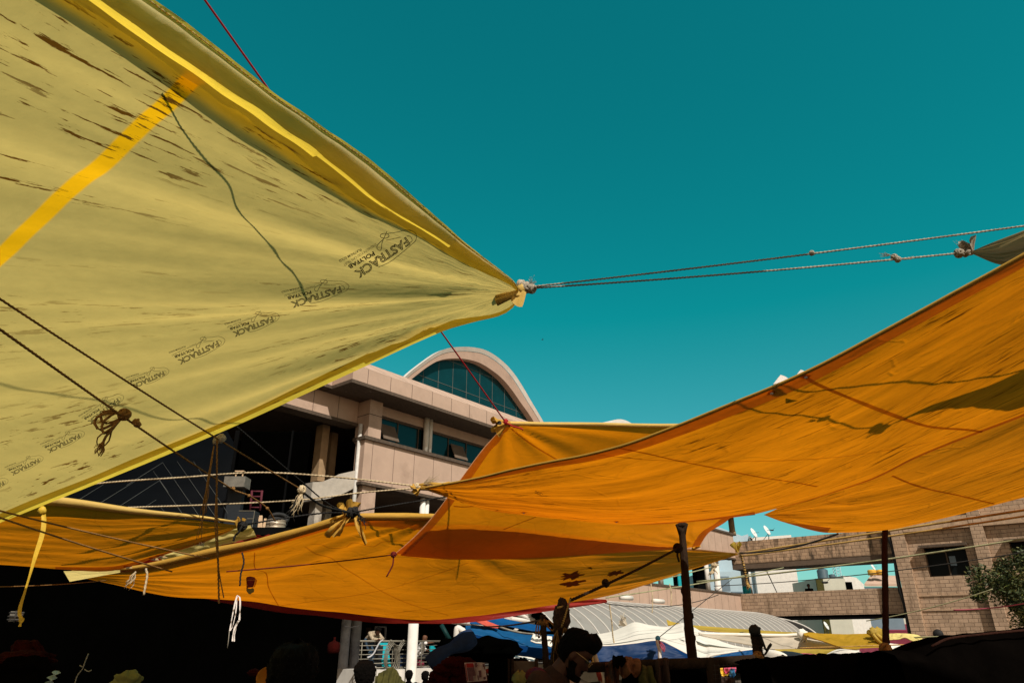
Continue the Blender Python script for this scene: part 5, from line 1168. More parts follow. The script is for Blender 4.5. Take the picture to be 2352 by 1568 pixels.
for (pts, mat, lab) in ((((1895, 1503), (1925, 1490), (1962, 1494), (1965, 1503)), 'white_tarp', 'cream and white folded sheet on the stall beyond the dark cover'), (((1928, 1503), (1935, 1498), (1958, 1498), (1962, 1503)), 'teal', 'small teal sheet beside the cream folded sheet'), (((1815, 1506), (1845, 1499), (1880, 1504), (1878, 1507)), 'pinkcloth', 'pink cloth heap beyond the dark stall cover'), (((1765, 1507), (1800, 1494), (1840, 1502), (1838, 1507)), 'navy', 'dark navy cover beside the strapped post'), (((1745, 1510), (1752, 1494), (1775, 1492), (1800, 1505), (1798, 1510)), 'white_tarp', 'white bundle behind the strapped post'), (((2128, 1492), (2136, 1484), (2142, 1490), (2140, 1494)), 'skyblue', 'small blue cloth end beside the brick tower foot')):
    c_ = [P(x, y, 9.0) for x, y in pts]; m_ = MB(); mid = sum(c_, V((0, 0, 0))) / len(c_)
    rings = []
    for k in range(6):
        u = k / 5; s_ = math.cos(u * 1.45); off = .35 * math.sin(u * 1.45)
        rings.append([mid + (p - mid) * s_ * (1 + .1 * noise.noise(p * 3 + V((k, 0, 0)))) + V((0, -off, 0)) for p in cat_rom(c_ + [c_[0]], 20)])
    m_.grid(rings); one('cloth_heap', m_, mat, lab, 'cloth')
# knobbed pole, bamboo and strings before the blue front
kp_ = thing('pole', 'thin pole with round blue knob and pink cord at the peak of the blue front', 'pole', P(1513, 1520, 8.7))
mb = MB(); mb.tube([P(1510, 1466, 8.7), P(1511, 1478, 8.7), P(1515, 1490, 8.7), P(1518, 1600, 8.7)], .022, 8); mb.build('shaft', 'ribbon', kp_)
mb = MB(); mb.blob(P(1511, 1465, 8.7), .030, .030, .030, .05, 2, 8); mb.build('knob', 'skyblue', kp_)
mb = MB(); a = P(1513, 1470, 8.65)
for k in range(3): mb.tube(cat_rom([a, a + V((.02 + .02 * k, 0, -.06)), a + V((.05, 0, -.10 - .01 * k)), a + V((.02, 0, -.07)), a], 14), .006, 5)
mb.build('cord_loop', 'pinkcord', kp_)
bp_ = thing('pole', 'pale bamboo pole leaning against the blue front beside the man with glasses', 'pole', P(1370, 1560, 7.5))
mb = MB(); mb.tube([P(1359, 1486, 7.5), P(1365, 1502, 7.5), P(1372, 1524, 7.5), P(1390, 1585, 7.5)], .026, 10); mb.build('shaft', 'bamboo', bp_)
mb = MB(); mb.tube([P(1357, 1490, 7.45), P(1360, 1510, 7.45), P(1364, 1528, 7.45)], .012, 6); mb.tube([P(1359, 1498, 7.46), P(1368, 1500, 7.46)], .02, 8); mb.build('binding', 'yellowrope', bp_)

# ------------------------------------------------------------------ far buildings seen through the bridges
def vbox(mb, x0, x1, ytop, d, depth, zb=0):
    a, b = P(x0, 1350, d), P(x1, 1350, d); zt = P((x0 + x1) / 2, ytop, d).z
    mb.obox(V((a.x, d, zb)), V((b.x - a.x, 0, 0)), V((0, depth, 0)), V((0, 0, zt - zb)))
    return zt
far1 = thing('apartment_block', 'pale blue apartment block with grey blue bay and mauve edge, behind the brick bridges', 'building', P(1760, 1480, 78))
mb = MB(); vbox(mb, 1752, 1812, 1282, 78, 10); mb.build('wall', 'paleblue', far1)
mb = MB(); zt = vbox(mb, 1714, 1756, 1303, 76, 8); mb.build('bay', 'greyblue', far1)
mb = MB(); vbox(mb, 1806, 1822, 1272, 77.5, 10); mb.build('edge_pier', 'mauve', far1)
mb = MB(); a = P(1712, 1303, 75.8); mb.box(V((P(1735, 1303, 75.8).x, 75.9, a.z)), 2.1, .5, .35); mb.build('ledge', 'white', far1)
for x0, y0, x1, y1 in ((1737, 1320, 1751, 1331), (1724, 1340, 1737, 1350), (1741, 1346, 1755, 1357), (1722, 1310, 1750, 1314)):
    a, b = P(x0, y1, 75.9), P(x1, y0, 75.9); m_ = MB(); t_ = .09
    for o_, s_ in ((V((a.x, 75.9, a.z)), (b.x - a.x, t_)), (V((a.x, 75.9, b.z)), (b.x - a.x, t_))): m_.obox(o_, V((s_[0], 0, 0)), V((0, .1, 0)), V((0, 0, s_[1])))
    for xx in (a.x, (a.x + b.x) / 2, b.x - t_): m_.obox(V((xx, 75.88, a.z + t_)), V((t_, 0, 0)), V((0, .1, 0)), V((0, 0, b.z - a.z - t_)))
    wo = m_.build('window', 'white', far1); m_ = MB(); m_.obox(V((a.x, 75.96, a.z)), V((b.x - a.x, 0, 0)), V((0, .03, 0)), V((0, 0, b.z - a.z))); m_.build('pane', 'tank', wo)
far2 = thing('house', 'pale house with stepped roof seen between the end columns of the pink building', 'house', P(1650, 1480, 62))
mb = MB(); vbox(mb, 1600, 1650, 1318, 62, 8); vbox(mb, 1655, 1706, 1312, 63, 8); mb.build('wall', 'paleblue', far2)
a = P(1664, 1340, 61.9); mb = MB(); mb.box(V((a.x, 61.95, a.z)), .9, .06, 1.2); mb.build('window', 'greyblue', far2); mb = MB(); mb.box(V((a.x + 1.3, 62.95, a.z - .6)), 1.0, .06, .1); mb.build('ledge', 'greyblue', far2)
far3 = thing('house', 'white house gable rising above the upper brick bridge beside the dishes', 'house', P(1715, 1480, 66))
mb = MB(); a, b, c_ = P(1698, 1300, 66), P(1728, 1300, 66), P(1747, 1300, 66); z1, z2 = P(1700, 1212, 66).z, P(1728, 1226, 66).z
mb.prism([V((a.x - 2, 66, 0)), V((b.x, 66, 0)), V((b.x, 66, z2)), V((b.x - .6, 66, z1 - .7)), V((a.x - 2, 66, z1 + .3))], V((0, 9, 0))); mb.build('wall', 'paleblue', far3)
mb = MB(); zz = P(1735, 1236, 66).z; mb.prism([V((b.x + .02, 65.5, 0)), V((c_.x + 3, 65.5, 0)), V((c_.x + 3, 65.5, zz + .25)), V((c_.x - .8, 65.5, zz)), V((b.x + .02, 65.5, z2 - .2))], V((0, 8, 0))); mb.build('annex', 'white', far3)
far4 = thing('roof_room', 'cream rooftop room with a white end wall, behind the lower brick bridge', 'house', P(1905, 1480, 58))
mb = MB(); a, b = P(1876, 1345, 58), P(1943, 1345, 58); zt = P(1910, 1328, 58).z; mb.obox(V((a.x, 58, 0)), V((b.x - a.x, 0, 0)), V((0, 5, 0)), V((0, 0, zt))); mb.build('wall', 'cream', far4)
mb = MB(); mb.prism([V((b.x + .01, 58.2, 0)), V((b.x + 1.9, 59, 0)), V((b.x + 1.9, 59, zt - .35)), V((b.x + 1.3, 58.8, zt + .15)), V((b.x + .01, 58.2, zt + .25))], V((0, 3, 0))); mb.build('end_wall', 'white', far4)
mb = MB(); mb.box(V((a.x + .25, 57.95, zt / 2)), .55, .12, zt); mb.build('corner_pier', 'olive', far4)
mb = MB(); mb.box(V((b.x + .25, 58.1, zt - .75)), .5, .3, 1.0); mb.build('doorway', 'blacker', far4)
tk = thing('water_tank', 'dark blue grey rooftop water tank on the cream rooftop room', 'tank', V((P(1891, 1326, 58.5).x, 60, zt)))
c_ = V((P(1891, 1326, 60).x, 60, zt)); hh = P(1891, 1305, 60).z - zt
mb = MB(); mb.lathe(c_, [(0, 0), (.42, 0), (.43, hh * .25), (.41, hh * .27), (.43, hh * .5), (.41, hh * .52), (.43, hh * .85), (.3, hh * .95), (.12, hh), (0, hh)], 20); mb.build('body', 'tank', tk)
mb = MB(); mb.lathe(c_ + V((.75, 0, 0)), [(0, 0), (.25, 0), (.25, hh * .5), (0, hh * .55)], 14); mb.build('small_drum', 'tank', tk)
for x, lab in ((2004, 'yellow rooftop tank left of the red brown pole'), (2023, 'second yellow rooftop tank half hidden by the red brown pole')):
    q = P(x, 1320, 62); m_ = MB(); m_.lathe(q, [(0, 0), (.34, 0), (.36, .15), (.33, .2), (.36, .3), (.30, .42), (0, .45)], 18); one('water_tank', m_, 'yellowtank', lab, 'tank', 'yellow rooftop tanks')
far5 = thing('house', 'pale pink sloped roof with a low parapet carrying the yellow tanks', 'house', P(2010, 1480, 63))
mb = MB(); q0, q1, q2, q3 = P(1985, 1340, 61.5), P(2060, 1340, 61.5), P(2060, 1321, 63.5), P(2000, 1320, 63.5); mb.prism([q0, q1, q2, q3], V((0, 0, -.2))); mb.build('roof', 'pink', far5)
mb = MB(); mb.obox(V((q0.x - 1.2, 61.6, 0)), V((q1.x - q0.x + 1.2, 0, 0)), V((0, 6, 0)), V((0, 0, q0.z - .25))); mb.build('wall', 'greyblue', far5)
def dish(label, c, s, y_sup, axis=V((.70, -.62, .40))):
    o = thing('satellite_dish', label, 'satellite dish', c + V((0, 0, -y_sup)), 'satellite dishes on the roofs')
    m_ = MB(); m_.lathe(c, [(.001, -.05 * s), (s * .3, -.035 * s), (s * .55, 0), (s * .56, .02 * s), (s * .5, .03), (s * .25, -.01), (.001, -.03 * s)], 20, axis); m_.build('reflector', 'dish', o)
    m_ = MB(); m_.tube([c + V(axis).normalized() * -.05, c + V((.12, .1, -.35 * s)), c + V((.05, .05, -y_sup))], .025, 6); m_.tube([c, c + V(axis).normalized() * s * .6 + V((0, 0, -.15))], .014, 5); m_.tube([c + V((.1, .1, -.3 * s)), c + V((-.3, 0, -y_sup))], .02, 5); m_.build('stand', 'tank', o)
s_, zq = on_tower(1731, 1223, -.15); dish('white satellite dish on the upper brick bridge, nearer the pink building', K(s_, -.2, zq), .62, zq - 7.75)
s_, zq = on_tower(1761, 1217, -.15); dish('white satellite dish on the upper brick bridge, higher and further right', K(s_, -.2, zq), .62, zq - 7.75)
dish('small white satellite dish above the yellow tanks', P(2005, 1301, 63), .6, .8)
dish('small white satellite dish low beside the maroon awning', P(1898, 1436, 55), .55, .8)
mst = thing('lattice_mast', 'faint pale lattice telecom mast far behind the water tank', 'mast', V((P(1927, 1340, 130).x, 130, 0)))
mb = MB(); zt_ = P(1925, 1278, 130).z
for k in range(3):
    dx, dy = .7 * math.cos(k * 2.1), .7 * math.sin(k * 2.1); q = V((P(1927, 1340, 130).x + dx, 130 + dy, 0)); mb.tube([q, q + V((0, 0, zt_))], .06, 5)
for i in range(30):
    z_ = zt_ * i / 30; q = V((P(1927, 1340, 130).x, 130, z_))
    for k in range(3): mb.tube([q + V((.7 * math.cos(k * 2.1), .7 * math.sin(k * 2.1), 0)), q + V((.7 * math.cos(k * 2.1 + 2.1), .7 * math.sin(k * 2.1 + 2.1), zt_ / 30))], .04, 4)
mb.build('frame', 'paleblue', mst)
mo = thing('mosque', 'white building with a row of green pointed arches beyond the sheet metal roof end', 'building', P(1850, 1480, 72))
a, b = P(1800, 1430, 72), P(1890, 1430, 72); z1 = P(1845, 1413, 72).z; z0 = P(1845, 1428, 72).z
mb = MB(); mb.obox(V((a.x, 72, z0)), V((b.x - a.x, 0, 0)), V((0, 4, 0)), V((0, 0, z1 - z0))); mb.obox(V((a.x, 72.4, 0)), V((b.x - a.x, 0, 0)), V((0, 4, 0)), V((0, 0, z0 - .002))); mb.build('wall', 'white', mo)
for x in (1826, 1841, 1856, 1871):
    q = P(x, 1424.5, 71.95); m_ = MB(); w_ = .24; m_.prism([q + V((dx * w_, 0, dz * .55)) for dx, dz in ((-1.1, 0), (1.1, 0), (1, .35), (.7, .6), (.25, .8), (0, 1.05), (-.25, .8), (-.7, .6), (-1, .35))], V((0, .04, 0))); m_.build('arch_panel', 'green', mo)
for x in (1866, 1882):
    q = P(x, 1436, 72.35); m_ = MB(); m_.box(q, .5, .06, .55); m_.build('window', 'tank', mo)
cw = thing('shop_house', 'cream wall with dark windows above a maroon awning, between the bridge and the dark stall', 'house', P(1985, 1480, 64))
a, b = P(1888, 1440, 64), P(2100, 1440, 64); zt = P(1990, 1404, 64).z
mb = MB(); mb.obox(V((a.x, 64, 0)), V((b.x - a.x, 0, 0)), V((0, 5, 0)), V((0, 0, zt))); mb.build('wall', 'cream', cw)
for x0, y0, x1, y1 in ((cJ(295, 665) + cJ(388, 768)), (cJ(556, 648) + cJ(645, 742)), (cJ(815, 635) + cJ(880, 718)), (cJ(1055, 615) + cJ(1125, 668))):
    q0, q1 = P(x0, y1, 63.96), P(x1, y0, 63.96); m_ = MB(); m_.obox(V((q0.x, 63.93, q0.z)), V((q1.x - q0.x, 0, 0)), V((0, .1, 0)), V((0, 0, q1.z - q0.z))); wo = m_.build('window', 'darkglass', cw)
    m_ = MB(); m_.obox(V((q0.x - .08, 63.85, q0.z - .1)), V((q1.x - q0.x + .16, 0, 0)), V((0, .14, 0)), V((0, 0, .1))); m_.build('sill', 'cream', wo)
q0, q1 = P(1892, 1451, 61), P(2095, 1446, 61); zt2 = P(1990, 1436, 62.5).z
mb = MB(); mb.prism([V((a.x, 61.2, P(1990, 1449, 61).z)), V((b.x, 61.2, P(1990, 1449, 61).z)), V((b.x, 63.98, zt2 + .1)), V((a.x, 63.98, zt2 + .1))], V((0, 0, .06))); mb.obox(V((a.x, 61.1, 0)), V((b.x - a.x, 0, 0)), V((0, .08, 0)), V((0, 0, P(1990, 1449, 61).z - .02))); mb.build('awning', 'maroon', cw)
def bird(label, c, s, a):
    m_ = MB(); m_.blob(c, s * .5, s * .18, s * .16, .1, 2, 6); q = Euler((0, 0, a)).to_matrix()
    for sg in (-1, 1): m_.add([c + q @ V((0, -.1 * s * sg, 0)), c + q @ V((.25 * s, -.1 * s * sg, .02)), c + q @ V((.1 * s, -.8 * s * sg, .5 * s)), c + q @ V((-.15 * s, -.6 * s * sg, .35 * s))], [(0, 1, 2, 3)], None, False)
    m_.add([c + V((-.4 * s, 0, 0)), c + V((-.8 * s, .12 * s, 0)), c + V((-.8 * s, -.12 * s, 0))], [(0, 1, 2)], None, False)
    one('bird', m_, 'rubber', label, 'bird', 'flying birds')
bird('dark pigeon with raised wings before the cream rooftop room', P(1895, 1337, 57), .55, .8); bird('tiny dark bird high in the open blue sky', P(1246, 780, 40), .13, .3); bird('tiny bird flying between the rear orange tarpaulin and the dishes', P(1773, 1217, 60), .35, .9)

# ------------------------------------------------------------------ things under the dark left wing
mb = MB()
dk = thing('stall_roof', 'dark flat stall roof carrying drums and planks behind the torn orange tarpaulin', 'roof', P(620, 1300, 16))
zt = P(620, 1232, 16).z; xa, xb = P(505, 1240, 16).x, P(705, 1240, 16).x
mb.obox(V((xa, 14.6, zt - .15)), V((xb - xa, 0, 0)), V((0, 3.4, 0)), V((0, 0, .15))); mb.build('deck', 'darkwall', dk)
mb = MB()
for x in (xa + .2, xb - .2):
    for y in (14.8, 17.8): mb.tube([V((x, y, 0)), V((x, y, zt - .15))], .06, 8)
mb.build('post', 'wood', dk)
for x, y, z_, r_, h_, lab in ((630, 16, 0, .205, .17, 'dented tin drum with torn labels, the lower one'), (631, 16.02, .172, .215, .19, 'dented tin drum with torn labels, stacked on top')):
    q = V((P(x, 1220, y).x, y, zt + z_)); o = thing('tin_drum', lab, 'drum', q, 'stacked tin drums'); m_ = MB(); m_.lathe(q, [(0, 0), (r_, 0), (r_ * 1.04, .012), (r_, .025), (r_, h_ * .5), (r_ * 1.03, h_ * .53), (r_, h_ * .56), (r_, h_ - .02), (r_ * 1.04, h_ - .008), (r_ * .96, h_), (r_ * .94, h_ - .02), (0, h_ - .02)], 22); m_.build('body', 'drum', o)
    m_ = MB(); m_.tube([q + V((-.07, -r_ - .01, h_ * .7)), q + V((-.04, -r_ - .05, h_ * .62)), q + V((.04, -r_ - .05, h_ * .62)), q + V((.07, -r_ - .01, h_ * .7))], .008, 6); m_.build('handle', 'steel', o)
for k, (dz, lab) in enumerate(((.40, 'black rubber tyre leaning behind the drums, lower'), (.50, 'black rubber tyre behind the drums, topmost'))):
    q = V((P(634 + 3 * k, 1190, 16.4).x, 16.5, zt + dz - .05)); m_ = MB(); m_.tube([q + V((.20 * math.cos(a), .06 * math.sin(a * 2), .12 * math.sin(a))) for a in [2 * math.pi * i / 28 for i in range(29)]], .05, 10, False); one('tyre', m_, 'rubber', lab, 'tyre', 'old tyres on the stall roof')
for k, (x, y0, y1, tilt, lab) in enumerate(((596, 1183, 1232, 0, 'tall pale wooden plank standing beside the drums'), (584, 1195, 1232, -6, 'shorter pale wooden plank leaning left of the tall one'), (606, 1190, 1232, 7, 'narrow brown plank leaning against the drums'))):
    q0, q1 = P(x, y1, 15.6), P(x + tilt, y0, 15.7); m_ = MB(); m_.obox(q0 - V((.06, 0, 0)), V((.12 if k < 2 else .05, 0, 0)), V((0, .03, 0)), q1 - q0); one('plank', m_, 'plank', lab, 'plank', 'planks on the stall roof')
q = P(545, 1109, 17.5); m_ = MB(); m_.box(q, .52, .4, .26); one('concrete_block', m_, 'concrete', 'grey concrete block on a dark post in the shaded left wing', 'block')
mb = MB(); mb.box(V((q.x - .05, q.y + .2, (q.z - .13) / 2)), .35, .2, q.z - .14); one('post', mb, 'navy', 'dark square post under the grey concrete block', 'post')
q = P(551, 1092, 17.4); o = thing('stool', 'small wooden stool standing on the grey concrete block', 'stool', q + V((0, 0, -.05)))
m_ = MB(); m_.box(q + V((0, 0, .10)), .22, .16, .03); m_.build('seat', 'plank', o)
for sx in (-1, 1):
    m_ = MB(); m_.box(q + V((sx * .085, -.04, .0)), .025, .03, .17); m_.build('leg', 'plank', o)
o = thing('ladder', 'dull pink metal ladder leaning in the dark left wing', 'ladder', P(590, 1180, 18))
m_ = MB()
for a, b in (((579, 1126), (574, 1172)), ((602, 1126), (597, 1172))): m_ = MB(); m_.tube([P(*a, 18), P(*b, 18)], .03, 6); m_.build('rail', 'ladderpink', o)
for y in (1128, 1140, 1152, 1165): m_ = MB(); m_.tube([P(577, y, 18), P(600, y, 18)], .022, 6); m_.build('rung', 'ladderpink', o)
for x0, y0, x1, y1, d, lab in ((540, 1172, 586, 1232, 15.4, 'dark metal cabinet with pale edges beside the planks'), (562, 1190, 583, 1232, 15.1, 'smaller dark cabinet standing in front of the metal cabinet')):
    a, b = P(x0, y1, d), P(x1, y0, d); o = thing('cabinet', lab, 'cabinet', V(((a.x + b.x) / 2, d, a.z))); m_ = MB(); m_.obox(V((a.x, d, zt)), V((b.x - a.x, 0, 0)), V((0, .3, 0)), V((0, 0, b.z - zt))); m_.build('body', 'navy', o)
    m_ = MB(); m_.obox(V((a.x, d - .012, b.z - .012)), V((b.x - a.x, 0, 0)), V((0, .012, 0)), V((0, 0, .012))); m_.obox(V((b.x - .012, d - .012, zt)), V((.012, 0, 0)), V((0, .012, 0)), V((0, 0, b.z - zt - .013))); m_.build('edge_trim', 'rail', o)
for (x0, x1, y0, y1, d) in ((555, 690, 1140, 1240, 20),):
    a, b = P(x0, y1, d), P(x1, y0, d)
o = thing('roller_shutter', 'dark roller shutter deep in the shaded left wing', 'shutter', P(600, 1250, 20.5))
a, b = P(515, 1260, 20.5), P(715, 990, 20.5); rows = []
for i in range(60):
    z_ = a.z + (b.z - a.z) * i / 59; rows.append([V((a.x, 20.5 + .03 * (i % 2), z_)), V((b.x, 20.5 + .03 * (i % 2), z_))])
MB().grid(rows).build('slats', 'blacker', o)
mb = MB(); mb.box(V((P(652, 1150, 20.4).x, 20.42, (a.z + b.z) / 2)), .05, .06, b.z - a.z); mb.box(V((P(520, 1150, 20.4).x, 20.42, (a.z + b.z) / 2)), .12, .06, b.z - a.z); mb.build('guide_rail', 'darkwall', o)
# ------------------------------------------------------------------ people
def eval_mesh(me, mods):
    o = bpy.data.objects.new('tmp', me); COL.objects.link(o)
    for kind, kw in mods:
        m = o.modifiers.new(kind, kind)
        for k, v in kw.items(): setattr(m, k, v)
    dg = bpy.context.evaluated_depsgraph_get(); r = bpy.data.meshes.new_from_object(o.evaluated_get(dg))
    vs = [v.co.copy() for v in r.vertices]; fs = [tuple(p.vertices) for p in r.polygons]
    bpy.data.objects.remove(o); bpy.data.meshes.remove(r)
    return vs, fs
def skin(nodes, edges, sub=1, grow=0):
    """Tapered round limbs between the joints; the voxel remesh afterwards fuses them into one surface."""
    mb = MB()
    for a, b in edges:
        (pa, ra), (pb, rb) = nodes[a], nodes[b]; ra += grow; rb += grow; d = (pb - pa); L = d.length
        if L < 1e-6: continue
        d /= L; path = []; rad = []
        for k in range(5):
            q = math.pi / 2 * k / 5; path.append(pa - d * ra * math.cos(q)); rad.append(max(.0015, ra * math.sin(q)))
        path += [pa, pa.lerp(pb, .5), pb]; rad += [ra, (ra + rb) / 2, rb]
        for k in range(4, -1, -1):
            q = math.pi / 2 * k / 5; path.append(pb + d * rb * math.cos(q)); rad.append(max(.0015, rb * math.sin(q)))
        mb.tube(path, rad, 12)
    return mb.v, mb.f
HZ = [-.118, -.112, -.10, -.08, -.06, -.04, -.02, 0, .02, .035, .05, .07, .09, .108, .12, .127]
HF = [.050, .082, .094, .090, .096, .090, .091, .090, .086, .085, .094, .092, .084, .064, .036, .004]
HB = [-.0, .012, .0, -.028, -.058, -.078, -.088, -.094, -.098, -.10, -.102, -.101, -.094, -.074, -.042, -.004]
HW = [.018, .032, .045, .056, .062, .066, .069, .071, .073, .074, .075, .074, .069, .056, .034, .004]
def interp(z, A):
    if z <= HZ[0]: return A[0]
    for i in range(len(HZ) - 1):
        if z <= HZ[i + 1]: u = (z - HZ[i]) / (HZ[i + 1] - HZ[i]); return A[i] * (1 - u) + A[i + 1] * u
    return A[-1]
def bump(x, c, w): return math.exp(-((x - c) / w) ** 2)
def head_pt(a, z, off=0):
    """a = 0 faces forward (+y); returns a point of the head surface, pushed out by off."""
    f, b, w_ = interp(z, HF), interp(z, HB), interp(z, HW); cy, ry = (f + b) / 2, (f - b) / 2
    q = 1.12 if abs(a) < 1.2 else 1.0
    x = w_ * math.sin(a); y = cy + ry * math.cos(a)
    n = bump(a, 0, .20) * (.006 * bump(z, .03, .02) + .020 * bump(z, -.006, .018) + .014 * bump(z, -.018, .009)) - (bump(a, .42, .17) + bump(a, -.42, .17)) * .010 * bump(z, .028, .014)
    n += bump(a, 0, .32) * (.006 * bump(z, -.047, .006) + .005 * bump(z, -.062, .007) - .004 * bump(z, -.0545, .004)) + (bump(a, .75, .3) + bump(a, -.75, .3)) * .004 * bump(z, .0, .02)
    d = V((math.sin(a), math.cos(a), 0)); p = V((x, y, z)) + d * n
    up_ = max(0, (z - .06) / .067)
    return p + (d * (1 - up_ * .6) + V((0, 0, up_))).normalized() * off
def head_grid(off=lambda a, z: 0, keep=lambda a, z: True, na=44, nz=46):
    zs = [HZ[0] + (HZ[-1] - HZ[0]) * i / (nz - 1) for i in range(nz)]; As = [2 * math.pi * k / na - math.pi for k in range(na)]
    vs = [head_pt(a, z, off(a, z)) for z in zs for a in As]
    fs = [(i * na + k, i * na + (k + 1) % na, (i + 1) * na + (k + 1) % na, (i + 1) * na + k) for i in range(nz - 1) for k in range(na) if keep((As[k] + math.pi / na), (zs[i] + zs[i + 1]) / 2)]
    if all(keep(a, z) for a in As for z in (zs[0], zs[-1])): fs += [tuple(range(na))[::-1], tuple(range((nz - 1) * na, nz * na))]
    return vs, fs
def ears():
    m_ = MB()
    for s in (-1, 1): m_.blob(V((.076 * s, -.012, .005)), .012, .020, .033, .15, 3, 7)
    return m_.v, m_.f
def hand_nodes(N, E, side, wr, dirv, curl=.5):
    """Palm and five unequal fingers growing from the wrist."""
    d = dirv.normalized(); sd = d.cross(V((0, 0, 1))); sd = sd.normalized() if sd.length > .1 else V((1, 0, 0)); dn = sd.cross(d).normalized()
    if dn.z > 0: dn = -dn
    N[side + 'palm'] = (wr + d * .055, .026); E.append((side + 'wr', side + 'palm'))
    for k, (o_, L) in enumerate(((-.030, .068), (-.010, .078), (.010, .074), (.029, .058))):
        b = wr + d * .088 + sd * o_; m = b + d * L * .5 + dn * L * .15 * curl; e = m + d * L * .35 + dn * L * .5 * curl
        N[side + f'f{k}a'] = (b, .0105); N[side + f'f{k}b'] = (m, .009); N[side + f'f{k}c'] = (e, .0075)
        E += [(side + 'palm', side + f'f{k}a'), (side + f'f{k}a', side + f'f{k}b'), (side + f'f{k}b', side + f'f{k}c')]
    b = wr + d * .035 - sd * .032; N[side + 't0'] = (b, .012); N[side + 't1'] = (b + d * .035 - sd * .018, .010); N[side + 't2'] = (b + d * .06 - sd * .014 + dn * .012, .0085)
    E += [(side + 'palm', side + 't0'), (side + 't0', side + 't1'), (side + 't1', side + 't2')]
def person(label, base, yaw, H, head=(0, 0), head_yaw=0, over=None, skin_m='skin', shirt='brownshirt', trousers='trousers', hair='short', voxel=.008, extras=None, sleeve='long', shirt_group=None):
    k = H / 1.7; over = over or {}
    J = dict(pel=(0, 0, .93), spi=(0, .0, 1.10), che=(0, .01, 1.27), nec=(0, .0, 1.43), hea=(0, .03, 1.50), Lsh=(-.175, 0, 1.385), Rsh=(.175, 0, 1.385), Lel=(-.23, -.02, 1.09), Rel=(.23, -.02, 1.09), Lwr=(-.235, .06, .84), Rwr=(.235, .06, .84),
             Lhi=(-.09, 0, .88), Rhi=(.09, 0, .88), Lkn=(-.10, .03, .49), Rkn=(.10, .03, .49), Lan=(-.10, -.01, .08), Ran=(.10, -.01, .08), Lto=(-.115, .15, .03), Rto=(.115, .15, .03))
    J = {n: V(p) * k for n, p in J.items()}
    for n, p in over.items(): J[n] = V(p) * k
    RD = dict(pel=.125, spi=.118, che=.13, nec=.064, hea=.056, sh=.062, el=.042, wr=.028, hi=.085, kn=.056, an=.04, to=.032)
    N = {n: (p, (RD.get(n) or RD[n[1:]]) * k) for n, p in J.items()}
    E = [('pel', 'spi'), ('spi', 'che'), ('che', 'nec'), ('nec', 'hea')]
    for s in 'LR': E += [('che', s + 'sh'), (s + 'sh', s + 'el'), (s + 'el', s + 'wr'), ('pel', s + 'hi'), (s + 'hi', s + 'kn'), (s + 'kn', s + 'an'), (s + 'an', s + 'to')]
    E0 = list(E)
    for s in 'LR': hand_nodes(N, E, s, J[s + 'wr'], J[s + 'wr'] - J[s + 'el'], .5)
    HM = Matrix.Rotation(head_yaw, 3, 'Z') @ Matrix.Rotation(-head[0], 3, 'X') @ Matrix.Rotation(head[1], 3, 'Y')
    hc = J['hea'] + HM @ V((0, .02, .078)) * k
    vs, fs = skin(N, E, 1)
    def put(pts): return [hc + HM @ (p * k) for p in pts]
    for a, b in (head_grid(), ears()):
        o_ = len(vs); vs = vs + put(a); fs = fs + [tuple(i + o_ for i in f) for f in b]
    me = bpy.data.meshes.new('b'); me.from_pydata([tuple(p) for p in vs], [], fs); me.update()
    vs, fs = eval_mesh(me, [('REMESH', dict(mode='VOXEL', voxel_size=voxel, use_smooth_shade=True)), ('SMOOTH', dict(factor=.5, iterations=4))])
    WM = Matrix.Translation(V(base)) @ Matrix.Rotation(yaw, 4, 'Z')
    root = thing('person', label, 'person', V(base))
    def emit(vs, fs, name, mat, parent=root): return MB().add([WM @ p for p in vs], fs).build(name, mat, parent)
    emit(vs, fs, 'body', skin_m)
    # clothes: the same skeleton, a little thicker, ended at cuffs and waist
    SE = [e for e in E0 if e[0] in ('pel', 'spi', 'che') and e[1] in ('spi', 'che', 'Lsh', 'Rsh')] + [(s + 'sh', s + 'el') for s in 'LR'] + ([(s + 'el', s + 'cu') for s in 'LR'])
    for s in 'LR': N[s + 'cu'] = (J[s + 'el'].lerp(J[s + 'wr'], .88 if sleeve == 'long' else .12), (.034 if sleeve == 'long' else .045) * k)
    N['col'] = (J['che'].lerp(J['nec'], .80), .082 * k); SE.append(('che', 'col'))
    def cloth(edges, grow, name, mat):
        v_, f_ = skin(N, edges, 1, grow); m0 = bpy.data.meshes.new('c'); m0.from_pydata([tuple(p) for p in v_], [], f_); m0.update()
        v_, f_ = eval_mesh(m0, [('REMESH', dict(mode='VOXEL', voxel_size=max(voxel, .010), use_smooth_shade=True)), ('SMOOTH', dict(factor=.5, iterations=3))])
        v_ = [p + V((noise.noise(p * 14), noise.noise(p * 14 + V((5, 0, 0))), noise.noise(p * 14 + V((0, 5, 0))))) * .007 for p in v_]
        return emit(v_, f_, name, mat)
    cloth(SE, .016 * k, 'shirt', shirt)
    cloth([('pel', s + 'hi') for s in 'LR'] + [(s + 'hi', s + 'kn') for s in 'LR'] + [(s + 'kn', s + 'an') for s in 'LR'], .016 * k, 'trousers', trousers)
    for s in 'LR':
        m_ = MB(); a, b = J[s + 'an'], J[s + 'to']; m_.tube([a + V((0, -.03, -.03)) * k, (a + b) / 2 + V((0, 0, -.01)), b + V((0, .03, 0)) * k], [.05 * k, .05 * k, .035 * k], 10, flat=.8); emit(m_.v, m_.f, 'shoe', 'rubber' if trousers != 'jeans' else 'white')
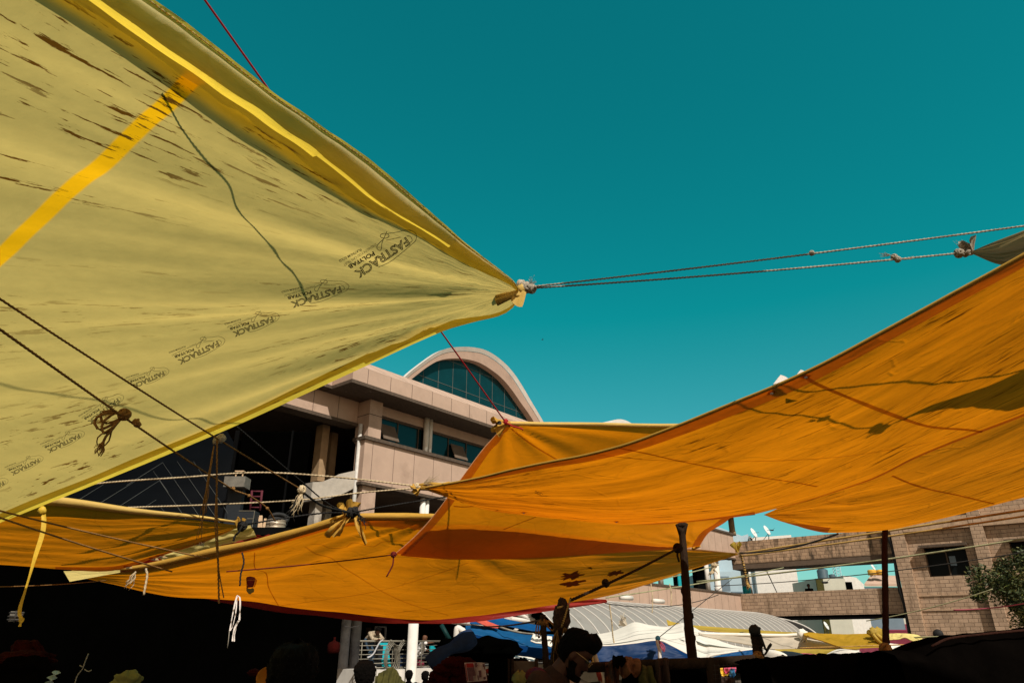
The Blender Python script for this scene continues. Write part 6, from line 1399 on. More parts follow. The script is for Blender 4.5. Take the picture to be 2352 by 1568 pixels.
    if hair != 'bald':
        def line(a):
            c = math.cos(a); return .066 + .012 * max(0, c) if c > .35 else (.066 * ((c + .1) / .45) + .015 * (1 - (c + .1) / .45) if c > -.1 else .015 - .085 * min(1, (-.1 - c) / .5))
        def off(a, z):
            e = min(1, max(0, (z - line(a)) / .03)); c = math.cos(a); n_ = noise.noise(V((math.sin(a) * 5, c * 5, z * 38))) * .007 + noise.noise(V((math.sin(a) * 14, c * 14, z * 90))) * .004
            t_ = .020 if hair == 'short' else .018 + .014 * max(0, c) ** 1.5 * min(1, max(0, (z - .055) / .03)) + .030 * min(1, max(0, (z - .075) / .04)) * (.6 + .4 * max(0, c))
            return .003 + e * (t_ + n_ * 1.4)
        hv, hf = head_grid(off, lambda a, z: z > line(a), 72, 70); m_ = MB(); 
        used = sorted({i for f in hf for i in f}); ix = {j: i for i, j in enumerate(used)}; hv = [hv[j] for j in used]; hf = [tuple(ix[i] for i in f) for f in hf]
        top = head_pt(0, .127, 0); hf = hf
        capv = MB(); capv.blob(V((0, -.006, .104)), .045, .055, .032 if hair == 'short' else .040, .2, 4, 8); o_ = len(hv); hv = hv + capv.v; hf = hf + [tuple(i + o_ for i in f) for f in capv.f]
        ho = emit(put(hv), hf, 'hair', 'hair')
        tuft = MB(); rnd = random.Random(len(label))
        for i in range(420 if hair == 'quiff' else 520 if hair == 'grey' else 0):
            a = rnd.uniform(-math.pi, math.pi); z = rnd.uniform(line(a) + .01, .122); p = head_pt(a, z, off(a, z) - .004); d = (p - V((0, -.005, .0))).normalized(); d = (d + V((rnd.uniform(-.5, .5), rnd.uniform(-.2, .6), rnd.uniform(-.5, .2)))).normalized()
            L = rnd.uniform(.008, .02); q = p + d * L; sd = d.cross(V((0, 0, 1))); sd = (sd.normalized() if sd.length > .01 else V((1, 0, 0))) * .0016
            tuft.add([p - sd, p + sd, q], [(0, 1, 2)], None, False)
        if tuft.v: MB().add([WM @ p for p in put(tuft.v)], tuft.f, None, False).build('hair_strands', M['hair_grey'] if hair == 'grey' else 'hair', ho)
    if extras: extras(root, emit, put, J, k)
    return root
M['hair_grey'] = basic('greying_hair', (.03, .026, .022), .6, .5, 60, .4, spec=.2)

def glasses_man(root, emit, put, J, k):
    m_ = MB()
    for s in (-1, 1):
        c = V((.034 * s, .106, .026)); m_.tube([c + V((.025 * math.cos(a), -.008 * abs(math.cos(a)) * (1 if s * math.cos(a) > 0 else -.3), .020 * math.sin(a))) for a in [2 * math.pi * i / 18 for i in range(19)]], .0022, 6, False)
        m_.tube([V((.060 * s, .098, .032)), V((.074 * s, .06, .032)), V((.080 * s, .0, .030)), V((.079 * s, -.02, .015))], .0024, 6)
    m_.tube([V((-.010, .110, .03)), V((0, .114, .034)), V((.010, .110, .03))], .002, 6)
    g = emit(put(m_.v), m_.f, 'glasses', 'gold')
    bv, bf = head_grid(lambda a, z: .004 + .012 * min(1, max(0, (-.052 - z) / .02)) + .003 * noise.noise(V((a * 9, z * 80, 0))), lambda a, z: (z < -.072 and abs(a) < 2.0) or (z < -.02 and 1.15 < abs(a) < 1.75 and z < -.02) or (-.046 < z < -.030 and abs(a) < .5), 60, 60)
    used = sorted({i for f in bf for i in f}); ix = {j: i for i, j in enumerate(used)}
    emit(put([bv[j] for j in used]), [tuple(ix[i] for i in f) for f in bf], 'beard', 'hair')
    for s in (-1, 1):
        e = MB(); e.blob(V((.033 * s, .082, .027)), .011, .010, .009, 0, 1, 7); emit(put(e.v), e.f, 'eye', 'ink')
        b = MB(); b.tube([V((.018 * s, .098, .045)), V((.035 * s, .096, .051)), V((.054 * s, .082, .046))], .004, 6); emit(put(b.v), b.f, 'eyebrow', 'hair')
    sc_ = MB(); sh = J['Rsh']; nk = J['nec']
    for i in range(4):
        sc_.tube(cat_rom([V((-.13, .05, 1.38)) * k + V((0, 0, .012 * i)), V((-.02, -.03 - .008 * i, 1.42)) * k, V((.12, -.0, 1.41)) * k + V((0, 0, .010 * i)), V((.18, .07, 1.34)) * k, V((.17, .14 + .01 * i, 1.25)) * k, V((.15, .17, 1.08 - .05 * i)) * k], 30), lambda u: .040 + .008 * math.sin(u * 20 + i), 10, flat=.7)
    emit(sc_.v, sc_.f, 'scarf', 'scarf')
hd = P(1306, 1480, 4.22)
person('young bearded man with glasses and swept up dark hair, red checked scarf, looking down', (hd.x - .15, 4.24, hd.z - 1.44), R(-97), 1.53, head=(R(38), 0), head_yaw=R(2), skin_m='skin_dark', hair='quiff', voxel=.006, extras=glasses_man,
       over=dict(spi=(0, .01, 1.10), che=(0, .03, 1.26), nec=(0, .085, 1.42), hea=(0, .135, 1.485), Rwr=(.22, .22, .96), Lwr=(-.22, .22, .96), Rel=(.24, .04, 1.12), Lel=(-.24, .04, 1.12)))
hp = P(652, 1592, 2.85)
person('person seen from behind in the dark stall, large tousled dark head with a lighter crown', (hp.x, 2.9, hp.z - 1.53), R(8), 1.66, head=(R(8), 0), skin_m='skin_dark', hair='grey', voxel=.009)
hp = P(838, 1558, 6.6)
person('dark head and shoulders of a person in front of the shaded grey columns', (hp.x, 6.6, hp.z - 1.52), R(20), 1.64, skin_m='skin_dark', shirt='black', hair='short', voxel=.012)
for px, py, yw, lab in ((939, 1559, 10, 'silhouetted person below the sunlit white column, head only'), (975, 1561, -15, 'silhouetted person right of the white column foot, round dark head')):
    q = P(px, py, 14); person(lab, (q.x, 14, q.z - .0 - 1.20 * .93), R(yw), 1.25, skin_m='black', shirt='black', trousers='black', hair='short', voxel=.014)
# man leaning on the railing
RB = -.5
tL, zL = on_wall(856, 1478, RB - .25); q = W(tL, RB - .28, .83); yw = math.atan2(-BN.x, BN.y)
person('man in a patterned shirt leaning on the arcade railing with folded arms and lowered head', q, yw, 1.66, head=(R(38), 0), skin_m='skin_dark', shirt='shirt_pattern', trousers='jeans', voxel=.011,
       over=dict(pel=(-.02, -.26, .88), spi=(-.02, -.13, .98), che=(-.02, .02, 1.05), nec=(.0, .16, 1.10), hea=(.01, .21, 1.12), Lsh=(-.18, .06, 1.10), Rsh=(.17, .06, 1.10), Lel=(-.24, .26, .93), Rel=(.22, .26, .93), Lwr=(-.02, .33, .92), Rwr=(.03, .33, .91), Lhi=(-.09, -.20, .86), Rhi=(.09, -.20, .86), Lkn=(-.10, -.10, .47), Rkn=(.10, .06, .50)))
tR, zR = on_wall(968, 1490, RB - .3); q = W(tR, RB - .35, .83)
st = MB(); st.tube([q + V((0, 0, 0)), q + V((0, 0, .23))], [.17, .15], 12); one('stool', st, 'maroon', 'low stool under the balding man in the white shirt', 'stool')
person('balding man in a white shirt sitting behind the arcade railing, one arm over the rail', q + V((0, 0, -.045)), yw + R(50), 1.62, head=(R(18), 0), head_yaw=R(12), skin_m='skin', shirt='shirt_white', trousers='trousers', hair='bald', sleeve='short', voxel=.011,
       over=dict(pel=(0, -.02, .38), spi=(0, -.01, .55), che=(0, .04, .73), nec=(0, .07, .89), hea=(0, .10, .95), Lsh=(-.17, .05, .85), Rsh=(.17, .05, .85), Lel=(-.26, .18, .64), Rel=(.38, .14, .86), Lwr=(-.12, .36, .56), Rwr=(.26, .36, .88), Lhi=(-.09, .02, .36), Rhi=(.09, .02, .36), Lkn=(-.12, .42, .42), Rkn=(.12, .42, .41), Lan=(-.12, .42, .09), Ran=(.12, .40, .09), Lto=(-.13, .56, .04), Rto=(.13, .54, .04)))
sk, zk = 0, 0
p_ = PL(1857, 1345, K(0, -.9, 0), EN); sk = (p_ - EO).dot(ED)
person('tiny silhouetted person standing on the lower brick bridge', K(sk, -.9, 3.3), R(160), 1.66, skin_m='skin_dark', shirt='black', trousers='black', voxel=.014)

# ------------------------------------------------------------------ arcade railing, panels and hoses
ta, _ = on_wall(826, 1480, RB); tb, _ = on_wall(1075, 1480, RB)
rl = thing('railing', 'weathered tubular steel railing along the raised arcade floor', 'railing', W(ta, RB, .83))
zr = 1.67
m_ = MB(); m_.tube([W(ta, RB, zr), W(tb, RB, zr)], .032, 8); m_.build('handrail', 'rail', rl)
for i in range(1, 7):
    m_ = MB(); z_ = zr - .135 * i; m_.tube([W(ta, RB, z_), W(tb, RB, z_)], .016, 6); m_.build('rail', 'rail', rl)
t_ = ta + .1
while t_ < tb: m_ = MB(); m_.tube([W(t_, RB, .80), W(t_, RB, zr)], .02, 8); m_.build('post', 'rail', rl); t_ += 1.35
def wpanel(px0, px1, py0, py1, b, mat, label, name, cat, th=.06, lean=0):
    t0, _ = on_wall(px0, (py0 + py1) / 2, b); t1, _ = on_wall(px1, (py0 + py1) / 2, b); _, z1 = on_wall((px0 + px1) / 2, py0, b); _, z0 = on_wall((px0 + px1) / 2, py1, b)
    m_ = MB(); m_.obox(W(t0, b, max(.81, z0)), BD * (t1 - t0), BN * th, V((0, 0, z1 - max(.81, z0))) - BN * lean); return one(name, m_, mat, label, cat)
wpanel(879, 898, 1475, 1530, -1.0, 'teal', 'bright turquoise sheet leaning behind the coiled hoses', 'leaning_sheet', 'sheet', .04, .25)
wpanel(986, 1001, 1482, 1508, -1.2, 'teal', 'dark turquoise crate stack right of the man in the white shirt', 'crate', 'crate')
wpanel(984, 1006, 1510, 1527, -.9, 'teal', 'turquoise crate low behind the railing', 'crate', 'crate')
wpanel(1004, 1022, 1482, 1530, -1.3, 'navy', 'dark teal locker behind the railing end', 'locker', 'locker')
wpanel(856, 876, 1480, 1530, -1.1, 'navy', 'grey blue cloth panel behind the leaning man', 'hung_cloth', 'cloth')
wpanel(975, 1001, 1503, 1510, -.75, 'white', 'white bench plank behind the railing', 'bench', 'bench', .3)
wpanel(909, 922, 1500, 1530, -.9, 'deepblue', 'dark blue bundle behind the round coiled hose', 'bundle', 'bundle', .25)
for cx, cy, rx, rz, n_, lab in ((896, 1504, .26, .44, 4, 'coiled hose tied to the arcade railing, narrower'), (925, 1502, .30, .42, 3, 'wide round coiled hose tied to the arcade railing')):
    t_, z_ = on_wall(cx, cy, RB + .08); m_ = MB()
    for j in range(n_):
        rnd = random.Random(j + cx); m_.tube([W(t_ + rnd.uniform(-.002, .002) + .03 * j + rx * (.9 + .06 * j) * math.sin(a) * (1 - .25 * math.cos(a)), RB + .07 + .03 * j, z_ - .03 * j + rz * math.cos(a)) for a in [2 * math.pi * i / 30 for i in range(31)]], .016, 7, False)
    m_.blob(W(t_, RB + .08, z_ + rz), .05, .05, .05, .4, 3, 7); one('hose', m_, 'rail', lab, 'hose', 'hoses on the railing')
m_ = MB(); m_.tube(cat_rom([W(on_wall(x, y, RB + .1)[0], RB + .1, on_wall(x, y, RB + .1)[1]) for x, y in ((879, 1469), (873, 1473), (866, 1485), (858, 1500), (850, 1507), (844, 1509))], 24), .026, 8); one('hose', m_, 'greycol', 'stiff grey pipe end hanging over the railing beside the leaning man', 'hose')
m_ = MB(); fb(m_, ta - .5, tb, -4.5, -4.47, .9, 3.1); 
wpanel(840, 852, 1440, 1456, -4.7, 'browncloth', 'dull reddish notice on the dark arcade wall', 'notice', 'notice', .02)
o = thing('door_frame', 'pale door frame faintly seen in the dark arcade', 'door', W(4, -4.6, .83))
t0, z1 = on_wall(863, 1437, -4.6); t1, _ = on_wall(886, 1437, -4.6); m_ = MB(); fb(m_, t0, t0 + .06, -4.65, -4.6, .83, z1 - .06); fb(m_, t1, t1 + .06, -4.65, -4.6, .83, z1 - .06); fb(m_, t0, t1 + .06, -4.65, -4.6, z1 - .055, z1); m_.build('frame', 'greycol', o)
o = thing('hanging_bag', 'small red orange bag hanging by its neck in the dark left of the grey columns', 'bag', P(767, 1490, 9)); m_ = MB(); q = P(767, 1484, 9)
m_.lathe(q, [(0, -.075), (.06, -.075), (.075, -.05), (.075, .02), (.06, .045), (.02, .06), (.012, .08), (.016, .10), (0, .105)], 14); m_.build('pouch', 'red_shaded', o)
rope(cat_rom([P(790, 1437, 15), P(802, 1440, 15), P(826, 1437, 15)], 10), .012, 'line', 'wire', 'black line tied round the shaded grey columns', 'line', twisted=False)
# ------------------------------------------------------------------ dark stalls and goods in the foreground
def drape(label, ridge, mat, depth, zlow=.0, folds=.03, name='stall_cover', back=.9, cat='cloth', seed=0):
    """A cloth thrown over a stall frame: crest line, falling front and back."""
    r = cat_rom(ridge, 70); rows = []; uvs = []
    prof = [(-depth * .0, 0)]
    for i, p in enumerate(r):
        row = []; q = []
        for k, (dy, f) in enumerate(((back, 0.0), (back, .55), (back * .98, .9), (back * .8, .985), (back * .45, 1.0), (.12, 1.0), (.03, .992), (-.02, .97), (-.05, .9), (-.07, .75), (-.09, .5), (-.11, .25), (-.12, 0))):
            z = zlow + (p.z - zlow) * f; w_ = folds * (1 - f) * math.sin(i * .55 + seed + 1.5 * math.sin(i * .17)) + .02 * noise.noise(V((i * .3, k * .7, seed)))
            row.append(V((p.x + .01 * noise.noise(V((i * .2, k, seed))), p.y + dy + w_, z + (.012 * noise.noise(V((i * .35, k * .5, seed + 3))) if f > .8 else 0)))); q.append((i * .05, k * .1))
        rows.append(row); uvs.append(q)
    mb = MB(); mb.grid(rows, uvs); return one(name, mb, mat, label, cat)
SD = 3.5
drape('dark stall cover rising in a hump at the lower right corner', [P(x, y, SD) for x, y in ((2060, 1497), (2122, 1492.5), (2138, 1484), (2152, 1473), (2175, 1467), (2209, 1461), (2280, 1453), (2352, 1447), (2700, 1412))], 'black', .9, back=.5)
drape('long low dark stall cover along the bottom edge, below the yellow awnings', [P(x, y, SD + .55) for x, y in ((1745, 1513), (1760, 1511), (1837, 1507), (1900, 1504), (1990, 1500), (2080, 1495), (2130, 1492))], 'black', .9, back=.4, seed=3)
tw_ = [P(x, y, SD - .02) for x, y in ((2140, 1484), (2175, 1467), (2240, 1458), (2352, 1447), (2600, 1424))]
mb = MB(); mb.tube(cat_rom(tw_, 40), .006, 7); one('cloth_edge', mb, 'wood_red', 'brown rolled edge running along the hump of the dark stall cover', 'cloth')
rl_ = thing('stall_rail', 'dark timber rail of the stall carrying hung clothes', 'rail', P(1530, 1600, 4.0))
mb = MB(); mb.tube([P(1352, 1532, 4.55), P(1420, 1529, 4.15), P(1540, 1524, 4.0), P(1640, 1521, 4.0), P(1735, 1515, 3.95)], .028, 10); mb.build('beam', 'wood', rl_)
mb = MB(); mb.tube([P(1636, 1514, 3.98), V((P(1636, 1514, 3.98).x, 3.98, 0))], .035, 10); mb.build('upright', 'wood', rl_)
drape('dark cover of the middle stall below the blue cloth front', [P(x, y, 4.1) for x, y in ((1440, 1546), (1480, 1540), (1530, 1534), (1590, 1527), (1640, 1524))], 'blacker', .6, back=.25, seed=8)
# mesh panel with bright things beyond it
mp_ = thing('wire_mesh', 'black wire mesh panel in the gap of the dark stalls, bright cloths behind it', 'mesh', P(1668, 1560, 3.9)); 
for i in range(6): MB().tube([P(1641 + i * 10, 1524, 3.9), P(1646 + i * 9.6, 1580, 3.9)], .0011, 4).build('wire', 'wire', mp_)
for i in range(5): MB().tube([P(1638, 1528 + i * 10, 3.9), P(1700, 1526 + i * 10, 3.9)], .0011, 4).build('wire', 'wire', mp_)
drape('dark stall post cover right of the wire mesh panel', [P(x, y, 3.8) for x, y in ((1704, 1519), (1715, 1516), (1730, 1515), (1760, 1513))], 'blacker', .5, back=.06, seed=5)
def cloth_piece(label, pix, d, mat, name='cloth', cat='cloth', seed=0, wr=.03):
    top = [P(x, y, d) for x, y in pix[0]]; bot = [P(x, y, d - .03) for x, y in pix[1]]
    q, uq = sheet(bot, top, nu=40, nv=30, disp=lambda u, v: wr * math.sin(u * 11 + seed + 2 * math.sin(v * 2)) * (.4 + .6 * (1 - v)) + wr * .6 * noise.noise(V((u * 6, v * 3, seed))))
    back_ = [[p + V((0, .035, 0)) for p in r] for r in q]; mb = MB(); mb.grid(q, uq); mb.grid([list(reversed(r)) for r in back_], uq)
    rim = [q[i][-1] for i in range(40)]; rb_ = [back_[i][-1] for i in range(40)]; mb.grid([[a, (a + b) / 2 + V((0, 0, .012)), b] for a, b in zip(rim, rb_)])
    return one(name, mb, mat, label, cat)
cloth_piece('yellow sign sheet behind the wire mesh panel', ([(1648, 1528), (1688, 1527)], [(1655, 1553), (1672, 1550)]), 8.5, 'signyellow', 'sign_sheet', 'sheet')
cloth_piece('pink cloth behind the wire mesh panel', ([(1663, 1532), (1692, 1530)], [(1664, 1545), (1688, 1546)]), 8.3, 'pinkcloth', seed=2)
cloth_piece('small blue cloth behind the wire mesh panel', ([(1678, 1538), (1688, 1538)], [(1677, 1552), (1688, 1553)]), 8.1, 'skyblue', seed=3)
cloth_piece('brown cloth low behind the wire mesh panel', ([(1646, 1552), (1690, 1560)], [(1646, 1580), (1695, 1585)]), 7.9, 'browncloth', seed=4)
cloth_piece('orange and black patterned cloth hung on the stall rail, next to the man with glasses', ([(1390, 1527), (1408, 1521), (1424, 1516)], [(1390, 1584), (1420, 1586)]), 3.95, 'orangecloth', seed=1)
cloth_piece('mottled orange brown cloth hung over the stall rail, second from the man with glasses', ([(1420, 1518), (1438, 1514), (1458, 1514), (1470, 1524)], [(1424, 1553), (1470, 1548)]), 3.92, 'camocloth', seed=2)
cloth_piece('olive cloth bundle hung below the stall rail', ([(1470, 1536), (1484, 1533), (1500, 1536)], [(1468, 1570), (1508, 1575)]), 3.9, 'olive', seed=3, wr=.02)
cloth_piece('brown ribbed cloth hung on the stall rail, farthest from the man with glasses', ([(1507, 1520), (1522, 1515), (1538, 1517)], [(1508, 1590), (1542, 1590)]), 3.9, 'browncloth', seed=4)
cloth_piece('black bag hung on the stall rail between the two orange cloths', ([(1408, 1514), (1418, 1510), (1430, 1511), (1440, 1517)], [(1410, 1532), (1428, 1530)]), 3.88, 'black', 'bag', 'bag', seed=5, wr=.015)
# corrugated sheet
a, b = P(1308, 1545, 5.6), P(1372, 1568, 5.6); rows = []
for i in range(60):
    u = i / 59; rows.append([P(1300 + 80 * u, 1536 + 34 * u, 5.6) + V((0, 0, -.02 - .35 * v)) + V((-.10 * v, -.3 * v + .02 * math.sin(v * 30 - u * 1.0), 0)) for v in [k / 40 for k in range(41)]])
one('corrugated_sheet', MB().grid(rows), 'roofmetal', 'grey corrugated sheet behind the beard of the man with glasses', 'sheet')
cloth_piece('small salmon red cloth between the man and the hung clothes', ([(1369, 1540), (1378, 1540)], [(1374, 1560), (1384, 1562)]), 4.6, 'salmon', seed=7, wr=.015)
# posts
def knotty(label, pts, rad, d, mat, name='post', seed=0, extra=None):
    o = thing(name, label, name, P(*pts[-1], d)); p = cat_rom([P(x, y, d) for x, y in pts], 60); mb = MB()
    mb.tube(p, lambda u: rad(u) * (1 + .10 * noise.noise(V((u * 22, seed, 0))) + .08 * noise.noise(V((u * 60, seed, 4)))), 12)
    rnd = random.Random(seed)
    for k in range(5):
        q = p[rnd.randrange(6, 54)]; s_ = rnd.choice((-1, 1)); mb.blob(q + V((s_ * rad(.5) * .8, -.005, 0)), rad(.5) * .45, rad(.5) * .4, rad(.5) * .7, .3, 3, 6)
    mb.build('shaft', mat, o)
    if extra: extra(o)
    return o
def fork(o):
    mb = MB(); q = P(1565, 1213, 6.1)
    mb.tube([P(1567, 1228, 6.1), P(1561, 1212, 6.1), P(1556, 1202, 6.1)], [.03, .026, .022], 8); mb.tube([P(1567, 1228, 6.1), P(1571, 1212, 6.1), P(1575, 1201, 6.1)], [.03, .026, .022], 8); mb.blob(P(1565, 1206, 6.1), .04, .035, .022, .5, 3, 8); mb.build('fork', 'wood', o)
knotty('dark forked branch pole propping up the orange tarpaulins', [(1566, 1215), (1569, 1250), (1574, 1320), (1577, 1370), (1582, 1440), (1588, 1490), (1594, 1540), (1604, 1640)], lambda u: .029 + .017 * u, 6.1, 'wood', 'pole', 3, fork)
knotty('straight red brown wooden pole holding the rear orange tarpaulin', [(2033, 1214), (2032, 1260), (2033, 1340), (2034, 1420), (2035, 1490), (2036, 1560)], lambda u: .028 + .004 * u, 7.4, 'wood_red', 'pole', 5, lambda o: (lambda m: (knot(m, P(2034, 1491, 7.35), .045, 3), m.build('rope_lashing', 'brownrope', o)))(MB()))
def post_tie(o):
    mb = MB(); q = P(1248, 1428, 5.0); knot(mb, q, .020, 2)
    for dx, dz in ((-.05, -.09), (-.035, -.10), (.03, -.03)): mb.tube(cat_rom([q, q + V((dx * .6, 0, .01)), q + V((dx, 0, dz * .5)), q + V((dx * .9, 0, dz)), q + V((0, 0, -.01))], 12), .005, 6)
    mb.tube(cat_rom([q, q + V((.04, 0, .005)), q + V((.06, 0, -.01)), q + V((.07, 0, -.022))], 8), .008, 6); mb.tube(cat_rom([q, q + V((.05, -.02, -.05)), P(1276, 1442, 4.6), P(1290, 1445, 4.4)], 10), .006, 6); mb.build('tied_cord', 'brownrope', o)
knotty('square wooden post with cord round its top, left of the man with glasses', [(1246.5, 1411), (1248, 1440), (1251, 1475), (1254, 1510), (1258, 1560), (1264, 1640)], lambda u: .020, 5.0, 'wood', 'post', 7, post_tie)
def sacking(o):
    mb = MB(); q0 = P(1290, 1391, 4.3)
    mb.blob(P(1292, 1390, 4.3), .030, .03, .042, .35, 3, 10, 1); mb.blob(P(1290, 1418, 4.3), .048, .04, .075, .4, 3, 12, 2); mb.blob(P(1298, 1402, 4.28), .024, .03, .04, .4, 3, 9, 3); mb.blob(P(1284, 1436, 4.3), .030, .03, .04, .5, 4, 9, 4); mb.build('sacking_wrap', 'sack', o)
    r_ = MB(); r_.tube(cat_rom([P(1311, 1373, 4.28), P(1303, 1397, 4.24), P(1296, 1420, 4.22), P(1289, 1440, 4.22)], 16), .007, 7, True, 250, 3); r_.tube([q0 + V((.032 * math.cos(a), -.034 * math.sin(a), -.005 + .006 * math.cos(a))) for a in [2 * math.pi * i / 14 for i in range(15)]], .006, 6, False); r_.build('binding_rope', 'yellowrope', o)
    f = MB(); frayed(f, P(1296, 1440, 4.28), V((.3, 0, -1)), .07, .6, 16, .0028, 3); frayed(f, P(1280, 1446, 4.28), V((-.2, 0, -1)), .14, .35, 14, .0028, 5); f.build('loose_strands', 'brownrope', o)
knotty('post wrapped in brown sacking and rope just behind the head of the man with glasses', [(1289, 1395), (1286, 1430), (1280, 1470), (1272, 1520), (1262, 1600)], lambda u: .024, 4.35, 'wood', 'post', 9, sacking)
def strapp(o):
    mb = MB()
    for k in range(3): mb.tube(cat_rom([P(1742, 1452, 4.15), P(1750, 1470, 4.15), P(1760, 1492, 4.14), P(1770, 1483 - 3 * k, 4.14), P(1772, 1477, 4.14), P(1766, 1482 + 3 * k, 4.14), P(1756, 1503, 4.14), P(1749, 1498, 4.15)], 30), .0045, 6)
    mb.tube([P(1746, 1455, 4.16), P(1758, 1488, 4.15), P(1764, 1494, 4.15)], .010, 7, flat=.4); mb.blob(P(1733, 1447, 4.18), .03, .028, .03, .5, 3, 8); mb.build('strap', 'rubber', o)
    b = MB(); knot(b, P(1742, 1509, 4.17), .024, 4); frayed(b, P(1744, 1511, 4.1), V((.3, 0, -1)), .10, .5, 10, .004, 4); b.build('rope_lashing', 'brownrope', o)
knotty('short dark post with a looped black strap, above the long dark stall cover', [(1732, 1446), (1735, 1462), (1739, 1485), (1742, 1512), (1746, 1560)], lambda u: .026 + .004 * u, 4.2, 'wood', 'post', 11, strapp)
# boards, crate and newspaper
o = thing('crate', 'dark wooden crate with a grey board back, left of the wooden post', 'crate', P(1200, 1560, 5.4))
m_ = MB(); q0, q1 = P(1172, 1549, 5.4), P(1229, 1517, 5.4); m_.obox(V((q0.x, 5.4, q0.z)), V((q1.x - q0.x, 0, 0)), V((0, .03, 0)), V((.0, 0, q1.z - q0.z))); m_.build('board', 'board', o)
m_ = MB()
for x in (1166, 1172, 1229): a = P(x, 1620, 5.38); b = P(x, 1512, 5.38); m_.obox(V((a.x, 5.36, a.z)), V((.025, 0, 0)), V((0, .03, 0)), V((0, 0, b.z - a.z)))
m_.obox(V((q0.x + .026, 5.35, q0.z - .03)), V((q1.x - q0.x - .03, 0, 0)), V((0, .04, 0)), V((0, 0, .028))); m_.build('frame', 'wood', o)
drape('black cloth cover over the goods left of the crate, behind the newspaper sheet', [P(x, y, 5.8) for x, y in ((1122, 1516), (1136, 1509), (1160, 1507), (1185, 1511), (1205, 1511), (1215, 1515))], 'blacker', .4, back=.3, seed=6)
m_ = MB(); m_.blob(P(1193, 1558, 5.3), .045, .03, .05, .6, 4, 9, 3); one('crumpled_bag', m_, 'bagyellow', 'crumpled yellow bag on the crate shelf', 'bag')
np_ = thing('newspaper', 'pinkish printed newspaper sheet with dark pictures pinned up in the shade', 'newspaper', P(1092, 1566, 7))
def npp(x, y, o_=0): return P(1056.6 + .04065 * x, 1504.5 + .04065 * y, 7 - o_)
m_ = MB(); g_ = []
for i in range(21):
    u = i / 20; tp_ = V((240 + 1160 * u, 405 - 20 * u + 35 * max(0, u - .85) * 8, 0)); bt = V((400 + 1125 * u, 1510 - 110 * u, 0)); g_.append([npp(*(tp_.lerp(bt, v))[:2]) + V((0, .012 * math.sin(u * 5 + v), 0)) for v in [k / 14 for k in range(15)]])
m_.grid(g_); m_.grid([[p + V((0, .012, 0)) for p in r] for r in g_]); m_.build('sheet', 'paper', np_)
for nm, mt_, pts in (('red_panel', 'picred', ((335, 440), (745, 420), (790, 640), (380, 680))), ('picture', 'picdark', ((385, 690), (780, 645), (905, 1120), (730, 1150), (770, 1420), (500, 1450))), ('picture', 'picdark', ((815, 415), (955, 410), (1000, 560), (940, 660), (870, 660))), ('picture', 'picdark', ((1270, 470), (1390, 460), (1425, 770), (1365, 770), (1350, 650), (1290, 640))), ('picture', 'picdark', ((1025, 850), (1190, 820), (1220, 1220), (1075, 1245), (1060, 940))), ('picture', 'picdark', ((980, 1115), (1050, 1125), (1068, 1395), (1020, 1390))), ('picture', 'picdark', ((1320, 1200), (1450, 1180), (1465, 1310), (1370, 1360), (1320, 1300))), ('column_line', 'picred', ((270, 470), (310, 465), (460, 1440), (410, 1430)))):
    MB().prism([npp(x, y, .035) for x, y in pts], V((0, .006, 0))).build(nm, mt_, np_)
q = [P(x, y, 7.4) for x, y in ((985, 1575), (1000, 1545), (1018, 1524), (1030, 1514), (1048, 1511), (1062, 1513), (1072, 1524), (1120, 1545), (1150, 1560))]
m_ = MB()
for k, (x, y, rx, rz) in enumerate(((1022, 1540, .11, .07), (1045, 1523, .13, .06), (1062, 1535, .16, .10), (1012, 1562, .12, .10), (1075, 1560, .2, .1))): m_.blob(P(x, y, 7.5), rx, .15, rz, .35, 5, 14, k)
one('red_bundle', m_, 'red_shaded', 'heap of dark red cloth behind and left of the newspaper sheet', 'cloth')
m_ = MB(); m_.blob(P(1126, 1541, 7.2), .07, .04, .022, .4, 3, 8, 2); one('red_bundle', m_, 'redcloth', 'small red cloth end at the right of the newspaper sheet', 'cloth')
q0 = P(1000, 1500, 8.6)
m_ = MB(); m_.tube(cat_rom([P(1085, 1462, 8.9), P(1050, 1482, 8.8), (P(1020, 1496, 8.7)), P(1000, 1512, 8.7), P(985, 1524, 8.7)], 20), lambda u: .10 - .03 * u + .02 * math.sin(u * 9), 10); one('rolled_tarp', m_, 'deepblue', 'dark blue rolled tarpaulin slanting down over the railing end', 'cloth')
m_ = MB(); m_.blob(P(1120, 1490, 9.4), .38, .25, .14, .4, 2.5, 12, 4); m_.blob(P(1060, 1484, 9.2), .3, .2, .12, .4, 2.5, 12, 6); one('dark_cover', m_, 'blacker', 'black cover lumps under the dark blue cloth front', 'cloth')
# olive heap in front of the white plinth
rows = []
crest = cat_rom([P(862, 1552, 11), P(878, 1541, 11), P(892, 1533, 11), P(903, 1531, 11), P(912, 1540, 11), P(922, 1556, 11), P(930, 1566, 11)], 40)
for i, p in enumerate(crest): rows.append([p + V((.03 * noise.noise(V((i * .3, k, 0))), -.35 * (k / 9) + .03 * math.sin(i * .8 + k), -(p.z - .1) * (k / 9) ** 1.3)) for k in range(10)])
one('cloth_heap', MB().grid(rows), 'olive', 'olive green cloth heap in front of the white plinth', 'cloth')
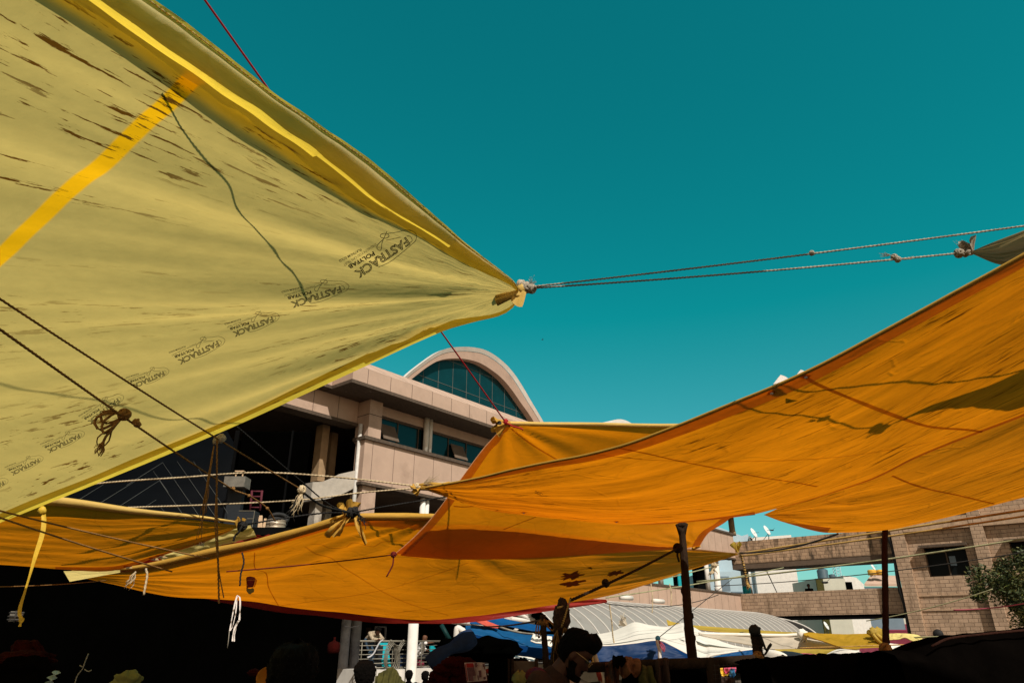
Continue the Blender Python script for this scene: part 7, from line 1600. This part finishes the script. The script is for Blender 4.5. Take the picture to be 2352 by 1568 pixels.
# left side
def lump(label, name, cat, c, rx, ry, rz, mat, nz=.35, fr=3, seed=0):
    m_ = MB(); m_.blob(c, rx, ry, rz, nz, fr, 16, seed); return one(name, m_, mat, label, cat)
q = [P(x, y, 4.6) for x, y in ((20, 1500), (35, 1478), (60, 1472), (80, 1476), (92, 1500))]
cloth_piece('dark red cloth draped over goods at the lower left', ([(22, 1482), (45, 1474), (76, 1474), (84, 1484)], [(14, 1560), (95, 1512), (100, 1560)]), 4.6, 'red_shaded', seed=3)
lump('dark red bulging bundle below the dark red cloth', 'bundle', 'bundle', P(62, 1512, 4.4), .14, .12, .045, 'red_shaded', seed=2)
lump('dark brown heap at the lower left corner', 'heap', 'cloth', P(52, 1550, 4.3), .17, .12, .10, 'black', seed=4)
lump('olive yellow plastic bag at the bottom edge, left of the tousled head', 'plastic_bag', 'bag', P(290, 1566, 3.6), .062, .05, .045, 'bagyellow', .5, 2.2, 5)
m_ = MB(); m_.grid([[P(137 - 18 * u + 2 * math.sin(9 * u) * v, 1541 + 27 * u - 2 * v, 4.2) + V((-.03 * v, .02 * math.sin(u * 14 + v * 3), 0)) for v in (0, .3, .6, 1)] for u in [k / 14 for k in range(15)]]); one('plastic_film', m_, 'cyanfilm', 'crumpled pale cyan plastic film at the bottom left', 'film')
m_ = MB(); m_.tube(cat_rom([P(172, 1568, 4), P(178, 1550, 4), P(190, 1534, 4), P(193, 1525, 4), P(203, 1500, 4)], 20), .003, 5); m_.tube([P(183, 1527, 4), P(190, 1531, 4), P(194, 1526, 4)], .003, 5); m_.tube(cat_rom([P(194, 1536, 4), P(203, 1541, 4), P(210, 1538, 4)], 8), .003, 5); one('string', m_, 'stringer', 'thin white knotted string standing out at the bottom left', 'string')
o = thing('basin', 'orange plastic basin rim behind the tousled head', 'basin', P(603, 1568, 3.3)); m_ = MB(); c_ = P(612, 1562, 3.3)
m_.lathe(c_, [(0, -.02), (.03, -.02), (.042, .0), (.048, .02), (.05, .022), (.046, .02), (.038, .0), (0, -.012)], 24, V((.5, -.8, .3))); m_.build('shell', 'cap', o)
lump('dark red round bundle left of the orange basin', 'bundle', 'bundle', P(584, 1544, 4.0), .035, .03, .018, 'red_shaded', .2, 2, 6)
o = thing('barred_window', 'small pale barred window glimpsed at the far left behind the yellow strap', 'window', P(30, 1427, 8.6))
m_ = MB(); m_.prism([P(x, y, 8.6) for x, y in (cO(95, 545), cO(128, 420), cO(186, 420), cO(160, 540))], V((0, .02, 0))); m_.build('pane', 'concrete', o)
m_ = MB(); m_.prism([P(x, y, 8.6) for x, y in (cO(178, 540), cO(205, 428), cO(280, 428), cO(262, 470), cO(215, 545))], V((0, .02, 0))); m_.build('pane', 'board', o)
m_ = MB()
for a, b in ((cO(85, 520), cO(230, 520)), (cO(95, 482), cO(260, 480)), (cO(110, 440), cO(285, 440)), (cO(165, 550), cO(196, 415))): m_.tube([P(*a, 8.55), P(*b, 8.55)], .010, 6)
m_.build('bars', 'wire', o)
# black sheet added in place of the deep shade inside the left stalls
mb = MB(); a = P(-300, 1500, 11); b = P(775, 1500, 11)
mb.obox(V((a.x, 11, 0)), V((b.x - a.x, 0, 0)), V((0, .1, 0)), V((0, 0, 2.85))); one('shade_backing', mb, 'blacker', 'added black sheet standing in for the deep shade of the covered left stalls', 'cloth')
